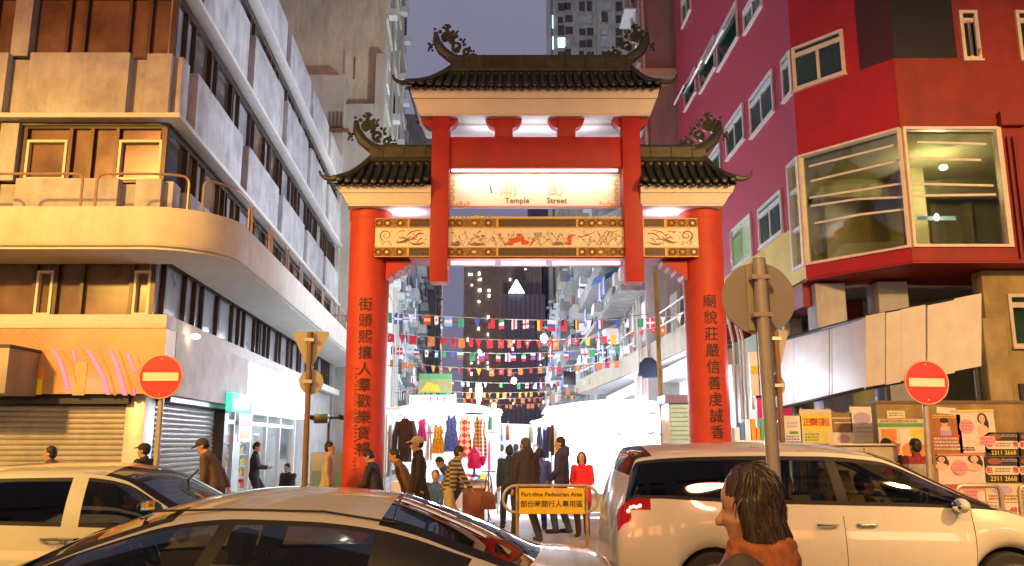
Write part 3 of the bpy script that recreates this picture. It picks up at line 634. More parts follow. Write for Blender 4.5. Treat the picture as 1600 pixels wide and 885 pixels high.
# paintings on the cream panel: pines, flowers, rocks, cranes
PC2 = [M('paint_' + n, c, .6, var=.25, scale=14) for n, c in (('olive', (.26, .25, .10)), ('umber', (.30, .15, .07)), ('grey', (.20, .17, .16)), ('coral', (.62, .10, .04)), ('sage', (.24, .26, .14)), ('white', (.8, .76, .7)))]
def PP(px, py): p = at(px, py, BY); return (p.x, BY + .004, p.z)
def stroke(m, pts, w, mi): m.tube([PP(*q) for q in pts], w * BY / F * .30, 5, mi)
def blob(m, x, y, rx, ry, mi): p = PP(x, y); m.ball(p, rx * BY / F, .006, ry * BY / F, 9, 6, mi)
m = MB()
for sgn, ox in ((1, 0), (-1, 1676)):
    X = lambda x: ox + sgn * x
    def curl(cx, cy, r0, turns, a0, w, mi, d=1): m.tube([PP(X(cx + r0 * (1 - .8 * i / 22) * math.cos(a0 + d * turns * 6.28 * i / 22) * 1.1), cy + r0 * (1 - .8 * i / 22) * math.sin(a0 + d * turns * 6.28 * i / 22)) for i in range(23)], [w * BY / F * (.5 - .35 * i / 22) for i in range(23)], 5, mi)
    def sweep(x0, y0, x1, y1, bow, w, mi): m.tube([PP(X(x0 + (x1 - x0) * t + bow * .4 * math.sin(math.pi * t)), y0 + (y1 - y0) * t - bow * math.sin(math.pi * t)) for t in [i / 10 for i in range(11)]], [w * BY / F * .5 * math.sin(.25 + 2.6 * i / 10) for i in range(11)], 5, mi)
    curl(603, 368, 9, 1.4, 2.2, 2.6, 1); curl(598, 380, 4, 1, 0, 1.6, 1, -1); curl(610, 379, 3.5, 1, 1, 1.4, 0)
    for q_ in ((617, 378, 642, 370, -4, 3.2), (628, 381, 652, 374, 3, 2.6), (622, 372, 640, 378, 3, 2.2), (640, 379, 663, 379, -3, 3.4), (645, 372, 662, 366, 4, 2.6), (634, 370, 648, 362, 3, 2.0), (650, 380, 660, 372, 2, 1.8), (620, 364, 634, 362, 2, 1.6), (642, 363, 660, 361, 1.5, 1.6)): sweep(*q_, 1)
def branchy(x, y, h, mi, n, seed):
    r = random.Random(seed)
    for k in range(n):
        tx = x + r.uniform(-h * .9, h * .9); ty = y - h * r.uniform(.5, 1); stroke(m, [(x + r.uniform(-2, 2), y), ((x + tx) / 2 + r.uniform(-2, 2), (y + ty) / 2), (tx, ty)], 1.1, mi)
        blob(m, tx, ty, r.uniform(1, 2), r.uniform(.8, 1.5), r.choice((mi, 4, 1)))
for x, h, mi, n, s in ((722, 22, 0, 3, 1), (731, 23, 2, 3, 2), (757, 18, 1, 4, 3), (776, 14, 4, 4, 4), (790, 20, 1, 5, 5), (828, 22, 1, 6, 6), (846, 17, 4, 5, 7), (866, 22, 0, 6, 8), (880, 23, 2, 5, 9), (920, 14, 4, 5, 10), (938, 24, 1, 5, 11), (950, 22, 2, 5, 12), (965, 20, 0, 5, 13)): branchy(x, 384, h, mi, n, s)
for x, y, rx, ry, mi in ((712, 382, 8, 3.4, 2), (715, 379, 4, 3, 2), (745, 382, 13, 2.6, 2), (754, 369, 3, 2, 3), (757, 366, 2.4, 1.6, 5), (803, 376, 9, 4, 3), (812, 373, 8, 5, 3), (797, 381, 6, 3, 3), (820, 379, 7, 4, 3), (811, 367, 5, 2, 3), (871, 381, 9, 3, 2), (890, 374, 4, 7, 3), (888, 381, 6, 2.6, 3), (893, 368, 4, 2, 3), (781, 368, 2.4, 2.4, 3), (836, 366, 2, 2, 1)): blob(m, x, y, rx, ry, mi)
for pts in ([(931, 383), (938, 374), (944, 366), (948, 360)], [(947, 384), (942, 374), (935, 366)], [(948, 361), (957, 363), (968, 360)], [(955, 376), (966, 368), (975, 372)], [(902, 371), (918, 368), (930, 362)]): stroke(m, pts, 1.8, 1)
rp_ = random.Random(77)
for k in range(150):                                                # blossoms, leaves and pebbles between the scenes
    x = rp_.choice((rp_.uniform(704, 968), rp_.uniform(704, 968), rp_.uniform(592, 668), rp_.uniform(1008, 1084))); y = rp_.uniform(361, 383); blob(m, x, y, rp_.uniform(.6, 1.6), rp_.uniform(.5, 1.2), rp_.choice((0, 1, 2, 3, 4, 4, 1)))
m.build('painted_motif', PC2, pn)
# gilt dentils on the beam's top edge and a yellow rag left lying on it
m = MB()
x = XX(705)
for a_, b_ in ((705, 770), (905, 968)):
    x = XX(a_)
    while x < XX(b_): m.box(x, x + .045, BY - .02, BY + .04, zt - .006, zt + .03); x += .075
m.box(XX(770), XX(905), BY - .02, BY + .05, zt - .006, zt + .024); m.build('beam_crest', M('gilt_trim', (.55, .45, .25), .5, .2), gate)
p = at(744, 339, BY + .15); rag = MB()
for k in range(5): rag.ball((p.x - .1 + .055 * k, p.y + .02 * (k % 2), zt + .022 + .012 * (k % 3)), .06, .06, .045, 8, 6)
single('yellow_rag', rag, M('yellow_cloth', (.75, .52, .03), .8), (p.x, p.y, zt), 'crumpled yellow rag lying on top of the painted gate beam', 'rag')
# soffit strip with three tubes under the beam
zs = at(800, 403, BY).z
m = MB(); m.box(XX(640), XX(1030), BY + .05, 16.3, zb - .02, zb + .008); m.build('beam_soffit', M('pink_soffit', (.60, .20, .25), .6), gate)
for a_, b_ in ((702, 775), (781, 855), (861, 972)):
    m = MB(); z = zb - .075; m.tube([(XX(a_) + .03, 15.72, z), (XX(b_) - .03, 15.72, z)], .035, 10); m.build('tube_lamp', glow('pinkish_tube', (1, .62, .60), 3.0), gate)
    lamp('AREA', ((XX(a_) + XX(b_)) / 2, 15.85, z - .06), 5, (1, .6, .66), (.85, .05), aim=((XX(a_) + XX(b_)) / 2, 15.85, 0))
# bracket wedges in the corners
for sgn, cx in ((1, -2.80), (-1, 3.75)):
    m = MB(); x0 = cx + sgn * .36
    P = [(x0, 15.75, zb - .02)] + [(x0 + sgn * .48, 15.75, zb - .02), (x0 + sgn * .46, 15.75, zb - .10), (x0 + sgn * .36, 15.75, zb - .12), (x0 + sgn * .34, 15.75, zb - .19), (x0 + sgn * .24, 15.75, zb - .21), (x0 + sgn * .22, 15.75, zb - .27), (x0 + sgn * .10, 15.75, zb - .29), (x0 + sgn * .08, 15.75, zb - .36), (x0, 15.75, zb - .40)]
    m.prism(P, (0, .5, 0)); m.build('corner_bracket', GR, gate)
# --- hanging posts, cross-beam, stub posts, crescent brackets
PY0, PY1 = 15.42, 15.78
zPt = at(800, 172, PY0).z; zPb = at(800, 440, PY0).z
for (a_, b_) in ((673, 700), (971, 1003)):
    pxa = at(a_, 300, PY0).x; pxb = pxa + .345
    if a_ > 800: pxb = at(b_, 300, PY0).x; pxa = pxb - .355
    m = MB(); m.box(pxa, pxb, PY0, PY1, zPb, zPt); m.build('hanging_post', GR, gate, bevel=.012)
    m = MB(); m.box(pxa + .01, pxb - .01, PY0 + .01, PY1 - .01, zPb - .012, zPb - .001); m.build('pink_light_plate', M('pink_soffit', (.60, .20, .25), .6), gate)  # pink light on the post's underside, put into the plate's colour
xL, xR = at(700, 300, PY0).x, at(972, 300, PY0).x
zc1, zc0 = at(800, 214, 15.5).z, at(800, 262, 15.5).z
m = MB(); m.box(xL - .04, xR + .04, 15.5, 15.95, zc0, zc1); m.build('cross_beam', GR, gate, bevel=.012)
for a_, b_ in ((773, 801), (871, 899)):
    m = MB(); m.box(at(a_, 190, 15.5).x, at(b_, 190, 15.5).x, 15.5, 15.85, zc1, at(800, 172, 15.5).z); m.build('stub_post', GR, gate, bevel=.01)
for px in (686.5, 787, 885, 986):
    m = MB(); P = []; Q = []
    c = at(px, 183, 15.46); w_ = .37; zt_ = at(px, 178, 15.46).z; zb_ = at(px, 199, 15.46).z
    for i in range(13):
        a = math.pi + math.pi * i / 12; P.append((c.x + w_ * math.copysign(abs(math.cos(a)) ** .6, math.cos(a)), 15.53, zt_ + (zt_ - zb_) * math.sin(a)))
    P += [(c.x + w_ * .55, 15.53, zt_)] + [(c.x + w_ * .55 * math.cos(a), 15.53, zt_ + (zt_ - zb_) * .62 * math.sin(a)) for a in [math.pi * 2 - math.pi * i / 8 for i in range(1, 8)]] + [(c.x - w_ * .55, 15.53, zt_)]
    m.prism(P, (0, .22, 0)); m.build('crescent_bracket', GR, gate)
# --- name board with its lamp
zn1, zn0 = at(800, 262.5, 15.88).z, at(800, 322, 15.88).z
m = MB(); m.box(xL - .02, xR + .02, 15.88, 15.96, zn0, zn1 + .05); nb = m.build('name_board', M('white_board', (.76, .76, .70), .45, var=.04), gate)
INKG = M('pale_gilt_ink', (.16, .13, .06), .5)
for txt, px, py, sz in (('廟', 795, 296, .36), ('街', 868, 296, .36)):
    vs, fs = text_geo(txt, sz, .004, 0); t = MB(); t.add(vs, fs, 0, frame_T(at(px, py, 15.874), (1, 0, 0), (0, 0, 1))); t.build('lettering', M('glare_paled_gilt_ink', (.50, .47, .34), .5), nb, smooth=False)  # characters paled in colour to show lamp glare washing them out
for txt, px in (('Temple', 808), ('Street', 870)):
    vs, fs = text_geo(txt, .16, .004, .002); t = MB(); t.add(vs, fs, 0, frame_T(at(px, 314, 15.874), (1, 0, 0), (0, 0, 1))); t.build('lettering', INKG, nb, smooth=False)
m = MB(); p = at(766, 298, 15.872); m.tube([(p.x, p.y, p.z + .09), (p.x + .01, p.y, p.z + .02), (p.x + .03, p.y, p.z - .05)], .013, 5); m.build('lettering', INK, nb)
FRT = M('gilt_fret', (.62, .48, .22), .5)
for sgn, xe in ((1, xL), (-1, xR)):
    m = MB()
    for k in range(7):
        z = zn0 + .02 + k * .078
        m.box(min(xe, xe + sgn * .10), max(xe, xe + sgn * .10), 15.866, 15.878, z, z + .03)
        m.box(min(xe + sgn * (.03 + .03 * (k % 2)), xe + sgn * (.07 + .03 * (k % 2))), max(xe + sgn * (.03 + .03 * (k % 2)), xe + sgn * (.07 + .03 * (k % 2))), 15.866, 15.878, z + .034, z + .07)
    for k in range(4): m.box(min(xe + sgn * (.12 + k * .075), xe + sgn * (.17 + k * .075)), max(xe + sgn * (.12 + k * .075), xe + sgn * (.17 + k * .075)), 15.866, 15.878, zn0 + .02, zn0 + .05 + .04 * (k % 2))
    m.build('fret_border', FRT, nb)
m = MB(); m.box(xL - .02, xR + .02, 15.86, 15.98, zn0 - .035, zn0 - .001); m.build('board_rail', M('pink_soffit', (.60, .20, .25), .6), gate)
m = MB(); m.box(xL + .05, xR - .05, 15.60, 15.66, zc0 - .035, zc0 - .004); m.build('board_lamp', glow('board_tube', (1, .96, .84), 5), gate)
lamp('AREA', ((xL + xR) / 2, 15.62, zc0 - .06), 10, (1, .95, .80), (3.1, .05), aim=((xL + xR) / 2, 15.86, zc0 - .42))
# --- roofs
def tiled_roof(xa, xb, ye, yr, ze, zr, ha, hb, ridge_xa, ridge_xb, fin, fas, gap=None):
    """hipped roof: eaves xa..xb at depth ye (mirrored behind the ridge yr); ha / hb say which ends have a hip and curled tips"""
    yb = 2 * yr - ye; N = max(4, int(round((xb - xa) / .168))); half = []
    sag = lambda t: -.13 * math.sin(math.pi * t) * (zr - ze)
    m = MB()
    for yy in (ye, yb):
        rows = []
        for i in range(7):
            t = i / 6; rows.append([(xa + (ridge_xa - xa) * t, yy + (yr - yy) * t, ze + (zr - ze) * t + sag(t)), (xb + (ridge_xb - xb) * t, yy + (yr - yy) * t, ze + (zr - ze) * t + sag(t))])
        m.add([p for r_ in rows for p in r_], [(2 * i, 2 * i + 1, 2 * i + 3, 2 * i + 2) for i in range(6)])
        for k in range(N):                                          # barrel tile rows
            x = xa + (xb - xa) * (k + .5) / N
            t1 = 1.0
            if x < ridge_xa and ridge_xa > xa: t1 = (x - xa) / (ridge_xa - xa)
            if x > ridge_xb and ridge_xb < xb: t1 = (xb - x) / (xb - ridge_xb)
            P = []
            for i in range(7):
                t = max(.04, t1) * i / 6; lf = .06 * (abs((x - (xa + xb) / 2) / ((xb - xa) / 2)) ** 4) * (1 - t)
                P.append((x, yy + (yr - yy) * t - (.05 if i == 0 else 0) * (1 if yy < yr else -1), ze + (zr - ze) * t + sag(t) + .035 + lf))
            m.tube(P, .058, 8); m.ball((P[0][0], P[0][1], P[0][2]), .064, .02, .064, 8, 5)
            x2 = xa + (xb - xa) * k / N; m.ball((x2, ye + .01 if yy == ye else yb - .01, ze - .02), .05, .018, .045, 8, 4)
    for hs, xe, xr_ in ((ha, xa, ridge_xa), (hb, xb, ridge_xb)):     # end faces
        m.add([(xe, ye, ze), (xe, yb, ze), (xr_, yr, zr)], [(0, 1, 2)])
    m.build('tiled_roof', TILE, gate)
    m = MB(); rz = at(800, 400, yr)
    hr = fin; m.box(ridge_xa - .05, ridge_xb + .05, yr - .10, yr + .10, zr - .12, zr + hr - .06)
    m.tube([(ridge_xa - .05, yr, zr + hr - .05), (ridge_xb + .05, yr, zr + hr - .05)], .075, 8); m.tube([(ridge_xa - .05, yr - .09, zr - .0), (ridge_xb + .05, yr - .09, zr - .0)], .06, 8)
    x = ridge_xa + .2
    while x < ridge_xb: m.box(x, x + .02, yr - .125, yr + .125, zr, zr + hr - .02); x += .42
    m.build('roof_ridge', RIDGE, gate)
    for hs, xe, xr_, sg in ((ha, xa, ridge_xa, -1), (hb, xb, ridge_xb, 1)):
        if not hs: continue
        for yy in (ye, yb):                                         # hip ridges with curled tips
            m = MB(); P = []
            for i in range(9):
                t = 1 - i / 8; P.append((xe + (xr_ - xe) * t, yy + (yr - yy) * t, ze + (zr - ze) * t + sag(t) + .10))
            P += [(xe + sg * .10, yy, ze + .085), (xe + sg * .19, yy, ze + .11), (xe + sg * .27, yy, ze + .17), (xe + sg * .30, yy, ze + .25)] if yy == ye else []
            m.tube(P, [.07] * 9 + ([.05, .04, .03, .022] if yy == ye else []), 8); m.build('hip_ridge', RIDGE, gate)
        # scrolled finial: a horn that sweeps up and outwards, with openwork scrolls inside its curl
        m = MB(); FS = .9; x0 = xr_ - sg * .42; zz = zr + hr - .12
        P = [(x0, yr, zz), (x0 + sg * .25, yr, zz + .0), (x0 + sg * .5, yr, zz + .08), (x0 + sg * .72, yr, zz + .26), (x0 + sg * .86, yr, zz + .50), (x0 + sg * .88, yr, zz + .72)]
        m.tube(P, [.10, .12, .13, .12, .095, .05], 8)
        def scroll(cx, cz, r, tr, a0, dr):
            m.tube([(cx + r * (1 - .055 * i) * math.cos(a0 + dr * i * .55), yr + .0, cz + r * (1 - .055 * i) * math.sin(a0 + dr * i * .55)) for i in range(15)], tr, 6)
        scroll(x0 + sg * .62, zz + .58, .17, .05, R(-60), 1); scroll(x0 + sg * .62, zz + .58, .09, .04, R(90), -1); scroll(x0 + sg * .38, zz + .36, .13, .045, R(-60), sg)
        scroll(x0 + sg * .16, zz + .22, .10, .04, R(0), -sg); scroll(x0 + sg * .02, zz + .14, .07, .035, R(40), sg)
        for (dx, dz, r) in ((.62, .80, .055), (.56, .86, .04), (.70, .84, .04), (.48, .74, .045), (.40, .62, .05), (.30, .54, .04), (.22, .42, .045), (.10, .34, .035), (.0, .25, .03), (.98, .36, .045), (1.03, .44, .035), (.95, .27, .03), (.78, .74, .05), (.9, .8, .035)):
            m.ball((x0 + sg * dx, yr, zz + dz), r, .04, r, 8, 6)
        for (dx, dz, ex, ez) in ((.62, .75, .62, .92), (.56, .9, .68, .9), (.44, .66, .36, .76), (.26, .46, .2, .56), (.86, .42, 1.0, .40), (1.0, .40, 1.04, .26)):
            m.tube([(x0 + sg * dx, yr, zz + dz), (x0 + sg * ex, yr, zz + ez)], .026, 6)
        piv_ = Vector((x0, yr, zz)); m.v = [piv_ + (p_ - piv_) * FS for p_ in m.v]; m.build('roof_finial', RIDGE, gate)
    # cornice: two stepped cream courses that lean in, and the white soffit
    (fx0t, fx1t, fx0b, fx1b, zft, zfb, yft, yfb) = fas
    m = MB(); zm = zft + (zfb - zft) * .42
    def course(zA, zB, xa0, xa1, xb0, xb1, ya, yb_):
        v = [(xa0, ya, zA), (xa1, ya, zA), (xa1, 2 * yr - ya, zA), (xa0, 2 * yr - ya, zA), (xb0, yb_, zB), (xb1, yb_, zB), (xb1, 2 * yr - yb_, zB), (xb0, 2 * yr - yb_, zB)]
        m.add(v, [(0, 1, 2, 3), (7, 6, 5, 4), (0, 4, 5, 1), (1, 5, 6, 2), (2, 6, 7, 3), (3, 7, 4, 0)])
    l1 = lambda a_, b_, t: a_ + (b_ - a_) * t
    course(zft, zm + .004, fx0t, fx1t, l1(fx0t, fx0b, .28), l1(fx1t, fx1b, .28), yft, l1(yft, yfb, .28))
    course(zm - .004, zfb, l1(fx0t, fx0b, .42), l1(fx1t, fx1b, .42), fx0b, fx1b, l1(yft, yfb, .42), yfb)
    m.build('cornice', CREAM, gate)
    m = MB(); m.box(fx0b + .02, fx1b - .02, yfb + .02, 2 * yr - yfb - .02, zfb - .03, zfb - .002); m.build('cornice_soffit', SOFW, gate)
YE, YR = 15.12, 16.0
X = lambda px, py, Y: at(px, py, Y).x
Z = lambda py, Y: at(800, py, Y).z
tiled_roof(X(637, 137, YE), X(1034, 137, YE), YE, YR, Z(136, YE), Z(112, YR), 1, 1, X(708, 108, YR), X(984, 108, YR), Z(86, YR) - Z(110, YR), 
           (X(640, 140, YE + .1), X(1031, 140, YE + .1), X(655, 178, 15.35), X(1017, 178, 15.35), Z(137, YE + .1), Z(178, 15.35), YE + .1, 15.35))
m = MB(); za, zb_ = Z(178, 15.35) - .005, Z(197, 15.8); x0_, x1_ = X(660, 178, 15.5), X(1014, 178, 15.5)
m.box(x0_, x1_, 15.42, 15.76, za - .02, za); m.add([(x0_, 15.76, za), (x1_, 15.76, za), (x1_, 16.3, za), (x0_, 16.3, za), (x0_ + .12, 15.80, zb_), (x1_ - .12, 15.80, zb_), (x1_ - .12, 16.25, zb_), (x0_ + .12, 16.25, zb_)], [(0, 1, 5, 4), (1, 2, 6, 5), (2, 3, 7, 6), (3, 0, 4, 7), (4, 5, 6, 7)])
m.build('cornice_soffit', SOFW, gate)
YE2 = 15.2
tiled_roof(X(523, 287, YE2), X(673, 287, YE2), YE2, YR, Z(287, YE2), Z(252, YR), 1, 0, X(583, 248, YR), X(676, 248, YR), Z(226, YR) - Z(250, YR),
           (X(527, 288, YE2 + .1), X(673, 288, YE2 + .1), X(543, 318, 15.42), X(673, 318, 15.42), Z(289, YE2 + .1), Z(319, 15.42), YE2 + .1, 15.42))
tiled_roof(X(1001, 287, YE2), X(1152, 287, YE2), YE2, YR, Z(287, YE2), Z(252, YR), 0, 1, X(1000, 248, YR), X(1098, 248, YR), Z(226, YR) - Z(250, YR),
           (X(1001, 290, YE2 + .1), X(1149, 290, YE2 + .1), X(1001, 318, 15.42), X(1132, 318, 15.42), Z(289, YE2 + .1), Z(319, 15.42), YE2 + .1, 15.42))
lamp('AREA', ((xL + xR) / 2, 15.86, zc1 + .06), 7, (.92, .93, 1), (2.6, .12), aim=((xL + xR) / 2, 15.86, 20))
for sgn in (-1, 1): lamp('AREA', (.47 + sgn * 2.55, 15.9, zt + .06), 4, (.9, .9, 1), (.5, .2), aim=(.47 + sgn * 2.55, 15.9, 20))
# ================================================================== THE STREET BEHIND THE GATE
GREYW = M('stained_grey_wall', (.34, .335, .34), .85, var=.2, scale=.8, bump=.3, streak=.45)
BEIGE = M('stained_beige_wall', (.52, .50, .40), .85, var=.18, scale=.35, bump=.2, streak=.4)
PINKW = M('dull_pink_wall', (.34, .19, .18), .85, var=.14, scale=.5, bump=.2, streak=.25)
DUSK = M('dark_tower_wall', (.34, .27, .25), .8, var=.25, scale=.08, streak=.3)
DUSK2 = M('blue_black_tower_wall', (.13, .115, .19), .7, var=.2, scale=.06)
ACM = M('air_conditioner', (.55, .56, .56), .5); RUST = M('rusty_metal', (.20, .09, .045), .7, .3, var=.4, scale=8)
LITW = glow('warm_lit_window', (1, .88, .62), 1.5); LITC = glow('cold_lit_window', (.45, .95, 1), 1.6); PALEW = M('pale_curtain_window', (.40, .42, .42), .3, var=.3, scale=1)
def block(name, label, P0, dirv, length, depth, h, mat, floors, bays, z0=4.5, side=1, ac=.5, balc=0, lit=.06, endbays=0, seed=1, hgt=1.35, wd=1.3):
    """a block whose face starts at P0 and runs along dirv; the street lies on its `side` (+1: to the right of dirv)"""
    r = random.Random(seed); d = Vector((dirv[0], dirv[1], 0)).normalized(); nrm = Vector((d.y, -d.x, 0)) * side; o = Vector((P0[0], P0[1], 0))
    t = thing(name, o, label, 'building'); T = fr3(o, d, nrm)
    m = MB(); m.box(0, length, -depth, 0, 0, h, T=T); m.build('wall', mat, t)
    fh = (h - z0) / floors; bw = length / bays; cnt = 0
    sl = MB()
    for f in range(floors): sl.box(-.02, length, 0, .12, z0 + f * fh - .08, z0 + f * fh + .08, T=T)
    sl.build('floor_band', mat, t)
    acs = 0; pipes = MB()
    def pane(Tm, x, z, wdt):
        nonlocal cnt, acs
        if cnt > 88: return
        cnt += 1; w_ = MB(); w_.box(x, x + wdt, .0, .03, z, z + hgt, 0, Tm); frame_rect(w_, Tm, x - .06, x + wdt + .06, z - .06, z + hgt + .06, .06, .0, .07, 1); w_.box(x + wdt / 2 - .03, x + wdt / 2 + .03, .03, .06, z, z + hgt, 1, Tm)
        q = r.random(); w_.build('window', [LITW if q < lit else LITC if q < lit * 1.3 else PALEW if q < .3 else WIN_DK, WFRAME if r.random() < .6 else BRONZE], t)
        if r.random() < ac and acs < 60: acs += 1; q = MB(); q.box(x + .1, x + .75, .0, .45, z - .5, z - .1, 0, Tm); q.build('air_conditioner', ACM, t)
        if r.random() < .25: q = MB(); q.box(x - .2, x + wdt + .2, .0, .5, z + hgt + .15, z + hgt + .2, 0, Tm); q.build('window_hood', ACM, t)
    for f in range(floors):
        for b_ in range(bays): pane(T, b_ * bw + bw * .5 - wd / 2 + r.uniform(-.2, .2), z0 + f * fh + fh * .32, wd)
    for f in range(floors):
        for b_ in range(endbays): pane(fr3(o, -nrm, -d), depth * (b_ + .5) / max(1, endbays) * .8 + .6, z0 + f * fh + fh * .35, 1.0)
    for k in range(max(2, bays)): x = r.uniform(.2, length - .2); pipes = MB(); pipes.tube([T @ Vector((x, .1, 3.5)), T @ Vector((x, .1, h - r.uniform(0, 3)))], .06, 5); pipes.build('drain_pipe', M('grey_pipe', (.4, .38, .36), .5), t)
    for k in range(balc):
        f = k % floors; b_ = r.randrange(bays); x0 = b_ * bw + .2; z = z0 + f * fh + .1
        bb = MB(); bb.box(x0, x0 + bw - .4, .12, 1.1, z, z + .12, 0, T); bb.box(x0, x0 + bw - .4, 1.0, 1.1, z + .12, z + .95, 0, T); bb.box(x0, x0 + .1, .12, 1.0, z + .12, z + .95, 0, T); bb.box(x0 + bw - .5, x0 + bw - .4, .12, 1.0, z + .12, z + .95, 0, T)
        for q in range(5): xx = x0 + .3 + q * (bw - 1) / 5; bb.box(xx, xx + r.uniform(.2, .45), .9, .95, z + 1.1, z + r.uniform(1.5, 1.9), 1, T)
        bb.box(x0, x0 + bw - .4, .9, .94, z + 1.92, z + 1.95, 2, T)
        bb.build('balcony', [r.choice((mat, CONC_L, GREYW)), r.choice((PC[4], PC[5], PC[6])), GREYM], t)
    return t
LX = lambda Y: -5.73 - .067 * Y
ld = (-.067, 1)
e = at(600, 130, 40)
tallb = block('apartment_block', 'tall stained beige block with a blank end wall behind the ribbon-windowed building', (e.x, 40.0), ld, 16, 16, 46, BEIGE, 8, 4, z0=10, ac=.9, seed=2, lit=.02)
an = at(541, 120, 39.2)
m = MB(); m.box(an.x - 9, an.x, 39.0, 39.99, 0, an.z); q = at(590, 165, 39.6); m.box(an.x - .002, q.x - .15, 39.4, 39.99, 0, q.z); q2 = at(603, 85, 39.6)
m.box(q.x - .14, q2.x, 39.5, 39.99, 0, q2.z); m.build('end_annex', M('patched_render', (.46, .45, .41), .85, var=.12, scale=.5, streak=.25), tallb)
m = MB()
for k in range(4): p = at(516 + k * 6, 190, 38.9); m.tube([(p.x, 38.93, p.z - .6), (p.x, 38.93, p.z + .5)], .03, 5)
p = at(516, 203, 38.9); m.box(p.x - .1, p.x + .9, 38.7, 38.98, p.z - .1, p.z); p = at(553, 118, 39.3); m.tube([(p.x, 39.3, p.z - .2), (p.x, 39.3, p.z + 1)], .05, 5); m.build('roof_pipes', RUST, tallb)
block('apartment_block', 'narrow grey block of air-conditioned flats, next beyond the beige blank wall', (LX(56.2) + .35, 56.2), ld, 12, 10, 38, GREYW, 11, 4, z0=4, ac=1, seed=3, balc=8, lit=.05)
block('apartment_block', 'pale grey tenement with washing on its balconies at the left of the market', (LX(68.4) + .6, 68.4), ld, 20, 12, 32, M('pale_tenement', (.46, .46, .47), .85, var=.18, scale=.7, streak=.35), 9, 6, z0=4, ac=.9, balc=14, seed=4, lit=.05)
block('apartment_block', 'darker tenement with rows of caged windows down the left of the market', (LX(88.6) + 1.2, 88.6), ld, 34, 12, 33, GREYW, 9, 8, z0=4, ac=.8, balc=14, seed=5, lit=.05)
block('apartment_block', 'farthest dim brown block on the left, its edge against the open sky', (LX(123) + 2.4, 123), ld, 60, 14, 52, M('dim_brown_wall', (.26, .22, .21), .85, var=.2, scale=.3, streak=.3), 10, 8, z0=5, ac=.5, seed=6, lit=.04)
rx = at(1000, 60, 31.2).x
pk = block('apartment_block', 'old block with a blank dull pink end wall standing beyond the magenta facade', (rx, 31.2), (-.004, 1), 3.2, 14, 44, PINKW, 10, 1, z0=10, side=-1, ac=.7, seed=7, lit=.03)
m = MB(); q = at(1008, 120, 31.1); m.tube([(q.x, 31.12, 9), (q.x, 31.12, 40)], .07, 6); p = at(1050, 117, 31.0); m.box(rx, 12, 30.95, 31.19, p.z - .1, p.z + .25); m.build('cornice_strip', M('faded_salmon_trim', (.5, .33, .25), .8), pk)
# first floors of the right side: stained walls, a long curved balcony rail, tan corrugated skirt over bright shop soffits
rt = thing('tenement_house', (rx, 31, 0), 'shabby tenement with a curved balcony rail over the bright canopy stalls', 'building')
m = MB(); m.box(5.05, 12, 31.0, 31.18, 0, 10.2); m.build('wall', GREYW, rt)
SLABM = M('grimy_concrete', (.22, .20, .19), .85, var=.3, scale=1.0, bump=.3, streak=.5); DKO = M('dark_opening', (.03, .028, .028), .8, var=.4, scale=2)
fx = rx - .05; m = MB(); m.box(fx, rx, 31.2, 51, 5.4, 13); m.build('street_wall', SLABM, rt)
rt_r = random.Random(17)
for z in (7.4, 9.6, 11.8): m = MB(); m.box(fx - 1.0, fx, 31.1, 51, z, z + .22); m.box(fx - 1.0, fx - .88, 31.1, 51, z + .22, z + (.7 if z > 7.5 else .25)); m.build('balcony_slab', SLABM, rt)
for z in (5.6, 7.75, 9.95):
    y = 31.6
    while y < 50: w_ = rt_r.uniform(.8, 1.8); m = MB(); m.box(fx - .02, fx + .01, y, y + w_, z, z + 1.5); m.build('window', DKO if rt_r.random() < .7 else PALEW, rt); y += w_ + rt_r.uniform(.5, 1.2)
for k in range(26):
    y = rt_r.uniform(32, 50); z = rt_r.choice((5.7, 7.9, 10.1)); o_ = rt_r.uniform(.3, 1.1); m = MB(); q_ = rt_r.random()
    if q_ < .4: m.box(fx - o_ - .4, fx - o_, y, y + .7, z + .2, z + .65); m.build('air_conditioner', ACM, rt)
    elif q_ < .7: m.prism([(fx, y, z + 1.6), (fx, y + 1.8, z + 1.6), (fx - 1.5, y + 1.8, z + .9), (fx - 1.5, y, z + .9)], (0, 0, .04)); m.build('window_hood', rt_r.choice((ACM, M('blue_tarpaulin', (.08, .16, .35), .6), RUST)), rt)
    else:
        for j in range(4): m.box(fx - 1.05, fx - 1.0, y + j * .35, y + j * .35 + .28, z + .3, z + rt_r.uniform(.9, 1.2), j % 3)
        m.build('hung_washing', [PC[4], PC[5], PC[6]], rt)
for y in (33, 36.5, 41, 46): m = MB(); m.tube([(fx - .1, y, 4.5), (fx - .1, y, 13)], .07, 6); m.build('drain_pipe', M('grey_pipe', (.4, .38, .36), .5), rt)
def curve_band(pts, Ys, z_of, mb, th):
    pass
f0, f1 = (5.35, 21.5), (4.35, 46.0)
def cb(t): return Vector((5.45 - 1.5 * t ** 1.3, 24 + 26 * t, 0))
ZB0, ZB1 = 4.55, 5.35
m = MB(); n_ = 26; v = []
for i in range(n_ * 6 + 1): c = cb(i / (n_ * 6)); o_ = .05 if i % 2 else 0; v += [c + Vector((-o_, 0, ZB0)), c + Vector((-o_, 0, ZB1))]
m.add(v, [(2 * i, 2 * i + 1, 2 * i + 3, 2 * i + 2) for i in range(n_ * 6)]); m.build('corrugated_skirt', M('tan_corrugated_sheet', (.24, .18, .10), .6, var=.25, scale=3, streak=.3), rt, fix=False)
m = MB(); v = []
for i in range(n_ + 1): c = cb(i / n_); v += [c + Vector((0, 0, ZB0 - .02)), Vector((8, c.y, ZB0 + .0))]
m.add(v, [(2 * i, 2 * i + 1, 2 * i + 3, 2 * i + 2) for i in range(n_)]); m.build('canopy_soffit', M('white_soffit_sheet', (.8, .8, .8), .6), rt)
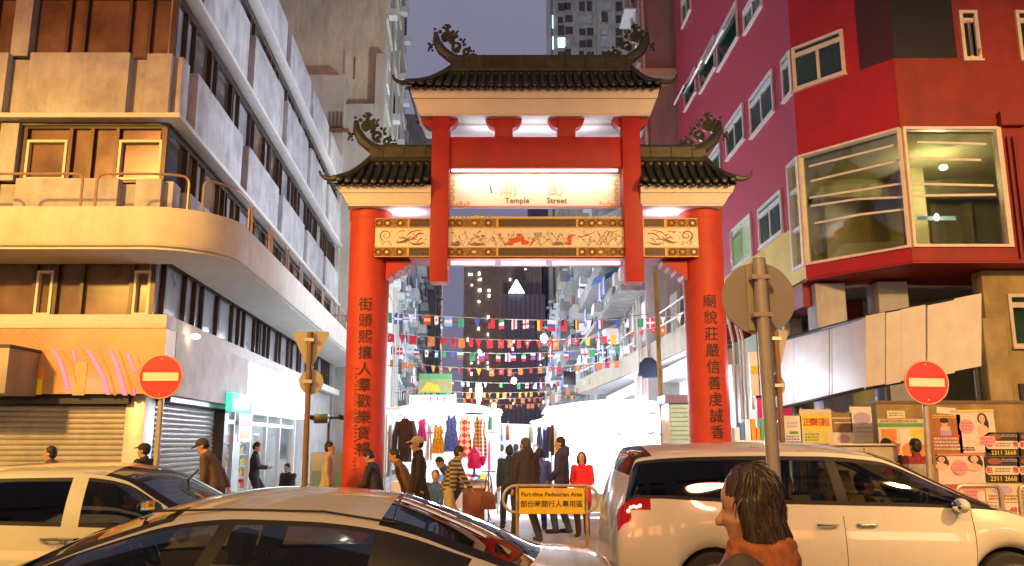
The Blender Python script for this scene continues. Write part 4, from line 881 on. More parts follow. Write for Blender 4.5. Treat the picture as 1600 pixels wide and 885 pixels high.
m = MB()
for hz in (.5, 1.0): m.tube([cb(i / n_) + Vector((.15, 0, ZB1 + hz)) for i in range(n_ + 1)], .035, 5)
for i in range(0, n_ + 1): c = cb(i / n_) + Vector((.15, 0, 0)); m.tube([c + Vector((0, 0, ZB1 - .1)), c + Vector((0, 0, ZB1 + 1))], .025, 5)
m.build('balcony_rail', M('pale_rail', (.5, .48, .44), .5, .3), rt)
m = MB()
for k in range(9): c = cb(.1 + k * .1) + Vector((.6, 0, 0)); m.box(c.x, c.x + .1, c.y, c.y + 1.3, ZB1 + .1, ZB1 + 1.7, k % 3)
m.build('stored_boards', [RUST, CONC, M('blue_tarpaulin', (.08, .16, .35), .6)], rt)
m = MB(); m.box(5.6, 8, 24, 50, 3.9, 4.4, 0); m.box(6.2, 6.4, 23.5, 50, 0, 3.9, 1); m.box(5.75, 6.2, 23.6, 31, 0, 2.9, 1); m.build('shop_front', [WHITEP, WHITEP], rt)
lamp('AREA', (4.9, 26, 2.9), 150, COOL, (3, 1.5), aim=(5.3, 26, 6)); lamp('AREA', (4.4, 34, 2.9), 200, COOL, (4, 1.5), aim=(5, 34, 6))
block('apartment_block', 'grubby tenement with clothes and cages on its balconies, right side of the market', (5.25, 51.2), (-.012, 1), 24, 12, 17, GREYW, 5, 6, z0=5, side=-1, ac=.9, balc=16, seed=8, lit=.05, endbays=0)
block('apartment_block', 'pale far tenement with white air-conditioners, right side of the market', (4.7, 75.6), (-.012, 1), 34, 12, 17, CONC_L, 5, 8, z0=5, side=-1, ac=.9, balc=12, seed=9, lit=.05)
ta, tb = at(864, 60, 112), at(1001, 60, 112)
tw = thing('apartment_tower', (ta.x, 112, 0), 'high grey apartment tower rising behind the gate roof', 'tower')
m = MB(); m.box(ta.x, tb.x, 112, 126, 0, 95); m.box(ta.x + 5.9, ta.x + 6.2, 111.6, 112, 0, 95); m.box(ta.x + 10.2, ta.x + 10.5, 111.7, 112, 0, 95); m.box(ta.x - .9, ta.x - .3, 112, 112.6, 0, 95); m.build('wall', M('tower_grey_wall', (.46, .44, .40), .85, var=.25, scale=.2, streak=.45), tw)
rr_ = random.Random(4)
lamp('SPOT', (2, 70, 19), 22000, (1, .93, .85), 1, aim=(11, 112, 45), cone=60)  # unseen spot added to brighten the grey tower
for f in range(9):
    for px in (872, 883, 905, 917, 940, 962, 985):
        q = at(px, 128 - f * 19 + (px % 3) * 2, 112); m = MB(); wdt = rr_.uniform(.7, 1.25); m.box(q.x, q.x + wdt, 111.93, 111.99, q.z, q.z + rr_.uniform(1, 1.6), 0); m.box(q.x - .1, q.x + wdt + .1, 111.9, 112.0, q.z - .25, q.z - .02, 1)
        k = rr_.random(); m.build('window', [glow('teal_lit_window', (.35, .95, 1), 3.0) if (px == 872 and f == 3) else WIN_DK if k < .75 else PALEW, CONC], tw)
m = MB(); q = at(866, 60, 112); m.box(q.x - .3, q.x - .12, 111.8, 111.95, at(866, 45, 112).z, at(866, 25, 112).z); m.build('edge_light', glow('cold_edge_light', (.6, .85, 1), 1.2), tw); m = MB(); m.box(q.x - .3, q.x - .12, 111.8, 111.95, at(866, 78, 112).z, at(866, 58, 112).z); m.build('edge_light', glow('cold_edge_light', (.6, .85, 1), 1.2), tw)
def tower(label, pxa, pxb, ytop, Y, mat, cols, seed, rows=26, pl=.25):
    a_, b_ = at(pxa, ytop, Y), at(pxb, ytop, Y); t = thing('skyscraper', (a_.x, Y, 0), label, 'tower'); m = MB(); m.box(a_.x, b_.x, Y, Y + 25, 0, a_.z)
    k = a_.x
    while k < b_.x - 1: m.box(k, k + .8, Y - .8, Y, 0, a_.z); k += (b_.x - a_.x) / 9
    m.build('wall', mat, t); r = random.Random(seed)
    for px in cols:
        for i in range(rows):
            if r.random() > pl: continue
            z = a_.z * (1 - (i + .5) / rows); x = at(px + r.uniform(-1, 1), 500, Y).x; m = MB(); m.box(x, x + r.uniform(.35, .8), Y - .9, Y - .82, z, z + r.uniform(.5, 1.2)); m.build('lit_window', glow('tower_window', (1, .95, .85), 3) if r.random() < .8 else LITW, t)
    return t
tower('broad brown-black skyscraper dotted with lit windows at the end of the street', 726, 846, 352, 262, DUSK, (731, 736, 747, 750, 762, 796, 820), 3, 40, .3)
tower('slender blue-black skyscraper topping the others behind the gate name board', 826, 872, 192, 275, DUSK2, (832, 845, 868), 4, 40, .06)
t3 = tower('low dark tower crowned by a lit white pyramid', 786, 852, 461, 240, DUSK2, (800, 842, 848), 5, 20, .12)
pa, pb, pc = at(794, 457, 238), at(820, 457, 238), at(807, 436, 238)
m = MB()
for i in range(7):
    z0_, z1_ = pa.z + (pc.z - pa.z) * i / 7, pa.z + (pc.z - pa.z) * (i + .8) / 7; h0 = (pb.x - pa.x) / 2 * (1 - i / 7) + .05; h1 = (pb.x - pa.x) / 2 * (1 - (i + .8) / 7) + .03
    nseg = max(1, 7 - i)
    for k in range(nseg):
        s0, s1 = -1 + 2 * k / nseg + .06, -1 + 2 * (k + 1) / nseg - .06
        m.prism([(pc.x + h0 * s0, 238, z0_), (pc.x + h0 * s1, 238, z0_), (pc.x + h1 * s1, 238.4, z1_), (pc.x + h1 * s0, 238.4, z1_)], (0, 2, 0))
m.build('lit_pyramid', glow('white_crown_light', (.92, .95, 1), 2.2), t3)
# ---------------------------------------------------------------- market stalls
TARP = cloth('white_tarpaulin', (.86, .86, .88), .45); TARP2 = cloth('cream_tarpaulin', (.82, .76, .68), .4)
POLEM = M('stall_tube', (.5, .5, .5), .4, .7); TUBE = glow('market_tube', (.95, .97, 1), 22); FILL_BULB = glow('hoarding_fill_bulb', (1, .93, .78), 40)
def stall(label, x0, x1, y0, y1, zt, drop, col, seed, lights=2, back=True, power=130):
    r = random.Random(seed); t = thing('market_stall', ((x0 + x1) / 2, (y0 + y1) / 2, 0), label, 'stall', 'stalls of the night market')
    m = MB()
    for x in (x0, x1):
        for y in (y0, y1): m.tube([(x, y, 0), (x, y, zt)], .022, 6)
    for z in (zt, zt - .55): m.tube([(x0, y0, z), (x1, y0, z)], .02, 6); m.tube([(x0, y0, z), (x0, y1, z)], .02, 6); m.tube([(x1, y0, z), (x1, y1, z)], .02, 6)
    m.build('frame', POLEM, t)
    nx, ny = 14, 8; v = []
    for j in range(ny + 1):
        for i in range(nx + 1):
            u_, w_ = i / nx, j / ny; v.append((x0 - .1 + (x1 - x0 + .2) * u_, y0 - .12 + (y1 - y0 + .24) * w_, zt + .03 + .28 * math.sin(math.pi * u_) * .6 + .05 * math.sin(9 * u_ + seed) * math.sin(5 * w_)))
    m = MB(); m.add(v, [(j * (nx + 1) + i, j * (nx + 1) + i + 1, (j + 1) * (nx + 1) + i + 1, (j + 1) * (nx + 1) + i) for j in range(ny) for i in range(nx)])
    k = len(m.v); v = []; ns = 40                                    # valance with soft folds
    for i in range(ns + 1): u_ = i / ns; yy = y0 - .125 - .02 * math.sin(u_ * 40 + seed); v += [(x0 - .1 + (x1 - x0 + .2) * u_, yy, zt + .03 + .17 * math.sin(math.pi * u_)), (x0 - .1 + (x1 - x0 + .2) * u_, yy - .03 * math.sin(u_ * 55), zt + .03 - drop - .04 * math.sin(u_ * 13 + seed))]
    m.add(v, [(2 * i, 2 * i + 1, 2 * i + 3, 2 * i + 2) for i in range(ns)]); m.build('canopy', col, t, fix=False)
    if back:
        m = MB(); v = []
        for i in range(ns + 1): u_ = i / ns; v += [(x0 + (x1 - x0) * u_, y1 + .03 * math.sin(u_ * 44), zt), (x0 + (x1 - x0) * u_, y1 + .05 * math.sin(u_ * 44), .35)]
        m.add(v, [(2 * i, 2 * i + 1, 2 * i + 3, 2 * i + 2) for i in range(ns)]); m.build('back_sheet', col, t, fix=False)
    m = MB(); m.box(x0 + .15, x1 - .15, y0 + .25, y0 + .95, .72, .76); m.box(x0 + .12, x1 - .12, y0 + .22, y0 + .245, .1, .765)
    m.build('table', TARP2, t)
    for k in range(lights):
        x = x0 + (x1 - x0) * (k + .5) / lights; m = MB(); m.tube([(x - .3, y0 + .5, zt - .2), (x + .3, y0 + .5, zt - .2)], .025, 8); m.build('tube_lamp', TUBE, t)
        lamp('POINT', (x, y0 + .6, zt - .3), power / lights * 1.0, COOL, .2)
    goods = MB()
    for k in range(16): x = r.uniform(x0 + .2, x1 - .3); y = r.uniform(y0 + .3, y0 + .8); goods.box(x, x + r.uniform(.08, .25), y, y + .15, .761, .761 + r.uniform(.05, .25), r.randrange(7))
    goods.build('goods', PC, t); return t
stall('garment stall under a white awning beside the left gate pillar', -3.15, -.35, 21.2, 24.2, 2.52, .12, TARP, 1, 3, power=260)
m_st = stall('big white-sheeted stall glowing behind the white minivan', .95, 4.25, 20.3, 24.6, 2.55, .16, TARP, 2, 3, power=1300)
stall('second white stall down the left side of the market', -3.9, -1.0, 27.5, 30.5, 2.5, .2, TARP, 3, 2, power=320)
stall('second stall down the right, half hidden behind the glowing white one', 1.2, 4.1, 28.5, 32, 2.6, .4, TARP, 4, 2, power=420)
stall('third stall down the left with a cream awning', -4.4, -1.4, 35, 38.5, 2.5, .3, TARP2, 5, 2, power=320)
stall('third stall down the right under a white awning', .9, 3.8, 36, 40, 2.6, .4, TARP, 6, 2, power=360)
stall('far stall closing the view down the market aisle', -3.4, 1.9, 55, 58, 2.7, .5, TARP, 7, 3, power=420)
# scribbled print and a kraft patch on the glowing stall's front sheet
m = MB(); v = []; ns = 30
for i in range(ns + 1): u_ = i / ns; v += [(1.0 + 3.2 * u_, 20.16 + .03 * math.sin(u_ * 47), 2.3), (1.0 + 3.2 * u_, 20.18 + .04 * math.sin(u_ * 47 + .4), .55)]
m.add(v, [(2 * i, 2 * i + 1, 2 * i + 3, 2 * i + 2) for i in range(ns)]); m.build('front_sheet', TARP, m_st, fix=False)
m = MB(); r9 = random.Random(2)
for px in (966, 976, 990, 1004, 1012, 1020, 1033):
    for k in range(5):
        p = at(px + r9.uniform(-4, 4), 681 + r9.uniform(-7, 7), 20.1); q = at(px + r9.uniform(-5, 5), 681 + r9.uniform(-7, 7), 20.1); m.tube([p, (p + q) / 2 + Vector((.03, 0, .02)), q], .010, 5)
m.build('printed_mark', M('grey_print', (.25, .2, .22), .6), m_st)
p = at(1046, 681, 20.1); m = MB(); m.box(p.x - .05, p.x + .06, 20.08, 20.11, p.z - .10, p.z + .10); m.build('kraft_patch', M('kraft_paper', (.45, .22, .10), .7), m_st)
p0, p1 = at(1047, 692, 19.0), at(1079, 619, 19.0)
kk = thing('market_kiosk', (p0.x, 19.0, 0), 'small stall cabinet with a pale blue roller shutter beside the right gate pillar', 'kiosk')
m = MB(); m.box(p0.x, p1.x + .3, 19.05, 20.0, 0, p1.z - .02); m.box(p0.x - .1, p1.x + .32, 18.9, 19.9, p1.z - .16, p1.z + .02, 1); m.build('cabinet', [WHITEP, M('purple_header', (.22, .16, .34), .5)], kk)
m = MB(); z = .3
while z < p1.z - .2: m.box(p0.x + .03, p1.x + .28, 19.0, 19.045, z, z + .085); z += .10
m.build('roller_shutter', M('pale_blue_slats', (.42, .70, .80), .4), kk)
# garments hung out on the left stall
def garment(name, label, cat, px0, px1, py0, py1, Y, mat, kind='dress', neck=None):
    a_, b_ = at(px0, py1, Y), at(px1, py0, Y); W_ = b_.x - a_.x; H_ = b_.z - a_.z; cx = (a_.x + b_.x) / 2; t = thing(name, (cx, Y, a_.z), label, cat, 'garments hung out on the stall')
    ns, nz = 16, 10; v = []
    for s_ in (-1, 1):
        for j in range(nz + 1):
            w_ = j / nz
            for i in range(ns + 1):
                u_ = 2 * i / ns - 1
                if kind == 'dress': hw = .62 + .38 * (1 - w_) ** .7 - (.18 * max(0, 1 - abs(w_ - .6) * 5)); hw = hw if w_ < .86 else .62 - (w_ - .86) * 1.2
                else: hw = .60 if w_ < .9 else .60 - (w_ - .9) * 3
                fold = .028 * math.sin(u_ * 9 + px0) * (1 - w_) ** .5
                top = 1 - (.14 * (1 - abs(u_)) ** 1.3 if w_ == 1 and kind == 'dress' else 0)
                v.append((cx + W_ / 2 * hw * u_, Y + s_ * (.05 * (1 - u_ * u_) + .012) + fold, a_.z + H_ * w_ * top))
    k = (nz + 1) * (ns + 1); f = []
    for j in range(nz):
        for i in range(ns):
            q = j * (ns + 1) + i; f += [(q, q + 1, q + ns + 2, q + ns + 1), (k + q + ns + 1, k + q + ns + 2, k + q + 1, k + q)]
    m = MB(); m.add(v, f)
    if kind == 'jacket':
        for s_ in (-1, 1): m.tube([(cx + s_ * W_ * .27, Y, a_.z + H_ * .93), (cx + s_ * W_ * .43, Y - .02, a_.z + H_ * .6), (cx + s_ * W_ * .47, Y - .04, a_.z + H_ * .12)], [.075, .07, .055], 8)
    m.build('fabric', mat, t)
    m = MB(); m.tube([(cx - W_ * .22, Y, b_.z - .06), (cx, Y, b_.z + .02), (cx + W_ * .22, Y, b_.z - .06)], .008, 5); m.tube([(cx, Y, b_.z + .02), (cx, Y, b_.z + .09), (cx + .03, Y, b_.z + .11)], .006, 5); m.build('hanger', POLEM, t)
def patmat(name, c1, c2, scale, kind='check', rough=.5, metal=0):
    m = bpy.data.materials.new(name); m.use_nodes = True; n = m.node_tree; b = n.nodes['Principled BSDF']; t = n.nodes.new('ShaderNodeTexCoord'); mp = n.nodes.new('ShaderNodeMapping')
    n.links.new(t.outputs['Object'], mp.inputs[0])
    if kind == 'diamond': mp.inputs['Rotation'].default_value = (0, R(45), 0)
    if kind == 'vor': k = n.nodes.new('ShaderNodeTexVoronoi'); k.inputs['Scale'].default_value = scale; src = k.outputs['Distance']
    else: k = n.nodes.new('ShaderNodeTexChecker'); k.inputs['Scale'].default_value = scale; src = k.outputs['Fac']
    mp.inputs['Scale'].default_value = (1, .01, 1) if kind != 'vor' else (1, 1, 1)
    n.links.new(mp.outputs[0], k.inputs['Vector']); cr = n.nodes.new('ShaderNodeValToRGB'); cr.color_ramp.elements[0].color = tuple(c1) + (1,); cr.color_ramp.elements[1].color = tuple(c2) + (1,)
    cr.color_ramp.elements[0].position = .25; cr.color_ramp.elements[1].position = .6
    n.links.new(src, cr.inputs[0]); n.links.new(cr.outputs[0], b.inputs['Base Color']); b.inputs['Roughness'].default_value = rough; b.inputs['Metallic'].default_value = metal; return m
garment('jacket', 'long dark plum jacket on a hanger at the corner of the stall', 'jacket', 614, 651, 654, 722, 20.6, M('plum_cloth', (.030, .012, .028), .8), 'jacket')
garment('dress', 'gold sequin dress hung on the stall rail', 'dress', 674, 695, 663, 709, 20.95, patmat('gold_sequin', (.30, .13, .01), (.75, .5, .08), 30, 'vor', .3, .5))
garment('dress', 'blue sequin dress hung on the stall rail', 'dress', 693, 717, 648, 706, 20.95, patmat('blue_sequin', (.01, .03, .35), (.10, .2, .85), 26, 'vor', .3, .3))
garment('dress', 'white dress with red diamonds on the stall rail', 'dress', 714, 738, 649, 716, 20.95, patmat('red_diamond', (.75, .66, .60), (.55, .02, .05), 9, 'diamond'))
garment('dress', 'brown and cream lozenge-patterned dress on the stall rail', 'dress', 737, 762, 649, 716, 20.95, patmat('brown_lozenge', (.16, .055, .03), (.55, .42, .32), 15, 'diamond'))
garment('scarf', 'thin pink scarf hanging from the stall\'s outer post', 'scarf', 761, 768, 690, 738, 21.0, M('pink_cloth', (.7, .08, .25), .8), 'plain')
garment('top', 'small magenta lace top hung beside the plum jacket', 'top', 651, 668, 654, 690, 21.0, M('magenta_lace', (.6, .06, .4), .7), 'dress')
garment('trousers', 'pair of grey trousers hung left of the plum jacket', 'trousers', 603, 615, 665, 742, 21.0, M('grey_cloth', (.3, .28, .3), .8), 'plain')
garment('shirt', 'white shirt hung between the magenta top and gold dress', 'shirt', 664, 678, 660, 720, 21.3, M('white_cloth', (.75, .75, .75), .8), 'dress')
for nm_, lb, px0, px1, py0, py1, Y_, col_, kd in (('dress', 'long navy dress on the post of the glowing white stall', 846, 858, 668, 716, 20.2, (.03, .05, .25), 'dress'), ('coat', 'charcoal coat beside the navy dress on the glowing stall', 857, 872, 664, 712, 20.3, (.06, .05, .06), 'jacket'), ('shirt', 'sky blue shirt on the second left stall', 776, 788, 664, 690, 27.2, (.2, .35, .6), 'plain'),
    ('shirt', 'rust red shirt on the second left stall', 788, 798, 664, 688, 27.3, (.45, .10, .05), 'plain'), ('scarf', 'lilac scarf on the second left stall', 766, 773, 660, 700, 27.2, (.4, .28, .5), 'plain'), ('dress', 'black dress on the second right stall', 838, 848, 664, 700, 28.3, (.02, .02, .03), 'dress'), ('shirt', 'olive shirt on the second right stall', 824, 835, 666, 692, 28.4, (.2, .2, .08), 'plain'),
    ('blouse', 'pale mauve blouse hung behind the plum jacket', 626, 640, 650, 690, 21.6, (.45, .3, .45), 'dress'), ('bag', 'dark green cloth bag at the top corner of the left stall', 760, 772, 652, 672, 21.1, (.05, .2, .1), 'plain')):
    garment(nm_, lb, nm_, px0, px1, py0, py1, Y_, M('cloth_' + lb.replace(' ', '_')[:18], col_, .8, var=.2, scale=14), kd)
# mannequin bust, sales table, box and handbag in front of the stall
YT = 19.6
p = at(741, 745, YT); q = at(741, 702, YT)
t = thing('mannequin_bust', (p.x, YT, p.z), 'headless display bust in a magenta top on a blue base', 'mannequin'); zz = p.z; H_ = q.z - p.z
m = MB(); m.lathe([(.13, 0), (.13, .03), (.03, .06), (.025, .2)], (p.x, YT, zz), 16); m.build('base', M('violet_blue_base', (.06, .04, .6), .5), t)
m = MB(); m.lathe([(.15, .18), (.17, .26), (.15, .36), (.17, .46), (.15, .54), (.07, .6), (.06, .66)], (p.x, YT, zz), 20); m.lathe([(.02, 0), (.06, .1), (.075, .18), (.07, .22)], (p.x + .2, YT, zz + .24), 10); m.build('torso', M('magenta_satin', (.62, .01, .22), .4), t)
pa_, pb_ = at(722, 763, YT), at(766, 746, YT)
t = thing('sales_table', ((pa_.x + pb_.x) / 2, YT, 0), 'folding table under a white cloth in front of the garment stall', 'table')
m = MB(); m.box(pa_.x, pb_.x, YT - .25, YT + .5, pb_.z - .18, pb_.z - .12); m.box(pa_.x - .01, pb_.x + .01, YT - .26, YT + .51, pb_.z - .12, pb_.z - .105); m.build('table_top', TARP2, t)
for sx_ in (0, 1): m = MB(); xx = pa_.x + .1 + sx_ * (pb_.x - pa_.x - .2); m.tube([(xx - .12, YT - .2, 0), (xx + .12, YT + .4, pb_.z - .18)], .014, 5); m.tube([(xx + .12, YT - .2, 0), (xx - .12, YT + .4, pb_.z - .18)], .014, 5); m.build('leg', DARKM, t)
m = MB(); v = []
for i in range(13):
    for j in range(7): v.append((pa_.x + .03 + (pb_.x - pa_.x - .06) * i / 12, YT - .2 + .6 * j / 6, pb_.z - .10 + .05 * abs(math.sin(i * 1.3) * math.cos(j * 1.7)) + .02))
m.add(v, [(i * 7 + j, i * 7 + 7 + j, i * 7 + 8 + j, i * 7 + j + 1) for i in range(12) for j in range(6)]); single('clothes_pile', m, M('white_cloth', (.75, .75, .75), .8), (pa_.x, YT, pb_.z - .1), 'crumpled pale clothes piled on the folding sales table', 'clothes', fix=False)
p = at(740, 783, 19.0); q = at(740, 765, 19.0); m = MB(); m.box(p.x - .24, p.x + .24, 18.9, 19.3, 0.01, q.z); m.box(p.x - .25, p.x + .25, 18.89, 19.31, q.z, q.z + .03); single('cardboard_box', m, M('orange_cardboard', (.55, .20, .07), .7), (p.x, 19.1, 0), 'orange cardboard box standing under the sales table', 'box', bevel=.01)
p = at(763, 795, 18.7); q = at(763, 768, 18.7); t = thing('handbag', (p.x, 18.7, 0.9), 'tan leather handbag hanging in front of the sales table', 'handbag')
m = MB(); zq = q.z; m.prism([(p.x - .17, 18.62, zq - .38), (p.x + .17, 18.62, zq - .38), (p.x + .15, 18.62, zq - .1), (p.x + .08, 18.62, zq), (p.x - .08, 18.62, zq), (p.x - .15, 18.62, zq - .1)], (0, .14, 0)); m.build('bag_body', M('tan_leather', (.38, .11, .04), .45), t, bevel=.03)
m = MB(); m.tube([(p.x - .08, 18.7, zq - .02), (p.x - .05, 18.7, zq + .28), (p.x, 18.7, zq + .42), (p.x + .05, 18.7, zq + .28), (p.x + .08, 18.7, zq - .02)], .014, 6); m.build('strap', M('dark_leather', (.10, .035, .02), .5), t)
m = MB(); m.tube([(p.x, 18.7, 0), (p.x, 18.7, zq + .43)], .014, 6); m.tube([(p.x - .15, 18.7, zq + .42), (p.x + .15, 18.7, zq + .42)], .012, 6); m.lathe([(.16, 0), (.16, .02), (.02, .04)], (p.x, 18.7, 0), 12); single('display_stand', m, DARKM, (p.x, 18.7, 0), 'thin black display stand holding the tan handbag', 'stand')
# ---------------------------------------------------------------- lit boards over the market
p0, p1 = at(640, 645, 34), at(712, 618, 34)
t = thing('light_box', ((p0.x + p1.x) / 2, 34, p0.z), 'lit white box sign with red dress shapes over the stalls', 'sign')
m = MB(); m.box(p0.x, p1.x, 34, 34.15, p0.z, p1.z); m.build('panel', glow('lit_panel', (.95, 1, .97), 2.2), t)
m = MB(); frame_rect(m, fr3(Vector((0, 34, 0)), Vector((1, 0, 0)), Vector((0, -1, 0))), p0.x - .04, p1.x + .04, p0.z - .04, p1.z + .04, .04, .0, .06); m.tube([(p0.x + .3, 34.1, 0), (p0.x + .3, 34.1, p0.z)], .04, 6); m.tube([(p1.x - .3, 34.1, 0), (p1.x - .3, 34.1, p0.z)], .04, 6); m.build('frame', M('sea_green_frame', (.05, .3, .22), .5), t)
m = MB()
for px in (672, 683, 695):
    c = at(px, 631, 33.97); hh = .30; m.prism([(c.x - .04, 33.97, c.z + hh), (c.x + .04, 33.97, c.z + hh), (c.x + .03, 33.97, c.z), (c.x + .13, 33.97, c.z - hh * .8), (c.x - .13, 33.97, c.z - hh * .8), (c.x - .03, 33.97, c.z)], (0, .02, 0))
m.build('printed_dress', M('red_print', (.75, .03, .08), .5, emit=(.8, .05, .1), estr=.4), t)
p0, p1 = at(654, 614, 38), at(706, 584, 38); t = thing('shop_board', ((p0.x + p1.x) / 2, 38, p0.z), 'green and yellow shop board hung high over the left stalls', 'sign')
m = MB(); m.box(p0.x, p1.x, 38, 38.15, p0.z, p1.z, 0); m.tube([(p0.x + .2, 38.1, 0), (p0.x + .2, 38.1, p0.z)], .05, 6); m.tube([(p1.x - .2, 38.1, 0), (p1.x - .2, 38.1, p0.z)], .05, 6); bo = m.build('board', M('olive_board', (.42, .42, .16), .5), t)
m = MB(); m.prism([(p0.x + .05, 37.99, p0.z + .05), (p0.x + 1.0, 37.99, p0.z + .05), (p0.x + .9, 37.99, p0.z + .35), (p0.x + .4, 37.99, p0.z + .5)], (0, -.01, 0), 0); m.box(p0.x, p1.x, 37.97, 37.99, p1.z - .25, p1.z, 1); m.build('painted_shape', [M('yellow_print', (.75, .6, .05), .5), M('green_print', (.15, .4, .15), .5)], t)
for px, y0_, y1_, Y, lab in ((748, 600, 632, 46, 'tall narrow white light column hanging over the aisle'),):
    a_, b_ = at(px - 5, y1_, Y), at(px + 5, y0_, Y); t = thing('light_column', (a_.x, Y, a_.z), lab, 'light'); m = MB(); m.lathe([(.05, 0), (.1, .1), (.17, .5), (.19, .9), (.12, b_.z - a_.z)], ((a_.x + b_.x) / 2, Y, a_.z), 12); m.build('shade', glow('white_lantern', (.95, .97, 1), 5), t)
    m = MB(); m.tube([((a_.x + b_.x) / 2, Y, b_.z), ((a_.x + b_.x) / 2, Y, b_.z + 1.4)], .015, 5); m.build('cord', DARKM, t)
WIRES = MB()
for px, py, Y, rad, lab in ((850, 529, 30, .13, 'bright yellowish bulb hanging among the orange flags'), (803, 595, 44, .14, 'round warm bulb low over the aisle'), (772, 634, 52, .13, 'farther warm bulb just above the far stalls')):
    c = at(px, py, Y); t = thing('hanging_bulb', c, lab, 'lamp', 'bulbs hung over the aisle'); m = MB(); m.ball(tuple(c), rad, rad, rad * 1.2); m.build('bulb', glow('big_warm_bulb', (1, .86, .5), 30), t)
    m = MB(); m.tube([(c.x, Y, c.z + rad), (c.x, Y, c.z + .4)], .02, 6); m.build('lamp_holder', DARKM, t); lamp('POINT', (c.x, Y - .3, c.z), 110, (1, .82, .5), .15)
    m = MB(); m.tube([(LX(Y) + .4, Y, c.z + .9), (c.x, Y, c.z + .4), (5.0, Y, c.z + .9)], .012, 5); m.build('cord', DARKM, t)
# ---------------------------------------------------------------- lines of bunting
FC = {n: cloth('flag_' + n, c, .45) for n, c in dict(red=(.60, .05, .06), orange=(.66, .20, .06), white=(.82, .80, .78), blue=(.09, .11, .36), green=(.08, .30, .15), yellow=(.70, .52, .08), black=(.02, .02, .02), sky=(.25, .45, .75), amber=(.85, .38, .06)).items()}
FK = list(FC)
def flag_geo(kind, s=1):
    """(list of (polygon, colour)) for a flag .30 wide and .40 deep hanging from z = 0"""
    w_, h_ = .15 * s, .40 * s; rect = lambda x0, x1, z0, z1, c: ([(x0 * w_, z0 * h_), (x1 * w_, z0 * h_), (x1 * w_, z1 * h_), (x0 * w_, z1 * h_)], c)
    k, *c = kind
    if k == 'v3': return [rect(-1, -.34, -1, 0, c[0]), rect(-.34, .34, -1, 0, c[1]), rect(.34, 1, -1, 0, c[2])]
    if k == 'h3': return [rect(-1, 1, -.34, 0, c[0]), rect(-1, 1, -.67, -.34, c[1]), rect(-1, 1, -1, -.67, c[2])]
    if k == 'cross': return [rect(-1, -.25, -.4, 0, c[0]), rect(.1, 1, -.4, 0, c[0]), rect(-1, -.25, -1, -.6, c[0]), rect(.1, 1, -1, -.6, c[0]), rect(-.25, .1, -1, 0, c[1]), rect(-1, -.25, -.6, -.4, c[1]), rect(.1, 1, -.6, -.4, c[1])]
    if k == 'disc': return [rect(-1, 1, -1, 0, c[0]), ([(.5 * w_ * math.cos(2 * math.pi * i / 9), -.5 * h_ + .5 * w_ * math.sin(2 * math.pi * i / 9)) for i in range(9)], c[1], 1)]
    if k == 'tri': return [([(-w_, 0), (0, -h_), (w_, 0)], c[0])]
    if k == 'tridisc': return [([(-w_, 0), (0, -h_), (w_, 0)], c[0]), ([(.35 * w_ * math.cos(2 * math.pi * i / 8), -.32 * h_ + .35 * w_ * math.sin(2 * math.pi * i / 8)) for i in range(8)], c[1], 1)]
    if k == 'plain': return [rect(-1, 1, -1, 0, c[0])]
    return [rect(-1, 1, -1, 0, c[0]), rect(-1, .0, -.5, 0, c[1], ) + (1,)]
NATIONS = [('v3', 'blue', 'white', 'red'), ('h3', 'blue', 'white', 'red'), ('tri', 'white'), ('v3', 'green', 'green', 'green'), ('h3', 'red', 'yellow', 'red'), ('h3', 'green', 'white', 'red'), ('v3', 'black', 'yellow', 'red'), ('cross', 'red', 'white'), ('cross', 'blue', 'white'),
           ('tri', 'blue'), ('disc', 'white', 'red'), ('disc', 'green', 'yellow'), ('h3', 'white', 'blue', 'red'), ('v3', 'white', 'red', 'white'), ('canton', 'white', 'blue'), ('tri', 'white'), ('h3', 'sky', 'white', 'sky'), ('cross', 'white', 'red'), ('h3', 'white', 'green', 'red'), ('canton', 'red', 'blue')]
REDS = [('disc', 'red', 'white'), ('plain', 'red'), ('tridisc', 'red', 'white'), ('disc', 'orange', 'white'), ('plain', 'orange'), ('tri', 'red')]
AMBS = [('plain', 'amber'), ('disc', 'orange', 'white'), ('plain', 'orange'), ('tri', 'amber'), ('tridisc', 'orange', 'white')]
rf = random.Random(21)
def bunting(label, Y, pxa, ya, pxb, yb, sagpx, pal, spacing, s=1):
    a_, b_ = at(pxa, ya, Y), at(pxb, yb, Y + .4); L_ = (b_ - a_).length; N = int(L_ / spacing); sg_ = sagpx * Y / F
    t = thing('bunting_line', a_, label, 'bunting', 'lines of bunting across the market'); wob = rf.uniform(-.25, .25); P = lambda u_: a_.lerp(b_, u_) - Vector((0, 0, sg_ * 4 * u_ * (1 - u_) * (1 + wob * math.cos(3 * u_))))
    m = MB(); m.tube([P(i / 24) for i in range(25)], .010, 5); m.build('cord', M('white_cord', (.6, .58, .56), .7), t)
    for i in range(min(N, 99)):
        if rf.random() < .06: continue
        c = P((i + .5 + rf.uniform(-.22, .22)) / N); kind = pal[(i * 7 + rf.randrange(4)) % len(pal)]; ang = rf.uniform(-.9, .9); ti = rf.uniform(-.8, .8); ss = s * .78 * rf.uniform(.8, 1.15); m = MB(); cols = []
        for it in flag_geo(kind, ss):
            poly, col = it[0], it[1]; dy = -.006 if len(it) > 2 else 0
            if col not in cols: cols.append(col)
            v = []
            for x, z in poly:
                bend = .06 * math.sin(x * 22 + i) * (-z / .4); xx = x * math.cos(ang); yy = x * math.sin(ang) + bend + dy + (-z) * ti * .3
                v.append(c + Vector((xx, yy, z)))
            m.add(v, [list(range(len(v)))], cols.index(col))
        m.build('flag', [FC[q] for q in cols], t, smooth=False, fix=False)
bunting('nearest line of bunting, small flags of many nations', 24, 596, 488, 1066, 493, 10, NATIONS, .36, .95)
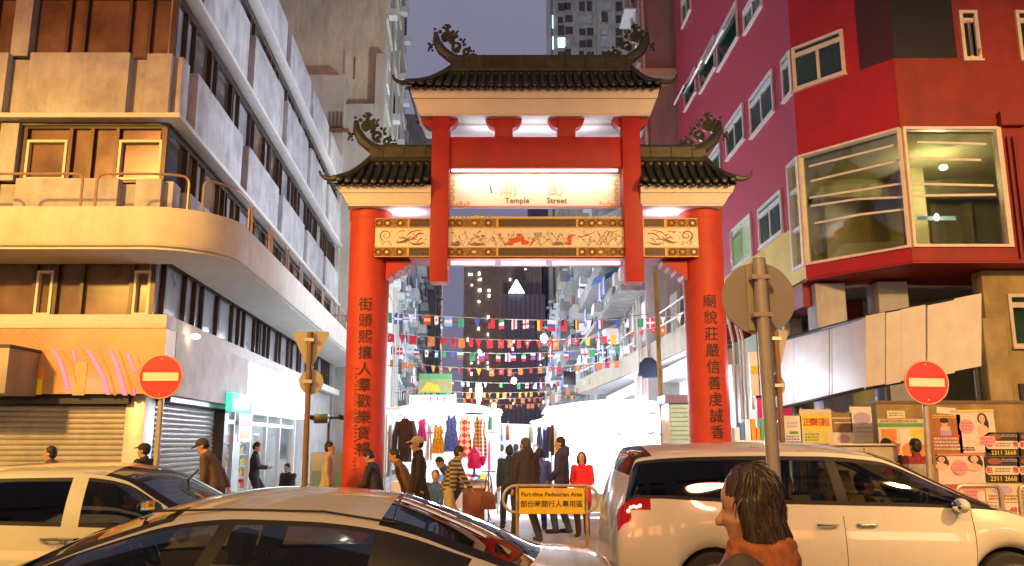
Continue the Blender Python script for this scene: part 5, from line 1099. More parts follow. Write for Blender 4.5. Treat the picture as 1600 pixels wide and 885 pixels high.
bunting('line of red and orange flags with white flowers behind the nearest bunting', 27.5, 606, 521, 1042, 508, 18, REDS[:3] + REDS + AMBS[:2], .32, .95)
bunting('third line of bunting, small white and blue national flags', 33, 606, 541, 1000, 538, 13, NATIONS, .34, .95)
bunting('fourth line of bunting, red and amber pennants', 37, 606, 562, 985, 562, 14, REDS + AMBS, .42, .95)
bunting('fifth line of bunting, pale flags level with the round bulb', 45, 640, 588, 940, 590, 10, NATIONS[10:] + NATIONS[:3], .42, .95)
bunting('sixth line of bunting, amber flags low over the aisle', 50, 640, 606, 925, 606, 8, AMBS, .42, .95)
bunting('seventh line of bunting, orange and red flags near the stall roofs', 56, 650, 617, 900, 618, 6, REDS + AMBS, .42, .95)
bunting('farthest line of bunting, a thin string of red flags', 64, 655, 627, 890, 628, 5, REDS, .42, .95)
# a few things on poles at the right
p0, p1 = at(1024, 425, 20.2), at(1033, 645, 20.2)
t = thing('bamboo_pole', (p1.x, 20.2, 0), 'tall brown pole standing inside the gate by the right pillar', 'pole'); m = MB(); m.tube([(p1.x, 20.2, 0), p1, p0], .055, 8); m.build('shaft', M('bamboo', (.28, .19, .07), .6, var=.3, scale=5), t)
m = MB(); m.lathe([(.07, -.03), (.07, .03)], (p1.x, 20.2, 1.5), 10); m.build('band', DARKM, t)
c = at(1014, 576, 26); a_ = c
t = thing('hung_jacket', (c.x, 26, c.z - .4), 'dark jacket hung out high above the glowing stall', 'jacket'); m = MB()
m.prism([(c.x - .22, 25.95, c.z - .3), (c.x + .2, 25.95, c.z - .3), (c.x + .26, 25.95, c.z + .2), (c.x + .1, 25.95, c.z + .34), (c.x - .12, 25.95, c.z + .34), (c.x - .26, 25.95, c.z + .18)], (0, .12, 0)); m.tube([(c.x - .24, 26, c.z + .2), (c.x - .3, 26, c.z - .25)], .06, 6); m.tube([(c.x + .24, 26, c.z + .2), (c.x + .28, 26, c.z - .3)], .06, 6); m.build('fabric', M('navy_cloth', (.012, .016, .045), .8), t, bevel=.03)
m = MB(); m.tube([(c.x, 26, c.z + .32), (c.x, 26, 4.54)], .008, 5); m.build('hanger', DARKM, t)
p = at(890, 591, 40); t = thing('hanging_sign', (p.x, 40, p.z), 'small square black sign hanging above the right stalls', 'sign'); m = MB(); m.box(p.x - .3, p.x + .3, 40, 40.06, p.z - .32, p.z + .32); m.build('board', BLACK, t, bevel=.01); m = MB(); m.tube([(p.x, 40.03, p.z + .32), (p.x, 40.03, p.z + 1.6), (5.4, 40.03, p.z + 1.6)], .02, 5); m.build('bracket', DARKM, t)
# ================================================================== CARS
def hermite(ctrl, nsub):
    """shape-preserving interpolation of the control columns; returns dense columns and the index of every control column"""
    n = len(ctrl); K = len(ctrl[0]); tg = []
    for i in range(n):
        row = []
        for k in range(K):
            if i == 0: row.append(ctrl[1][k] - ctrl[0][k])
            elif i == n - 1: row.append(ctrl[-1][k] - ctrl[-2][k])
            else:
                a, b = ctrl[i][k] - ctrl[i - 1][k], ctrl[i + 1][k] - ctrl[i][k]
                row.append(0 if a * b <= 0 else 2 * a * b / (a + b))
        tg.append(row)
    out = []; idx = []
    for i in range(n - 1):
        idx.append(len(out))
        for s in range(nsub):
            t = s / nsub; h = (2 * t ** 3 - 3 * t * t + 1, t ** 3 - 2 * t * t + t, -2 * t ** 3 + 3 * t * t, t ** 3 - t * t)
            out.append([h[0] * ctrl[i][k] + h[1] * tg[i][k] + h[2] * ctrl[i + 1][k] + h[3] * tg[i + 1][k] for k in range(K)])
    idx.append(len(out)); out.append(list(ctrl[-1])); return out, idx
NB, NG, NT = 9, 7, 8
def car(name, label, cat, loc, rotz, ctrl, segs, topsegs, wheels, wr, paint, tint, lamps=(), doors=(), handles=(), nsub=8, seats=(), mirror=None, steer=None, nose_cap=True, trim_top=.16, gcurve=.02, plate=None, tint_rear=None, seatz=0):
    root = thing(name, Vector((0, 0, 0)), label, cat)
    cols, idx = hermite(ctrl, nsub); C = len(cols); rings = []
    ra = wr * 1.17
    for c in cols:
        xb, zs, ws, zb, wb, xr, zr, wrr, xc, zc = c; zbot = zs
        for wx in wheels:
            d = abs(xb - wx)
            if d < ra: zbot = max(zbot, wr * .98 + math.sqrt(ra * ra - d * d))
        zbot = min(zbot, zb - .06); ring = []
        for i in range(NB + 1):
            t = i / NB; y = ws + (wb - ws) * t + .055 * math.sin(math.pi * min(1, t * 1.02)) * (1 if wb > .5 else .3); z = zbot + (zb - zbot) * t
            if i == NB: y -= .004
            if i == 0: y -= .03
            ring.append((xb, y, z))
        for i in range(1, NG + 1):
            t = i / NG; t = .08 * i if i == 1 else (1 - trim_top * (1 - (i - (NG - 2)) / 2) if i >= NG - 2 else .08 + (1 - trim_top - .08) * (i - 1) / (NG - 3))
            ring.append((xb + (xr - xb) * t, wb + (wrr - wb) * t + gcurve * math.sin(math.pi * t), zb + (zr - zb) * t))
        for i in range(1, NT + 1):
            s = i / NT; k = 1 - (1 - s) ** 2
            if i == 1: k = .30 * (1 / NT) * 8 * .9
            ring.append((xr + (xc - xr) * k, wrr * (1 - s), zr + (zc - zr) * k))
        rings.append(ring)
    M_ = len(rings[0])
    def pt(j, i, s): x, y, z = rings[j][i]; return Vector((x, s * y, z))
    glass_side = {}; pillar = set()
    for a, b, kind in segs:
        for j in range(idx[a], idx[b]):
            if kind == 'pillar': pillar.add(j)
            else: glass_side[j] = (a, b, kind)
    glass_top = {}
    for a, b, kind in topsegs:
        for j in range(idx[a], idx[b]): glass_top[j] = (a, b, kind)
    body, trims = MB(), {-1: MB(), 1: MB()}; panes = {}; tops = {}
    for s in (-1, 1):
        trim = trims[s]
        for j in range(C - 1):
            for i in range(M_ - 1):
                q = [pt(j, i, s), pt(j + 1, i, s), pt(j + 1, i + 1, s), pt(j, i + 1, s)]
                if NB <= i < NB + NG:
                    gi = i - NB
                    if j in glass_side and 1 <= gi < NG - 2: panes.setdefault((s, glass_side[j]), MB()).quad(*q); continue
                    if (j in glass_side or j in pillar) and gi < NG - 1: trim.quad(*q); continue
                if i >= NB + NG and j in glass_top:
                    if i - NB - NG >= 1: tops.setdefault(glass_top[j], MB()).quad(*q); continue
                    trim.quad(*q) if glass_top[j][2] == 'screen' else body.quad(*q); continue
                body.quad(*q)
        for j in (0, C - 1):
            pass
    for j in (0, C - 1):
        L_ = [pt(j, i, -1) for i in range(M_)] + [pt(j, i, 1) for i in range(M_ - 2, -1, -1)]
        body.add(L_, [list(range(len(L_)))])
    def weld(mb, nm, mats, par=root):
        o = mb.build(nm, mats, par, smooth=False); b = bmesh.new(); b.from_mesh(o.data); bmesh.ops.remove_doubles(b, verts=b.verts, dist=.0008)
        bmesh.ops.recalc_face_normals(b, faces=b.faces); b.to_mesh(o.data); b.free(); o.data.polygons.foreach_set('use_smooth', [True] * len(o.data.polygons)); o.data.set_sharp_from_angle(angle=R(40)); return o
    bo = weld(body, 'body', paint); [weld(trims[s], 'window_trim', M('gloss_black_trim', (.012, .010, .010), .5, spec=.25)) for s in (-1, 1)]
    for (s, k), mb in panes.items(): weld(mb, 'side_window', tint_rear if (tint_rear and k[2] == 'rear') else tint)
    for k, mb in tops.items():
        if k[2] == 'roofglass': weld(mb, 'roof', paint)
        else: weld(mb, 'windscreen' if k[0] < len(ctrl) / 2 else 'rear_window', glass('screen_glass', (.34, .33, .27), .02, .10) if k[0] < len(ctrl) / 2 else glass('rear_screen_glass', (.12, .11, .09), .02, .14))
    def patch(nm, mat, j0, j1, i0, i1, s, off=.006, par=root):
        mb = MB()
        for j in range(j0, j1):
            for i in range(i0, i1): mb.quad(pt(j, i, s), pt(j + 1, i, s), pt(j + 1, i + 1, s), pt(j, i + 1, s))
        o = weld(mb, nm, mat, par)
        me = o.data; nrm = [v.normal.copy() for v in me.vertices]; ctr = Vector((sum(c[0] for c in cols) / C, 0, .7))
        for v, n_ in zip(me.vertices, nrm): v.co += n_ * off * (1 if n_.dot(v.co - ctr) > 0 else -1)
        return o
    for nm, mat, a, b, i0, i1 in lamps:
        for s in (-1, 1): patch(nm, mat, int(a * nsub), int(b * nsub), i0, i1, s)
    SEAM = M('panel_gap', (.02, .017, .014), .7)
    for xd, z0_, z1_ in doors:
        m = MB()
        for s in (-1, 1):
            j = min(range(C), key=lambda q: abs(cols[q][0] - xd)); P = [pt(j, i, s) + Vector((0, s * -.0015, 0)) for i in range(NB + 1) if z0_ <= rings[j][i][2] <= z1_ + .01]
            if len(P) > 1: m.tube(P, .0045, 5)
        if m.v: m.build('door_gap', SEAM, root)
    for xh, zh in handles:
        for s in (-1, 1):
            j = min(range(C), key=lambda q: abs(cols[q][0] - xh)); y = max(rings[j][i][1] for i in range(NB) if abs(rings[j][i][2] - zh) < .12)
            m = MB(); m.tube([(xh - .10, s * (y + .004), zh), (xh - .07, s * (y + .035), zh), (xh + .07, s * (y + .035), zh), (xh + .10, s * (y + .004), zh)], .013, 8); m.build('door_handle', M('chrome', (.7, .7, .68), .12, 1), root)
    for wx in wheels:
        for s in (-1, 1):
            wy = s * (max(c[2] for c in cols) - .02); wh = bpy.data.objects.new('wheel', None); COL.objects.link(wh); wh.parent = root; wh.location = (wx, wy, wr); OFF[wh] = Vector((wx, wy, wr))
            m = MB(); m.lathe([(wr * .66, -.10), (wr * .93, -.11), (wr, -.08), (wr, .07), (wr * .94, .105), (wr * .68, .10), (wr * .66, .06)], (wx, wy - s * .07, wr), 36, axis='y'); m.build('tyre', RUBBER, wh)
            m = MB(); yo = wy + s * .02; m.lathe([(wr * .68, -.08), (wr * .68, .02), (wr * .62, .025), (wr * .60, -.02), (wr * .60, -.08)], (wx, yo, wr), 36, axis='y'); m.lathe([(.001, .02), (.05, .02), (.065, 0), (.065, -.05)], (wx, yo, wr), 16, axis='y')
            for k in range(5):
                for dd in (-.1, .1):
                    a = 2 * math.pi * k / 5 + dd + .3; ca, sa = math.cos(a), math.sin(a); m.tube([(wx + .05 * ca, yo, wr + .05 * sa), (wx + wr * .63 * ca, yo - s * .01, wr + wr * .63 * sa)], [.024, .020], 6)
            m.build('rim', M('alloy_rim', (.55, .52, .48), .28, .9), wh)
            m = MB(); m.lathe([(.001, 0), (wr * .6, 0)], (wx, wy - s * .09, wr), 20, axis='y'); m.build('brake_disc', DARKM, wh)
    m = MB(); x0, x1 = cols[-1][0] + .12, cols[0][0] - .12; m.box(x0, x1, -.55, .55, .2, .5); m.box(wheels[0] - .42, wheels[0] + .42, -.60, .60, .5, .66); m.box(wheels[1] - .42, wheels[1] + .42, -.60, .60, .5, .66); m.build('underbody', BLACK, root)
    ST = M('seat_fabric', (.26, .20, .12), .8, var=.2, scale=12)
    for sx_, sy_ in seats:
        m = MB(); m.box(sx_ - .1, sx_ + .45, sy_ - .25, sy_ + .25, .52 + seatz, .66 + seatz); T_ = Matrix.Translation((sx_ - .05, sy_, .62 + seatz)) @ Matrix.Rotation(R(-14), 4, 'Y'); m.box(-.08, .08, -.24, .24, 0, .58, 0, T_); m.box(-.06, .05, -.13, .13, .64, .84, 0, T_); m.tube([T_ @ Vector((0, -.06, .55)), T_ @ Vector((0, -.06, .68))], .01, 5); m.tube([T_ @ Vector((0, .06, .55)), T_ @ Vector((0, .06, .68))], .01, 5)
        m.build('seat', ST, root, bevel=.05)
    if steer:
        x, y, z, r_ = steer; T_ = Matrix.Translation((x, y, z)) @ Matrix.Rotation(R(-62), 4, 'Y'); m = MB(); m.tube([T_ @ Vector((r_ * math.cos(t), r_ * math.sin(t), 0)) for t in [2 * math.pi * i / 20 for i in range(21)]], .016, 7)
        for a in (0, R(140), R(220)): m.tube([T_ @ Vector((0, 0, -.03)), T_ @ Vector((r_ * math.cos(a), r_ * math.sin(a), 0))], .018, 6)
        m.ball(tuple(T_ @ Vector((0, 0, -.02))), .06, .06, .04); m.tube([T_ @ Vector((0, 0, -.02)), T_ @ Vector((0, 0, -.35))], .03, 6); m.build('steering_wheel', BLACK, root)
        m = MB(); m.box(x + .12, x + .62, -.62, .62, z - .28, z - .02); m.build('dashboard', BLACK, root, bevel=.05)
        m = MB(); m.ball((x - .12, -.02, z + .34), .02, .12, .035, 12, 8); m.tube([(x - .12, -.02, z + .36), (x - .02, -.02, z + .46)], .01, 5); m.build('rear_view_mirror', M('mirror_housing', (.04, .04, .04), .3), root)
        m = MB(); m.box(x - .143, x - .140, -.13, .09, z + .31, z + .37); m.build('mirror_glass', M('mirror', (.8, .8, .8), .03, 1, var=0), root)
    if mirror:
        x, y, z = mirror
        for s in (-1, 1):
            m = MB(); m.ball((x, s * y, z), .075, .11, .075, 14, 9); m.tube([(x + .03, s * (y - .09), z - .05), (x + .05, s * (y - .17), z - .07)], .03, 6); m.build('wing_mirror', paint, root)
            m = MB(); m.ball((x - .05, s * y, z), .032, .09, .058, 12, 8); m.build('mirror_glass', M('mirror', (.8, .8, .8), .03, 1, var=0), root)
    if plate:
        x, y, z, txt = plate; m = MB(); m.box(x - .012, x, y - .20, y + .20, z - .065, z + .065); m.build('number_plate', M('yellow_plate', (.75, .52, .03), .4), root)
    root.location = loc; root.rotation_euler = (0, 0, rotz); return root
SILV = M('champagne_paint', (.50, .43, .30), .30, .15, var=.02, scale=2, coat=1.0)
WHT = M('white_car_paint', (.60, .57, .50), .3, 0, var=.02, scale=4, coat=1.0)
WHT2 = M('cream_car_paint', (.54, .50, .39), .32, 0, var=.02, scale=4, coat=1.0)
REDL = M('red_lamp_glass', (.30, .006, .008), .12, coat=1, emit=(1, .04, .02), estr=.03); LAMPW = M('headlamp_glass', (.62, .62, .6), .08, .3, coat=1); LAMPD = M('dark_lamp_rim', (.03, .03, .03), .2)
CARG = glass('car_glass', (.42, .40, .30), .02, .07); PRIV = glass('privacy_glass', (.035, .030, .035), .03, .07)
#        xb    zs   ws   zb   wb   xr    zr    wr   xc   zc
SEDAN = [(2.58, .34, .50, .52, .52, 2.58, .55, .45, 2.63, .57), (2.45, .22, .78, .64, .78, 2.42, .68, .66, 2.50, .70), (2.05, .20, .86, .78, .84, 2.02, .82, .74, 2.08, .85), (1.70, .20, .88, .86, .86, 1.66, .90, .77, 1.72, .93),
         (1.42, .20, .88, .90, .865, 1.38, .935, .80, 1.52, .985), (1.10, .20, .88, .915, .87, .86, 1.13, .72, 1.02, 1.20), (.80, .20, .88, .925, .87, .40, 1.275, .65, .36, 1.395), (.48, .20, .88, .93, .87, .20, 1.31, .635, .14, 1.43),
         (.23, .2, .88, .935, .87, .08, 1.32, .63, .0, 1.445), (.14, .2, .88, .937, .87, -.02, 1.322, .63, -.12, 1.45), (-.40, .2, .88, .945, .87, -.45, 1.305, .63, -.50, 1.442), (-.80, .20, .88, .955, .865, -.84, 1.255, .635, -.90, 1.405),
         (-1.02, .20, .88, .962, .86, -1.06, 1.20, .65, -1.06, 1.36), (-1.35, .20, .875, .97, .855, -1.42, 1.08, .70, -1.50, 1.20), (-1.68, .20, .87, .965, .84, -1.72, 1.0, .745, -1.84, 1.055), (-1.98, .22, .86, .945, .82, -2.0, .985, .73, -2.06, 1.03), (-2.22, .26, .82, .89, .77, -2.22, .94, .66, -2.28, .985), (-2.30, .36, .60, .66, .62, -2.30, .70, .55, -2.35, .72)]
sed = car('sedan', 'champagne gold sedan, nearest vehicle, only its roof and windows in view', 'car', (-1.65, 5.85, 0), R(180), SEDAN,
    [(5, 8, 'front'), (8, 9, 'pillar'), (9, 11, 'back'), (11, 12, 'pillar'), (4, 5, 'pillar'), (12, 13, 'pillar')], [(4, 6, 'screen'), (11, 14, 'screen')], (1.72, -1.25), .315, SILV, CARG,
    seats=((.30, .36), (.30, -.36), (-.62, .36), (-.62, -.36)), steer=(.98, -.36, .98, .18), mirror=(1.12, .98, .99), doors=((.2, .2, .95), (-.9, .2, .95)), handles=((.02, .82), (-.72, .84)),
    lamps=(('tail_light', REDL, 15.6, 16.9, 5, 9),), seatz=-.24)
for s in (-1, 1):
    m = MB(); m.tube([(.55, s * .615, 1.285 + .05), (.1, s * .60, 1.345), (-.5, s * .60, 1.333), (-.95, s * .61, 1.265)], .007, 5); m.build('roof_seam', M('panel_gap', (.02, .017, .014), .7), sed)
m = MB(); m.tube([(-.92, -.6, 1.262), (-.92, -.3, 1.375), (-.93, 0, 1.405), (-.92, .3, 1.375), (-.92, .6, 1.262)], .006, 5); m.build('screen_seal', BLACK, sed)
#        xb    zs   ws   zb   wb   xr    zr    wr   xc   zc
VAN = [(2.46, .34, .55, .60, .55, 2.46, .64, .48, 2.52, .66), (2.34, .22, .80, .72, .79, 2.30, .77, .66, 2.40, .80), (2.05, .20, .87, .88, .85, 2.00, .93, .72, 2.08, .96), (1.78, .20, .89, .98, .87, 1.72, 1.02, .77, 1.82, 1.06),
       (1.50, .20, .895, 1.06, .88, 1.45, 1.09, .80, 1.62, 1.14), (1.15, .20, .90, 1.085, .885, .98, 1.30, .76, 1.12, 1.37), (.80, .20, .90, 1.095, .885, .52, 1.53, .70, .60, 1.61), (.62, .2, .90, 1.10, .885, .36, 1.585, .685, .34, 1.67),
       (-.02, .2, .90, 1.112, .885, -.10, 1.635, .68, -.1, 1.735), (-.14, .2, .9, 1.115, .885, -.20, 1.64, .68, -.2, 1.74), (-.85, .2, .90, 1.13, .885, -.88, 1.645, .68, -.9, 1.75), (-.93, .2, .90, 1.13, .885, -.96, 1.645, .68, -1.0, 1.75), (-1.55, .20, .90, 1.16, .885, -1.55, 1.63, .68, -1.6, 1.735), (-1.95, .20, .895, 1.18, .875, -1.98, 1.60, .675, -2.02, 1.71), (-2.16, .22, .88, 1.18, .85, -2.14, 1.57, .665, -2.20, 1.685), (-2.30, .26, .86, 1.13, .81, -2.22, 1.40, .66, -2.32, 1.45), (-2.38, .28, .82, .98, .78, -2.36, 1.02, .68, -2.44, 1.04), (-2.42, .36, .66, .66, .66, -2.42, .70, .58, -2.46, .72)]
van = car('minivan', 'white minivan with dark privacy glass and lit tail lamps, passing in front of the gate', 'minivan', (3.45, 9.6, 0), 0, VAN,
    [(5, 8, 'front'), (8, 9, 'pillar'), (9, 10, 'mid'), (10, 11, 'pillar'), (11, 14, 'rear'), (14, 15, 'rear'), (4, 5, 'pillar')], [(4, 7, 'screen'), (13, 15, 'screen')], (1.55, -1.42), .33, WHT, CARG, tint_rear=PRIV,
    seats=((.35, .36), (.35, -.36), (-.55, .36), (-.55, -.36)), steer=(.92, -.36, 1.08, .19), mirror=(1.05, 1.0, 1.12), doors=((-.1, .2, 1.1), (1.18, .4, 1.08), (-1.0, .2, 1.12)), handles=((-.28, .93), (.12, .93)),
    lamps=(('tail_light', REDL, 13.4, 15.9, 8, 9), ('tail_light', REDL, 14.6, 15.9, 7, 8), ('headlight', LAMPW, .9, 2.4, 7, 10)), plate=(-2.44, 0, .82, ''))
m = MB(); m.tube([(-2.19, -.25, 1.60), (-2.19, .25, 1.60)], .02, 6); m.build('brake_light', M('lit_brake_lamp', (.8, .05, .03), .3, emit=(1, .25, .2), estr=5), van)
for s in (-1, 1):
    for k, (x, z) in enumerate(((-2.24, 1.09), (-2.21, 1.10), (-2.18, 1.095), (-2.15, 1.11), (-2.27, 1.06))):
        m = MB(); m.ball((x, s * (.845 + .008 * k), z), .02, .012, .02, 8, 6); m.build('tail_lamp_bulb', glow('tail_bulb', (1, .40, .25), 3.5), van)
lamp('POINT', (1.12, 8.55, 1.0), .8, (1, .25, .12), .05)
#        xb    zs   ws   zb   wb   xr    zr    wr   xc   zc
HATCH = [(2.22, .34, .5, .6, .52, 2.22, .63, .45, 2.27, .65), (2.1, .22, .76, .74, .76, 2.08, .78, .66, 2.14, .8), (1.8, .2, .83, .86, .81, 1.76, .9, .7, 1.82, .94), (1.45, .2, .85, .94, .84, 1.4, .98, .76, 1.5, 1.02),
         (1.12, .2, .855, .98, .845, 1.06, 1.01, .78, 1.22, 1.06), (.85, .2, .86, .99, .85, .62, 1.22, .70, .80, 1.29), (.55, .2, .86, 1.0, .85, .28, 1.40, .645, .38, 1.48), (.35, .2, .86, 1.005, .85, .08, 1.445, .635, .1, 1.53),
         (-.02, .2, .86, 1.015, .85, -.06, 1.46, .63, -.06, 1.55), (-.17, .2, .86, 1.018, .85, -.20, 1.462, .63, -.2, 1.555), (-.85, .2, .86, 1.035, .85, -.88, 1.45, .63, -.9, 1.545), (-1.0, .2, .86, 1.04, .85, -1.02, 1.44, .63, -1.05, 1.535), (-1.5, .2, .86, 1.06, .84, -1.52, 1.39, .63, -1.6, 1.49), (-1.75, .22, .85, 1.06, .82, -1.78, 1.34, .63, -1.86, 1.43), (-1.98, .26, .82, 1.0, .78, -1.96, 1.08, .66, -2.04, 1.12), (-2.06, .36, .6, .66, .6, -2.06, .7, .52, -2.1, .72)]
hat = car('hatchback', 'cream white five-door car in the far lane before the shuttered shops', 'car', (-3.78, 8.4, 0), 0, HATCH,
    [(5, 8, 'front'), (8, 9, 'bodypillar'), (9, 10, 'rear'), (10, 11, 'pillar'), (11, 12, 'rear'), (4, 5, 'pillar')][:2][:1] + [(9, 10, 'rear'), (11, 12, 'rear')], [(4, 7, 'screen'), (12, 14, 'screen')], (1.38, -1.28), .30, WHT2, CARG, tint_rear=PRIV,
    seats=((.15, .34), (.15, -.34)), steer=(.72, -.34, 1.02, .18), mirror=(.92, .94, 1.05), doors=((-.1, .2, 1.0), (-1.0, .2, 1.0)), handles=((-.22, .92), (.72 - .8, .92)), trim_top=.14, seatz=-.14)
# ================================================================== PEOPLE
SKIN = M('skin', (.50, .27, .17), .5, var=.08, scale=12); SKIN2 = M('skin_warm', (.42, .21, .12), .5, var=.08, scale=12); EYEM = M('eye_dark', (.02, .014, .012), .3); LIP = M('lip', (.36, .12, .10), .5)
HAIRK = M('black_hair', (.014, .010, .009), .6, var=.4, scale=40); HAIRG = M('grey_brown_hair', (.06, .045, .035), .55, var=.4, scale=40)
SHOE = M('dark_shoe', (.02, .018, .016), .5)
def remesh(mb, vox, smooth=3, rough=0, seed=0, fscale=9, strands=False):
    me = bpy.data.meshes.new('tmp'); me.from_pydata([tuple(p) for p in mb.v], [], mb.f)
    b = bmesh.new(); b.from_mesh(me); bmesh.ops.recalc_face_normals(b, faces=b.faces); b.to_mesh(me); b.free()
    o = bpy.data.objects.new('tmp', me); COL.objects.link(o); r_ = o.modifiers.new('r', 'REMESH'); r_.mode = 'VOXEL'; r_.voxel_size = vox
    if smooth: s_ = o.modifiers.new('s', 'SMOOTH'); s_.factor = .5; s_.iterations = smooth
    dg = bpy.context.evaluated_depsgraph_get(); out = bpy.data.meshes.new_from_object(o.evaluated_get(dg)); bpy.data.objects.remove(o); bpy.data.meshes.remove(me)
    if rough:
        nr = [v.normal.copy() for v in out.vertices]
        for v, n_ in zip(out.vertices, nr):
            p = v.co
            if strands: v.co += n_ * rough * (noise.noise((p.x * 95 + seed, p.y * 95, p.z * 7)) + .6 * noise.noise((p.x * 30, p.y * 30 + seed, p.z * 5))); continue
            k = noise.noise((p.x * fscale + seed, p.y * fscale, p.z * fscale * .7)) + .5 * noise.noise((p.x * fscale * 2.3, p.y * fscale * 2.3 + seed, p.z * fscale * 1.4)); v.co += n_ * rough * k
    out.polygons.foreach_set('use_smooth', [True] * len(out.polygons)); return out
def ik(a, c, l1, l2, pole):
    a, c, pole = Vector(a), Vector(c), Vector(pole); d = c - a; L_ = min(d.length, (l1 + l2) * .995); dn = d.normalized(); c = a + dn * L_
    x = (l1 * l1 - l2 * l2 + L_ * L_) / (2 * L_); h = math.sqrt(max(0, l1 * l1 - x * x)); p = pole - dn * pole.dot(dn); p.normalize(); return a + dn * x + p * h, c
def person(label, x, y, z=0.0, face=0, h=1.70, lean=0, look=(0, 0), feet=((.0, .10), (.0, -.10)), hands=None, top=(.05, .05, .06), legs=(.03, .03, .035), coat=.0, hair=HAIRK, hairlen=0, cap=None, skin=SKIN, vox=.014, sit=None, bulk=1.0, hood=False, topmat=None, seed=1, group=None, fingers=False, girl=False, shoes=True, bare=False):
    """local frame: +y is where the person faces, x to their right; feet: forward offset and lift of left / right foot; hands: left and right hand targets"""
    k = h / 1.72; t = thing('person', (0, 0, 0), label, 'person', group); hz = sit if sit else .90 * k
    piv = Vector((0, 0, hz)); Rl = Matrix.Rotation(R(-lean), 3, 'X')
    up = lambda p: piv + Rl @ (Vector(p) * k - Vector((0, 0, .90 * k)))
    shw = (.165 if girl else .185); sh = {-1: up((-shw, 0, 1.40)), 1: up((shw, 0, 1.40))}; nk = up((0, .005, 1.45)); hd = up((0, .03, 1.595)); ch = up((0, 0, 1.28)); wa = up((0, 0, 1.05)); pe = up((0, 0, .93))
    Rh = Rl @ Matrix.Rotation(R(look[0]), 3, 'Z') @ Matrix.Rotation(R(look[1]), 3, 'X')
    hp = lambda x_, y_, z_: hd + Rh @ (Vector((x_, y_, z_)) * k)
    foot = {}; ankle = {}; knee = {}
    for s, (fy, lift) in ((-1, feet[0]), (1, feet[1])):
        if sit: an = Vector((s * .11, fy if abs(fy) > .05 else .38, .09))
        else: an = Vector((s * .10 * k, fy, .085 * k + max(0, lift)))
        hip = piv + Vector((s * .09 * k, 0, 0)); kn, an = ik(hip, an, .43 * k, .42 * k, (s * .1, 1, .15)); ankle[s] = an; knee[s] = kn
    hands = hands or ((-.24, .06, .80), (.24, .06, .80)); el = {}; wrist = {}
    for s, hh in ((-1, hands[0]), (1, hands[1])):
        tgt = up(hh); e_, w_ = ik(sh[s], tgt, .285 * k, .25 * k, (s * .55, -.8, -.35)); el[s] = e_; wrist[s] = w_
    # body: one continuous surface
    b = MB(); C_ = b.caps
    b.ball(tuple(hp(0, -.008, .03)), .076 * k, .094 * k, .098 * k, 18, 12); b.caps(hp(0, .035, -.035), hp(0, .05, -.085), .058 * k, .036 * k); b.caps(hp(0, .082, .0), hp(0, .102, -.028), .012 * k, .017 * k, 8)
    for s in (-1, 1): b.ball(tuple(hp(s * .077, -.012, -.005)), .012 * k, .022 * k, .033 * k, 10, 7)
    C_(nk - (nk - ch) * .15, hp(0, -.01, -.06), .058 * k, .052 * k)
    g_ = .9 if girl else 1
    for s in (-1, 1):
        C_(sh[s], el[s], .048 * k, .038 * k); C_(el[s], wrist[s], .038 * k, .027 * k); C_(ch + (sh[s] - ch) * .3, sh[s], .10 * k * g_, .055 * k)
        C_(ch + (sh[s] - nk) * .3, wa + Vector((s * .05 * k, 0, 0)), .105 * k * g_, .10 * k * g_); C_(piv + Vector((s * .08 * k, 0, .02)), knee[s], .088 * k, .058 * k); C_(knee[s], ankle[s], .056 * k, .038 * k); C_(wa + Vector((s * .05 * k, 0, 0)), pe + Vector((s * .06 * k, 0, 0)), .1 * k, .11 * k)
        fd = Vector((s * .15, 1, 0)).normalized(); C_(ankle[s] + Vector((0, -.02, -.045 * k)), ankle[s] + fd * .15 * k + Vector((0, 0, -.055 * k)), .036 * k, .026 * k)
        d_ = (wrist[s] - el[s]).normalized(); sd = d_.cross(Vector((0, 0, 1)) if abs(d_.z) < .8 else Vector((0, 1, 0))).normalized(); nr = sd.cross(d_)
        pm = wrist[s] + d_ * .085 * k
        for q in (-.02, 0, .02): C_(wrist[s] + sd * q * .7 * k, pm + sd * q * 1.2 * k, .017 * k, .015 * k, 8)
        for q, ln in ((-.030, .060), (-.010, .075), (.010, .070), (.030, .055)):
            a_ = pm + sd * q * k; m_ = a_ + (d_ * .8 + nr * .35) * ln * .55 * k; C_(a_, m_, .0095 * k, .009 * k, 8); C_(m_, m_ + (d_ * .45 + nr * .8) * ln * .5 * k, .009 * k, .0075 * k, 8)
        a_ = wrist[s] + d_ * .025 * k - sd * s * .025 * k; C_(a_, a_ + (d_ * .5 - sd * s * .75 + nr * .2) * .05 * k, .013 * k, .011 * k, 8); a2 = a_ + (d_ * .5 - sd * s * .75 + nr * .2) * .05 * k; C_(a2, a2 + (d_ * .8 - sd * s * .2 + nr * .4) * .035 * k, .011 * k, .008 * k, 8)
    me = remesh(b, vox if not fingers else .006, 2)
    me.materials.append(skin); me.materials.append(EYEM); me.materials.append(LIP)
    eyes = [hp(s * .031, .088, .012) for s in (-1, 1)]; mouth = hp(0, .098, -.052); brow = [hp(s * .033, .09, .034) for s in (-1, 1)]
    mi = []
    for p in me.polygons:
        c = p.center; q = 0
        for e_ in eyes:
            dv = Rh.transposed() @ (c - e_)
            if abs(dv.x) < .013 * k and abs(dv.z) < .0055 * k and dv.y > -.018: q = 1
        for e_ in brow:
            dv = Rh.transposed() @ (c - e_)
            if abs(dv.x) < .016 * k and abs(dv.z) < .003 * k and dv.y > -.016: q = 1
        dv = Rh.transposed() @ (c - mouth)
        if abs(dv.x) < .020 * k and abs(dv.z) < .006 * k and dv.y > -.03: q = 2
        mi.append(q)
    me.polygons.foreach_set('material_index', mi)
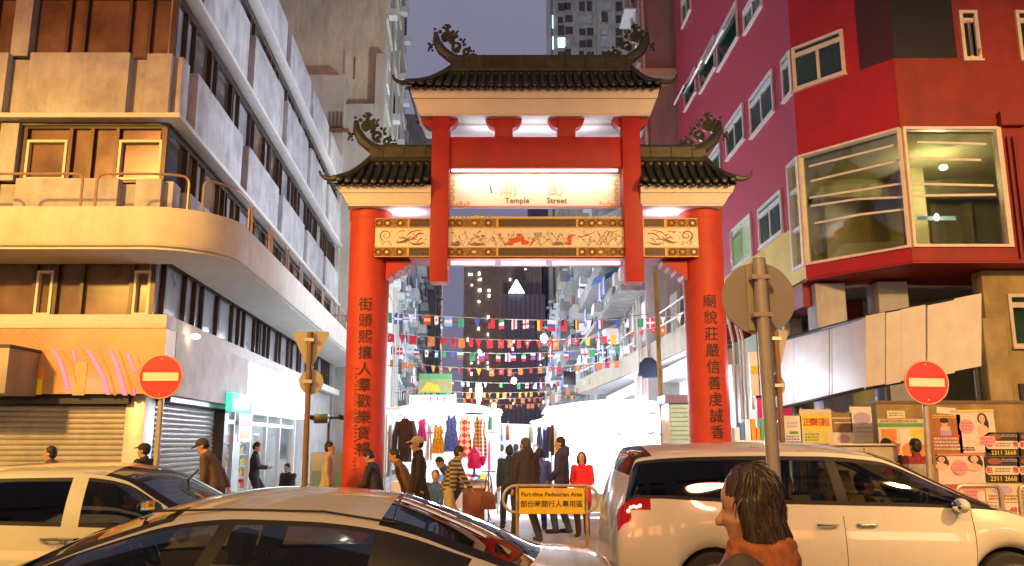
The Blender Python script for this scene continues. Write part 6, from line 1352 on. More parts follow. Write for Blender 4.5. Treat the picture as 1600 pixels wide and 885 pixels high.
    def put(me_, nm, mat=None):
        o = bpy.data.objects.new(nm, me_); COL.objects.link(o); o.parent = t
        if mat: me_.materials.append(mat)
        return o
    put(me, 'body')
    # clothes follow the body
    B_ = bulk; j = MB(); C_ = j.caps; lo = pe - (pe - wa) * .0 if not coat else piv - Vector((0, 0, coat * k))
    for s in (-1, 1):
        C_(sh[s], el[s], .066 * k * B_, .056 * k * B_); C_(el[s], wrist[s] - (wrist[s] - el[s]) * .06, .055 * k * B_, .042 * k); C_(ch + (sh[s] - ch) * .3, sh[s], .118 * k * g_ * B_, .072 * k * B_)
        C_(ch + (sh[s] - nk) * .3, wa + Vector((s * .05 * k, 0, 0)), .123 * k * g_ * B_, .120 * k * B_); C_(wa + Vector((s * .05 * k, 0, 0)), pe + Vector((s * .055 * k, 0, -.02)), .12 * k * B_, .13 * k * B_)
        if coat: C_(pe + Vector((s * .055 * k, 0, 0)), lo + Vector((s * .07 * k, (ankle[s].y * .3), 0)), .13 * k * B_, .135 * k * B_)
    C_(ch, nk + (nk - ch) * .05, .09 * k, .074 * k)
    if hood: C_(nk + Rl @ Vector((0, -.075, -.02)), nk + Rl @ Vector((0, -.10, .06)), .09 * k, .07 * k); C_(nk + Rl @ Vector((-.07, -.02, .03)), nk + Rl @ Vector((.07, -.02, .03)), .06, .06)
    put(remesh(j, max(vox, .012), 3, .011, seed), 'jacket', topmat or M('top_%.2f_%.2f_%.2f' % top, top, .8, var=.18, scale=14))
    tr = MB(); C_ = tr.caps
    for s in (-1, 1): C_(pe + Vector((s * .055 * k, 0, 0)), piv + Vector((s * .08 * k, 0, -.02)), .118 * k, .108 * k); C_(piv + Vector((s * .085 * k, 0, .0)), knee[s], .102 * k, .074 * k); C_(knee[s], ankle[s] + Vector((0, 0, .01)), .073 * k, .06 * k)
    put(remesh(tr, max(vox, .012), 3, .008, seed + 5), 'trousers', M('legs_%.2f_%.2f_%.2f' % legs, legs, .85, var=.15, scale=14))
    sh_ = MB()
    for s in (-1, 1): fd = Vector((s * .15, 1, 0)).normalized(); sh_.caps(ankle[s] + Vector((0, -.03, -.038 * k)), ankle[s] + fd * .16 * k + Vector((0, 0, -.048 * k)), .047 * k, .037 * k)
    put(remesh(sh_, .012, 2), 'shoes', SHOE)
    hm = MB(); hm.ball(tuple(hp(0, -.022, .047)), .086 * k, .094 * k, .093 * k, 18, 12); hm.ball(tuple(hp(0, -.05, .0)), .078 * k, .062 * k, .085 * k, 16, 10)
    if hairlen:
        for q in range(-3, 4): a = R(q * 27); hm.caps(hp(.076 * math.sin(a), -.076 * math.cos(a) * .9 + .0, .02), hp(.082 * math.sin(a), -.085 * math.cos(a), -.08 - hairlen), .034 * k, .026 * k)
    if not cap or hairlen: put(remesh(hm, .006 if fingers else .009, 2, .005, seed, 40, True), 'hair', hair)
    else:
        hm = MB(); hm.ball(tuple(hp(0, -.045, .005)), .08 * k, .062 * k, .075 * k, 16, 10); put(remesh(hm, .009, 2, .004, seed, 40), 'hair', hair)
        cm = MB(); cm.ball(tuple(hp(0, -.012, .055)), .094 * k, .106 * k, .078 * k, 20, 12)
        for q in range(-3, 4): a = R(q * 16); cm.caps(hp(.07 * math.sin(a), .06, .062), hp(.085 * math.sin(a), .10 + .07 * math.cos(a), .045), .010, .008, 8)
        put(remesh(cm, .007, 2), 'cap', M('cap_%.2f' % cap[0], cap, .8))
    t.location = (x, y, z); t.rotation_euler = (0, 0, R(face))
    return t
# ================================================================== PEOPLE OF THE SCENE
def ppl(label, px, py, Y, z0=0.0, dx=0, **k):
    p = at(px, py, Y); lean = k.get('lean', 0)
    if 'h' not in k: k['h'] = max(1.5, min(1.84, (p.z - z0 - .01) * (1 + .25 * (1 - math.cos(R(lean))))))
    f = R(k.get('face', 0)); off = math.sin(R(lean)) * .62
    return person(label, p.x + math.sin(f) * off, Y - math.cos(f) * off, z0, **k)
W = lambda s: ((-s, s * .25), (s, .06))
ppl('person hurrying past the orange shutter, only dark hair showing over the cream car', 82, 697, 13.0, .13, face=95, top=(.10, .06, .03), feet=((.22, 0), (-.2, .06)), seed=2)
ppl('person with dark collar and cap beside the steel post between the shutters', 228, 692, 13.2, .13, face=80, top=(.02, .018, .018), cap=(.02, .02, .02), feet=((.2, 0), (-.2, .05)), seed=3)
ppl('person in brown jacket and flat cap leaning forward before the blue-grey shutter', 322, 702, 13.4, .13, face=90, h=1.72, lean=20, look=(0, -5), top=(.10, .055, .03), cap=(.05, .035, .03), feet=((.25, 0), (-.3, .08)), hands=((-.22, .18, .9), (.24, -.1, .85)), seed=4)
ppl('person in dark suit looking at a phone outside the bright shop', 400, 691, 19.6, .13, face=-80, look=(0, -25), top=(.015, .02, .035), legs=(.015, .018, .03), hands=((-.10, .30, 1.12), (.12, .30, 1.1)), seed=5)
p = at(455, 735, 21.5); person('person in black squatting by the shop doorway', p.x, 21.5, .13, face=160, h=1.6, sit=.34, lean=14, top=(.02, .02, .025), legs=(.02, .02, .025), feet=((.30, 0), (.30, 0)), hands=((-.1, .35, .95), (.1, .35, .95)), seed=6)
m = MB(); m.box(p.x - .17, p.x + .17, 21.35, 21.65, .36, .40)
for a in (-.14, .14):
    for b in (-.12, .12): m.box(p.x + a - .015, p.x + a + .015, 21.5 + b - .015, 21.5 + b + .015, .13, .36)
single('low_stool', m, PC[0], (p.x, 21.5, .13), 'low red plastic stool under the person squatting at the shop', 'stool')
ppl('person in beige coat with a satchel, walking behind the left gate pillar', 514, 690, 16.2, .13, face=-85, coat=.25, top=(.42, .33, .22), legs=(.06, .05, .04), feet=((.2, 0), (-.2, .05)), seed=7)
ppl('young person in navy jacket bent over a phone against the left gate pillar', 580, 702, 14.6, 0, face=80, lean=12, look=(0, -28), top=(.025, .022, .04), legs=(.02, .02, .03), hands=((-.10, .34, 1.10), (.08, .34, 1.08)), seed=8, vox=.011)
ppl('person in rust-brown coat pressing past behind the phone user', 620, 716, 15.3, 0, face=100, h=1.68, lean=22, coat=.2, top=(.17, .075, .035), legs=(.05, .03, .02), seed=9)
ppl('person in dark coat, tan cap and tan trousers walking left before the stall', 655, 681, 14.4, 0, face=95, cap=(.45, .36, .25), look=(0, -6), coat=.12, top=(.025, .014, .016), legs=(.40, .27, .17), feet=((.22, 0), (-.22, .06)), seed=10, vox=.011)
STRJ = patmat('striped_knit', (.05, .035, .03), (.30, .24, .18), 26, 'check', .85)
for n_ in STRJ.node_tree.nodes:
    if n_.type == 'MAPPING': n_.inputs['Scale'].default_value = (.01, .01, 1)
ppl('person in striped brown jacket stooping over the sales table', 714, 700, 15.6, 0, face=-70, h=1.70, lean=16, top=(.12, .09, .07), topmat=STRJ, legs=(.38, .30, .14), feet=((.2, 0), (-.15, .0)), hands=((-.2, .35, 1.0), (.2, .4, 1.0)), seed=11, vox=.011)
p = at(681, 728, 17.0); person('stall vendor in blue seated low among the bags', p.x, 17.0, 0, face=170, h=1.62, sit=.42, top=(.05, .12, .32), legs=(.03, .03, .06), hair=HAIRG, feet=((.36, 0), (.36, 0)), hands=((-.15, .35, 1.0), (.15, .35, 1.0)), seed=12)
m = MB(); m.box(p.x - .2, p.x + .2, 16.8, 17.2, .0, .40); single('plastic_crate', m, M('yellow_crate', (.6, .48, .2), .6), (p.x, 17, 0), 'pale yellow crate the blue-clad vendor sits on', 'crate', bevel=.015)
ppl('person in denim-blue jacket bending under the hung dresses', 690, 712, 17.8, 0, face=120, h=1.6, lean=40, top=(.06, .14, .30), legs=(.03, .03, .05), seed=13)
ppl('person in dark navy walking into the market, left of the broad-coated one', 796, 696, 17.6, 0, face=10, top=(.015, .025, .05), legs=(.02, .025, .06), feet=((.2, 0), (-.22, .06)), seed=14)
ppl('broad person in long dark brown coat with back turned, just behind the yellow sign', 822, 684, 15.4, 0, face=35, bulk=1.22, coat=.10, top=(.030, .018, .026), legs=(.035, .025, .03), hair=HAIRG, feet=((.24, 0), (-.24, .02)), hood=True, seed=15, vox=.011)
ppl('person in bright blue jacket half hidden behind the broad brown coat', 843, 700, 17.4, 0, face=15, top=(.08, .12, .45), legs=(.06, .09, .35), seed=16)
ppl('person in navy hooded jacket and jeans looking left', 877, 679, 16.8, 0, face=70, look=(10, -4), hood=True, top=(.035, .030, .085), legs=(.03, .05, .11), feet=((.1, 0), (-.1, 0)), hands=((-.14, .2, .95), (.14, .2, .95)), seed=17, vox=.011)
ppl('person in long red coat standing by the right end of the yellow sign', 909, 706, 16.2, 0, face=165, girl=True, hairlen=.02, coat=.22, top=(.62, .012, .03), legs=(.06, .03, .025), feet=((.06, 0), (-.04, 0)), hands=((-.12, .2, 1.0), (.12, .22, 1.02)), seed=18, vox=.011)
gp_ = ppl('person in grey jacket with maroon shoulders reading the posted notices', 1430, 685, 12.9, .13, face=10, top=(.33, .28, .24), legs=(.05, .05, .06), seed=19, vox=.011)
for ch in gp_.children:
    if ch.name.startswith('jacket'):
        ch.data.materials.append(M('maroon_yoke', (.22, .02, .03), .8)); hz_ = max(v.co.z for v in ch.data.vertices)
        for pl in ch.data.polygons:
            if pl.center.z > hz_ - .19 and abs(pl.center.x) < .3: pl.material_index = 1
ppl('person whose black hair just shows above the grey street cabinet', 1384, 685, 13.4, .13, face=-10, top=(.04, .04, .05), seed=20)
ppl('passer-by with dark bobbed hair and dark jacket, closest to the camera', 1180, 728, 2.5, .13, face=52, girl=True, look=(14, -10), hairlen=.035, top=(.05, .035, .025), legs=(.03, .03, .04), skin=SKIN2, hands=((-.17, .12, .86), (.24, -.05, .84)), feet=((.22, 0), (-.22, .05)), seed=22, vox=.007, fingers=True)
HAIRB = M('dark_brown_hair', (.035, .018, .010), .55, var=.5, scale=60)
fg = [o for o in COL.objects if o.get('label', '').startswith('passer-by')][0]
k_ = [c for c in fg.children if c.name.startswith('hair')][0]; zc_ = min(v.co.z for v in k_.data.vertices); m = MB(); k_.data.materials.clear(); k_.data.materials.append(HAIRB)
for i in range(3): m.tube([((.075 + .012 * i) * math.cos(a) , .005 + (.075 + .010 * i) * math.sin(a) - .01, zc_ + .015 - .035 * i + .008 * math.sin(3 * a + i)) for a in [2 * math.pi * j / 24 for j in range(25)]], .028, 8)
sc_ = bpy.data.objects.new('scarf', remesh(m, .008, 3, .008, 3, 18)); sc_.data.materials.append(M('burnt_orange_scarf', (.26, .075, .025), .9, var=.4, scale=30)); COL.objects.link(sc_); sc_.parent = fg
m = MB(); rh_ = random.Random(44); hc_ = sum((v.co for v in k_.data.vertices), Vector()) / len(k_.data.vertices); top_z = max(v.co.z for v in k_.data.vertices); vs_ = [v.co.copy() for v in k_.data.vertices]; ns_ = [v.normal.copy() for v in k_.data.vertices]
low_ = [i for i in range(len(vs_)) if vs_[i].y < hc_.y + .035]
for q in range(420):                                                # loose strands over the bob
    i = rh_.choice(low_); p_ = vs_[i]; n_ = ns_[i]; tan = Vector((0, 0, -1)) - n_ * Vector((0, 0, -1)).dot(n_)
    if tan.length < .15: tan = (p_ - hc_).cross(Vector((1, 0, 0))) * rh_.choice((-1, 1))
    tan.normalize(); L_s = rh_.uniform(.03, .065); w_s = Vector((rh_.uniform(-1, 1), rh_.uniform(-1, 1), 0)) * .10
    m.tube([p_ + n_ * .001, p_ + n_ * .004 + (tan + w_s) * L_s * .5, p_ + n_ * rh_.uniform(.0, .004) + (tan + w_s * 1.6) * L_s - n_ * L_s * L_s * 3], [.0022, .002, .0008], 4)
st_ = m.build('hair_strands', HAIRB, fg); st_.parent = fg
def seated(label, x, y, zs, face, **k): return person(label, x, y, zs, face=face, h=1.68, sit=.60, feet=((.42, 0), (.42, 0)), **k)
seated('driver at the wheel of the white minivan', 3.78, 9.24, .02, -90, top=(.03, .025, .03), hands=((-.14, .42, 1.16), (.14, .42, 1.16)), seed=23)
seated('passenger in the back row of the white minivan', 2.92, 9.26, .02, -90, top=(.05, .03, .025), hairlen=.03, seed=24)
seated('driver of the cream hatchback, dark hair above the sedan roof', -3.62, 8.06, -.04, -90, top=(.03, .02, .02), hands=((-.14, .42, 1.16), (.14, .42, 1.16)), seed=25)
seated('passenger beside the cream hatchback driver', -3.66, 8.74, -.04, -90, top=(.02, .02, .03), seed=26)
for i, (px, Y, fc, tp, lab) in enumerate(((783, 24.5, 5, (.3, .3, .36), 'shopper in pale grey deep in the market aisle'), (806, 26, -20, (.05, .06, .12), 'shopper in dark blue deep in the market aisle'), (838, 23, 160, (.04, .04, .05), 'shopper in black coming out of the market aisle'), (852, 29, 60, (.25, .12, .1), 'shopper in russet beside the second right stall'), (770, 31, -60, (.1, .1, .12), 'shopper in charcoal at the second left stall'), (815, 36, 0, (.12, .06, .06), 'small figure in maroon far down the aisle'), (797, 42, 0, (.06, .07, .1), 'small figure in slate farthest down the aisle'))):
    ppl(lab, px, 694, Y, 0, face=fc, top=tp, vox=.02, feet=((.15, 0), (-.15, .03)), seed=30 + i)
# ================================================================== STREET FURNITURE
RSG2 = M('sign_red', (.50, .014, .02), .45, var=.05); CRM = M('sign_cream', (.74, .66, .52), .4, var=.04); BACKS = M('sign_back_grey', (.32, .28, .22), .5, var=.06); POST = M('grey_post_paint', (.42, .36, .27), .45, .3, var=.15, scale=6)
def disc(m, c, r, y0, y1, mi=0, n=40): m.lathe([(1e-6, y0), (r, y0), (r, y1), (1e-6, y1)], (c.x, 0, c.z), n, mi, axis='y')
def no_entry(label, px, py, rpx, Y, pxb, tilt):
    c = at(px, py, Y); r = rpx * Y / F * 1.0; b = at(pxb, 800, Y); t = thing('no_entry_sign', (c.x, Y, .13), label, 'road sign', 'no entry signs at the street mouth')
    m = MB(); m.tube([(b.x + .0, Y + .06, .13), (c.x, Y + .06, c.z + r * .8)], .042, 10); m.build('post', POST, t)
    m = MB(); disc(m, c, r, Y - .02, Y); m.tube([(c.x + r * math.cos(q), Y - .012, c.z + r * math.sin(q)) for q in [2 * math.pi * i / 40 for i in range(41)]], .012, 5, 1); pl = m.build('sign_plate', [RSG2, M('sign_rim', (.5, .36, .26), .4)], t)
    m = MB(); a = R(tilt); T_ = Matrix.Translation((c.x, Y, c.z)) @ Matrix.Rotation(a, 4, 'Y'); m.box(-r * .82, r * .82, -.026, -.021, -r * .19, r * .19, 0, T_); m.build('bar', CRM, pl)
    m = MB()
    for s in (-1, 1): m.ball((c.x, Y - .022, c.z + s * r * .82), .014, .008, .014, 8, 5)
    m.box(c.x - .05, c.x + .05, Y, Y + .1, c.z - .03, c.z + .03); m.build('clamp', GREYM, t)
no_entry('red no-entry sign on a pale post before the left-hand shutters', 252, 589, 33.5, 12.3, 236, 0); no_entry('red no-entry sign on a grey post before the poster wall', 1447, 598, 33.5, 12.3, 1458, 1)
def backs(label, px, ytop, ytip, yc, rc, Y, pxb, half):
    c = at(px, ytop, Y); b = at(pxb, 800, Y); t = thing('sign_post', (c.x, Y, .13), label, 'road sign', 'backs of give-way signs'); hw = half * Y / F; tip = at(px, ytip, Y); cc = at(px, yc, Y); r = rc * Y / F
    m = MB(); m.tube([(b.x, Y - .05, .13), (c.x, Y - .05, c.z + .02)], .043, 10); m.build('post', M('rusty_brown_post', (.20, .11, .06), .6, .3, var=.2, scale=7), t)
    m = MB(); P = []
    for cx_, cz_, a0 in ((c.x - hw, c.z, 150), (c.x, tip.z, 270), (c.x + hw, c.z, 30)):
        for q in (-40, 0, 40): a = R(a0 + q); P.append((cx_ + .035 * math.cos(a), Y, cz_ + .035 * math.sin(a)))
    m.prism(P, (0, .015, 0)); m.build('triangular_plate', BACKS, t)
    m = MB(); disc(m, cc, r, Y, Y + .015); m.build('round_plate', BACKS, t)
    m = MB()
    for zz in (c.z - .1, cc.z): m.box(c.x - .07, c.x + .07, Y - .1, Y - .002, zz - .025, zz + .025)
    m.build('clamp', GREYM, t)
backs('tan backs of triangular and round road signs on a rusty post, left of gate', 486, 522, 575, 597, 19, 12.6, 476, 25)
backs('edge-lit backs of road signs on a thin post behind the big round sign', 1210, 520, 585, 603, 17, 12.8, 1228, 18)
Y = 4.75; c = at(1188, 465, Y); top_, bot = at(1184, 405, Y), at(1207, 735, Y)
t = thing('round_sign', (bot.x, Y, .0), 'big round brown sign seen from behind on a thick tan post, near the camera', 'road sign')
m = MB(); m.tube([(bot.x + (bot.x - top_.x) * .4, Y - .02, 0), (bot.x, Y - .02, bot.z), top_ + Vector((0, -.02, 0))], .0375, 14); m.build('post', M("tan_post_paint", (.36, .31, .24), .45, .3, var=.1, scale=8), t)
m = MB(); disc(m, c, 58 * Y / F, Y + .03, Y + .04, 0, 56); m.build('sign_plate', M('brown_sign_back', (.25, .22, .19), .6, var=.07), t)
m = MB(); m.box(c.x - .07, c.x - .035, Y + .018, Y + .03, c.z - .19, c.z + .2); m.box(c.x - .06, c.x + .05, Y - .06, Y + .03, c.z - .12, c.z - .095); m.box(c.x - .06, c.x + .05, Y - .06, Y + .03, c.z + .1, c.z + .125); m.build('back_rib', BACKS, t)
# yellow pedestrian-area sign on a tubular stand
Y = 14.6; L_, R_ = at(786, 760, Y), at(934, 760, Y); zt, zb = at(860, 759, Y).z, at(860, 801, Y).z; t = thing('barrier_sign', ((L_.x + R_.x) / 2, Y, 0), 'yellow pedestrian area board in a grey tubular stand at the street mouth', 'barrier')
m = MB(); x0, x1 = L_.x, R_.x; rr = (zt - zb) / 2; P = [(x0 + rr, Y, zt), (x1 - rr, Y, zt)]
P += [(x1 - rr + rr * math.sin(a), Y, (zt + zb) / 2 + rr * math.cos(a)) for a in [math.pi * i / 10 for i in range(1, 10)]] + [(x1 - rr, Y, zb), (x0 + rr, Y, zb)] + [(x0 + rr - rr * math.sin(a), Y, (zt + zb) / 2 - rr * math.cos(a)) for a in [math.pi * i / 10 for i in range(1, 10)]] + [(x0 + rr, Y, zt)]
m.tube(P, .026, 8); m.build('tube_frame', M('worn_grey_tube', (.32, .28, .23), .45, .5, var=.2, scale=9), t)
for px in (808, 917): p = at(px, 800, Y); m = MB(); m.tube([(p.x, Y, 0), (p.x, Y, zt)], .028, 8); m.lathe([(.07, 0), (.07, .015)], (p.x, Y, 0), 12); m.build('leg', M('rusty_leg', (.30, .20, .13), .55, .4, var=.3, scale=9), t)
p, q = at(811, 803, Y - .03), at(913, 763, Y - .03); m = MB(); m.box(p.x, q.x, Y - .04, Y - .03, p.z, q.z); bd = m.build('board', M('sign_yellow', (.55, .35, .015), .55, var=.06), t)
INKB = M('dark_brown_ink', (.05, .03, .008), .6)
for s_, py, sz in (('Part-time Pedestrian Area', 773, .098), ('部份時間行人專用區', 788.5, .118)):
    vs, fs = text_geo(s_, sz, .002, .002); m = MB(); m.add(vs, fs, 0, frame_T(at(862, py, Y - .043), (1, 0, 0), (0, 0, 1))); m.build('lettering', INKB, bd, smooth=False)
p = at(873, 767, Y - .045); m = MB(); m.box(p.x - .06, p.x + .06, Y - .046, Y - .041, p.z - .05, p.z + .04); m.build('sticker', M('faded_orange_sticker', (.5, .28, .14), .6), bd)
# cabinet and floodlights left of the gate
p0, p1 = at(491, 760, 16.9), at(522, 708, 16.9); t = thing('utility_cabinet', ((p0.x + p1.x) / 2, 16.9, .13), 'grey-blue utility cabinet behind the left gate pillar', 'cabinet')
m = MB(); m.box(p0.x - .1, p1.x + .3, 16.9, 17.5, .13, p1.z); m.build('body', M('grey_blue_enamel', (.16, .19, .26), .45), t, bevel=.02); m = MB(); m.box(p0.x - .06, p1.x + .26, 16.885, 16.9, .3, p1.z - .35); m.build('door', M('teal_door', (.10, .20, .24), .5), t)
c = at(503, 654, 17.2); t = thing('floodlight_pole', (c.x + .15, 17.2, .13), 'black floodlights on a bracket beyond the left gate pillar', 'light')
m = MB(); m.tube([(c.x + .15, 17.2, .13), (c.x + .15, 17.2, c.z + .02)], .03, 8); m.tube([(c.x - .1, 17.2, c.z), (c.x + .75, 17.2, c.z + .03)], .025, 8); m.build('pole', DARKM, t)
for dx in (0, .62): m = MB(); m.box(c.x - .12 + dx, c.x + .16 + dx, 17.0, 17.2, c.z - .1, c.z + .08); m.tube([(c.x - .12 + dx, 17.1, c.z), (c.x - .25 + dx, 17.02, c.z + .03)], .05, 8); m.build('floodlight', BLACK, t, bevel=.01)
# ================================================================== POSTERED HOARDING (right)
HY = 14.0; hx0 = at(1374, 700, HY).x; hz = at(1500, 631, HY).z
t = thing('poster_wall', (hx0, HY, .13), 'stained ochre hoarding wall plastered with posters', 'wall')
m = MB(); m.box(hx0, 20, HY, HY + .2, .13, hz); m.build('boarding', M('stained_ochre_board', (.30, .20, .085), .8, var=.35, scale=2.5, bump=.3, streak=.3), t)
m = MB(); m.box(hx0 - .03, 20, HY - .02, HY + .22, hz, hz + .05); m.build('capping', M('brown_capping', (.14, .09, .05), .7), t)
PAP = M('poster_paper', (.66, .60, .54), .6, var=.1, scale=5)
def P_(n, c): return M('print_' + n, c, .55, var=.12, scale=9)
FACE = P_('face', (.66, .42, .30)); HK = P_('black', (.02, .015, .012))
def poster(label, x0, y0, x1, y1, base, shapes, Y=HY, cat='poster', text=(), tilt=0, grp=None):
    a, b = at(x0, y1, Y), at(x1, y0, Y); wd, hh = b.x - a.x, b.z - a.z; rt_ = thing('poster', (a.x, Y - .006, a.z), label, cat, grp); T_ = Matrix.Translation((a.x, Y - .012, a.z)) @ Matrix.Rotation(R(tilt), 4, 'Y')
    m = MB(); m.box(0, wd, 0, .010, 0, hh, 0, T_); sh_ = m.build('sheet', base, rt_)
    k = 0; by = {}
    for kind, mt, u0, v0, u1, v1 in shapes:                         # u right, v down, 0..1
        k += 1; q = -.0012 * k; m = by.setdefault(mt, MB())
        if kind == 'r': m.box(u0 * wd, u1 * wd, q, q + .001, hh * (1 - v1), hh * (1 - v0), 0, T_)
        if kind == 'e':
            cx, cz, rx, rz = (u0 + u1) / 2 * wd, hh * (1 - (v0 + v1) / 2), (u1 - u0) / 2 * wd, (v1 - v0) / 2 * hh; m.prism([(cx + rx * math.cos(2 * math.pi * i / 18), q, cz + rz * math.sin(2 * math.pi * i / 18)) for i in range(18)], (0, .001, 0), 0, T_)
        if kind == 'l':                                             # lines of small print
            n = max(2, int((v1 - v0) * hh / .045)); rl_ = random.Random(int(u0 * 99 + v0 * 77 + x0))
            for i in range(n):
                z = hh * (1 - v0) - (i + .7) * (v1 - v0) * hh / n; x = u0 * wd
                while x < u1 * wd - .02:
                    w_ = rl_.uniform(.015, .05); m.box(x, min(x + w_, u1 * wd), q, q + .001, z, z + (v1 - v0) * hh / n * .55, 0, T_); x += w_ + .012
    for mt, m in by.items(): m.build('print', mt, sh_, smooth=False)
    for s_, mt, u, v, sz in text:
        vs, fs = text_geo(s_, sz * hh, .0008, .004 * sz); m = MB(); m.add(vs, fs, 0, T_ @ frame_T((u * wd, -.012, hh * (1 - v)), (1, 0, 0), (0, 0, 1))); m.build('lettering', mt, sh_, smooth=False)
    return rt_
PK, PKD, ORA, REDP, YEP, GRP_, WHP, BLP, LIL, BRNP = P_('pink', (.62, .30, .32)), P_('rose', (.55, .14, .22)), P_('orange', (.66, .22, .05)), P_('red', (.55, .04, .03)), P_('yellow', (.72, .55, .05)), P_('green', (.10, .30, .06)), PAP, P_('blue', (.12, .18, .45)), P_('lilac', (.45, .35, .55)), P_('brown', (.28, .09, .04))
def lady(u, v, s): return [('e', HK, u - .13 * s, v - .02 * s, u + .13 * s, v + .24 * s), ('e', HK, u - .02 * s, v + .08 * s, u + .16 * s, v + .42 * s), ('e', FACE, u - .085 * s, v + .02 * s, u + .075 * s, v + .22 * s), ('r', FACE, u - .03 * s, v + .2 * s, u + .03 * s, v + .28 * s), ('e', FACE, u - .17 * s, v + .26 * s, u + .13 * s, v + .5 * s), ('r', HK, u - .05 * s, v + .1 * s, u - .02 * s, v + .11 * s), ('r', HK, u + .015 * s, v + .1 * s, u + .045 * s, v + .11 * s), ('r', REDP, u - .025 * s, v + .165 * s, u + .02 * s, v + .178 * s)]
poster('orange brown poster of a dancer, right of the no-entry post', 1456, 648, 1499, 711, P_('burnt', (.36, .13, .045)), [('e', FACE, .38, .12, .58, .32), ('e', HK, .34, .08, .62, .22), ('r', FACE, .34, .30, .64, .52), ('r', LIL, .32, .40, .68, .52), ('l', YEP, .1, .0, .9, .1), ('l', WHP, .1, .56, .9, .9), ('r', REDP, .06, .52, .94, .56)])
poster('large pale pink poster of a woman with long black hair, top row', 1500, 641, 1552, 708, P_('pale_pink', (.70, .54, .50)), lady(.68, .10, 1.0) + [('e', PK, .04, .22, .44, .56), ('l', PKD, .1, .28, .4, .5), ('r', PK, .55, .62, .95, .82), ('l', PKD, .58, .65, .92, .8), ('l', HK, .05, .86, .4, .96), ('r', YEP, .0, .0, 1, .05)], tilt=-1)
poster('pink poster with two dark-haired women, second row', 1467, 709, 1537, 757, P_('pale_pink', (.70, .54, .50)), lady(.10, .08, .9) + lady(.78, .05, 1.05) + [('e', PK, .28, .2, .62, .7), ('l', PKD, .32, .3, .6, .6), ('r', ORA, .0, .0, 1, .06)])
for i, (x0, y0, x1, y1, lab) in enumerate(((1540, 676, 1591, 713, 'black and yellow telephone poster, upper left of its four'), (1540, 714, 1591, 754, 'black and yellow telephone poster, lower left of its four'), (1592, 676, 1643, 713, 'black and yellow telephone poster, upper right of its four'), (1592, 714, 1643, 754, 'black and yellow telephone poster, lower right of its four'))):
    poster(lab, x0, y0, x1, y1, P_('night', (.035, .025, .018)), [('e', WHP, .02, .36, .2, .7), ('e', WHP, .8, .36, .98, .7), ('r', WHP, .1, .36, .9, .7), ('e', BRNP, .1, .05, .5, .3), ('l', LIL, .5, .08, .95, .2), ('l', BRNP, .28, .43, .72, .62)], text=(('2311 2668', YEP, .5, .86, .25), ('租', REDP, .13, .53, .26), ('售', REDP, .87, .53, .26)), grp='telephone posters')
for i, (x0, x1, lab) in enumerate(((1467, 1505, 'faded pink flyer under the two-women poster'), (1508, 1538, 'narrow pink flyer in the third row'))): poster(lab, x0, 758, x1, 786, PK, [('r', REDP, .0, .0, 1, .2), ('l', PKD, .1, .3, .6, .9), ('r', WHP, .62, .35, .95, .9)])
poster('lilac and yellow landscape poster in the third row', 1540, 756, 1592, 785, P_('sand', (.62, .52, .36)), [('e', LIL, .2, .1, .8, .6), ('l', BRNP, .1, .6, .9, .9), ('e', YEP, .05, .0, .3, .3)])
poster('pale poster with red numerals, lowest row', 1545, 786, 1600, 806, PAP, [('l', LIL, .05, .1, .5, .8)], text=(('481', REDP, .72, .55, .6),))
poster('row-end yellow flyer at the frame edge, lowest rows', 1594, 756, 1640, 790, P_('sand', (.62, .52, .36)), [('r', YEP, 0, 0, 1, .2), ('l', BRNP, .1, .3, .9, .9)])
poster('notice board of orange flyers with a green header, left of the no-entry post', 1376, 655, 1447, 722, P_('cream', (.60, .54, .38)), [('r', GRP_, .0, .10, 1, .19), ('r', GRP_, .93, .1, 1, 1), ('r', ORA, .05, .24, .36, .5), ('e', REDP, .1, .5, .4, .9), ('r', WHP, .42, .24, .62, .6), ('r', YEP, .66, .24, .9, .5), ('e', ORA, .45, .55, .75, .95), ('r', ORA, .7, .6, .92, .95), ('l', BRNP, .05, .01, .8, .09)], Y=13.95)
poster('torn white sheet curling over the top of the orange poster', 1463, 636, 1492, 646, PAP, [('r', LIL, .7, .3, .95, .8)], tilt=4)
poster('small pale flyer above the notice board', 1386, 642, 1413, 654, P_('cream', (.60, .54, .38)), [('l', GRP_, .1, .2, .9, .8)])
# freestanding boards further left, in front of the whitewashed piers
SH_ = 15.0
def standing(label, x0, y0, x1, y1, base, shapes, text=()):
    a, b = at(x0, y1, SH_), at(x1, y0, SH_); r_ = poster(label, x0, y0, x1, y1, base, shapes, SH_, 'sign board', text)
    m = MB()
    for x in (a.x + .04, b.x - .04): m.box(x - .02, x + .02, SH_, SH_ + .04, .13, b.z + .03)
    m.box(a.x, b.x, SH_, SH_ + .03, a.z + .05, a.z + .1); OFF[r_] = Vector((a.x, SH_ - .006, a.z)); m.build('stand', M('raw_timber', (.25, .15, .07), .7), r_)
standing('yellow board with four big red characters', 1252, 640, 1298, 693, P_('cream', (.60, .54, .38)), [('r', YEP, .05, .16, .95, .62), ('r', P_('lemon', (.6, .5, .15)), .1, .64, .85, .98), ('l', GRP_, .12, .7, .6, .95)], text=(('正', REDP, .2, .39, .25), ('章', REDP, .4, .39, .25), ('招', REDP, .6, .39, .25), ('租', REDP, .8, .39, .25)))
standing('tall white notice with grey print beside the yellow board', 1331, 636, 1372, 692, P_('chalk', (.66, .66, .68)), [('e', LIL, .1, .15, .7, .5), ('l', LIL, .1, .55, .8, .75), ('r', WHP, .1, .78, .9, .9)])
standing('small lilac flyer board between the yellow and white boards', 1302, 676, 1330, 694, PAP, [('e', LIL, .2, .2, .9, .9)])
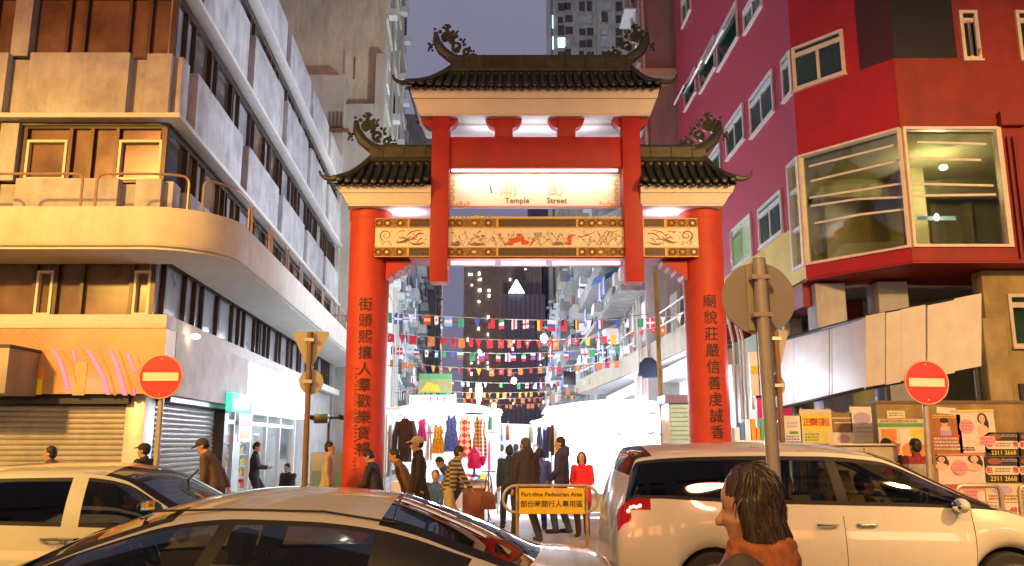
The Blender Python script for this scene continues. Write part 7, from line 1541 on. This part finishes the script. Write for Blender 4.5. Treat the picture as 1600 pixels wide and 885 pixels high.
standing('white and blue flyer board at the left end of the boards', 1226, 650, 1251, 694, P_('chalk', (.66, .66, .68)), [('r', GRP_, .3, .55, .8, .65), ('l', BLP, .1, .7, .9, .98), ('l', LIL, .2, .2, .8, .45)])
standing('timber-railed panel with bare boards behind the lilac flyer', 1301, 645, 1330, 675, P_('plywood', (.22, .15, .08)), [('r', P_('sand', (.62, .52, .36)), .0, .25, 1, .32), ('r', P_('sand', (.62, .52, .36)), .1, .5, 1, .56)])
Yb = 17.6; p0, p1 = at(1150, 700, Yb), at(1225, 652, Yb); t = thing('goods_counter', ((p0.x + p1.x) / 2, Yb, .13), 'brightly lit white goods counter between the gate and the flyer boards', 'counter')
m = MB(); m.box(p0.x, p1.x, Yb, Yb + .6, .13, p0.z + .15); m.build('counter', WHITEP, t, bevel=.02)
m = MB(); rg = random.Random(9)
x = p0.x
while x < p1.x: w_ = rg.uniform(.06, .16); m.box(x, x + w_, Yb + .05, Yb + .3, p0.z + .152, p0.z + rg.uniform(.3, .62), rg.choice((5, 5, 4, 3, 5, 1))); x += w_ + .02
m.build('goods', PC, t); lb_ = Vector(((p0.x + p1.x) / 2 - .1, Yb - .9, 3.0)); q_ = thing('hanging_bulb', lb_, 'white bulb added over the goods counter to light the sheet-metal hoarding', 'lamp'); m = MB(); m.ball(tuple(lb_), .05, .05, .07); m.build('bulb', FILL_BULB, q_); m = MB(); m.tube([lb_ + Vector((0, 0, .06)), lb_ + Vector((0, 0, 2.2))], .008, 5); m.build('cord', DARKM, q_)
lamp('POINT', lb_ + Vector((0, -.15, 0)), 42, COOL, .08)  # cool light added to whiten the left half of the hoarding
p0, p1 = at(1184, 657, 18.4), at(1236, 622, 18.4); t = thing('red_shop_sign', ((p0.x + p1.x) / 2, 18.4, p0.z), 'small red lit sign box hanging behind the big post', 'sign')
m = MB(); m.box(p0.x, p1.x, 18.4, 18.55, p0.z, p1.z); m.build('panel', M('red_lit_panel', (.6, .02, .08), .4, emit=(.7, .02, .08), estr=.5), t); m = MB(); m.box(p0.x - .02, p1.x + .02, 18.38, 18.57, p1.z, p1.z + .05); m.tube([(p0.x + .1, 18.47, p1.z), (p0.x + .1, 18.47, 4.7)], .015, 5); m.tube([(p1.x - .1, 18.47, p1.z), (p1.x - .1, 18.47, 4.7)], .015, 5); m.build('hanger', DARKM, t)
p = at(1188, 560, 19.3); t = thing('vertical_sign', (p.x, 19.3, p.z), 'narrow white and yellow vertical sign behind the big post', 'sign'); m = MB(); m.box(p.x - .25, p.x + .2, 19.3, 19.4, at(0, 640, 19.3).z, at(0, 550, 19.3).z, 0); m.box(p.x - .25, p.x + .2, 19.28, 19.299, at(0, 585, 19.3).z, at(0, 572, 19.3).z, 1); m.tube([(p.x + .2, 19.35, p.z), (6.4, 19.35, p.z)], .03, 6); m.build('panel', [WHITEP, YEP], t)
# street cabinet and guard rail on the far right pavement
a, b = at(1300, 740, 13.0), at(1402, 697, 13.0); t = thing('street_cabinet', ((a.x + b.x) / 2, 13.0, .13), 'grey street cabinet with scuffed paint behind the minivan', 'cabinet')
m = MB(); m.box(a.x, b.x, 13.0, 13.5, .13, b.z); m.build('body', M('scuffed_grey_enamel', (.36, .33, .26), .5, var=.25, scale=4, streak=.3), t, bevel=.015); m = MB(); m.box(a.x - .03, b.x + .03, 12.96, 13.54, b.z, b.z + .035); m.build('lid', POST, t, bevel=.008)
m = MB(); m.box((a.x + b.x) / 2 - .006, (a.x + b.x) / 2 + .006, 12.996, 13.0, .2, b.z - .03); m.build('door_gap', DARKM, t)
GY = 12.35
for i, (x0, x1, lab) in enumerate(((1494, 1562, 'grey tubular guard rail at the kerb, short hoop nearest the minivan nose'), (1592, 1690, 'grey tubular guard rail at the kerb, at the frame edge'))):
    p, q = at(x0, 759, GY), at(x1, 759, GY); t = thing('guard_rail', (p.x, GY, .13), lab, 'railing', 'pedestrian guard rails'); r_ = .08
    m = MB(); zt = p.z; m.tube([(p.x, GY, .13), (p.x, GY, zt - r_), (p.x + r_ * .3, GY, zt - r_ * .3), (p.x + r_, GY, zt), (q.x - r_, GY, zt), (q.x - r_ * .3, GY, zt - r_ * .3), (q.x, GY, zt - r_), (q.x, GY, .13)], .034, 8); m.build('hoop', POST, t)
    m = MB(); m.tube([(p.x, GY, .6), (q.x, GY, .6)], .022, 6); m.build('mid_rail', POST, t)
print('objects', len(bpy.data.objects))
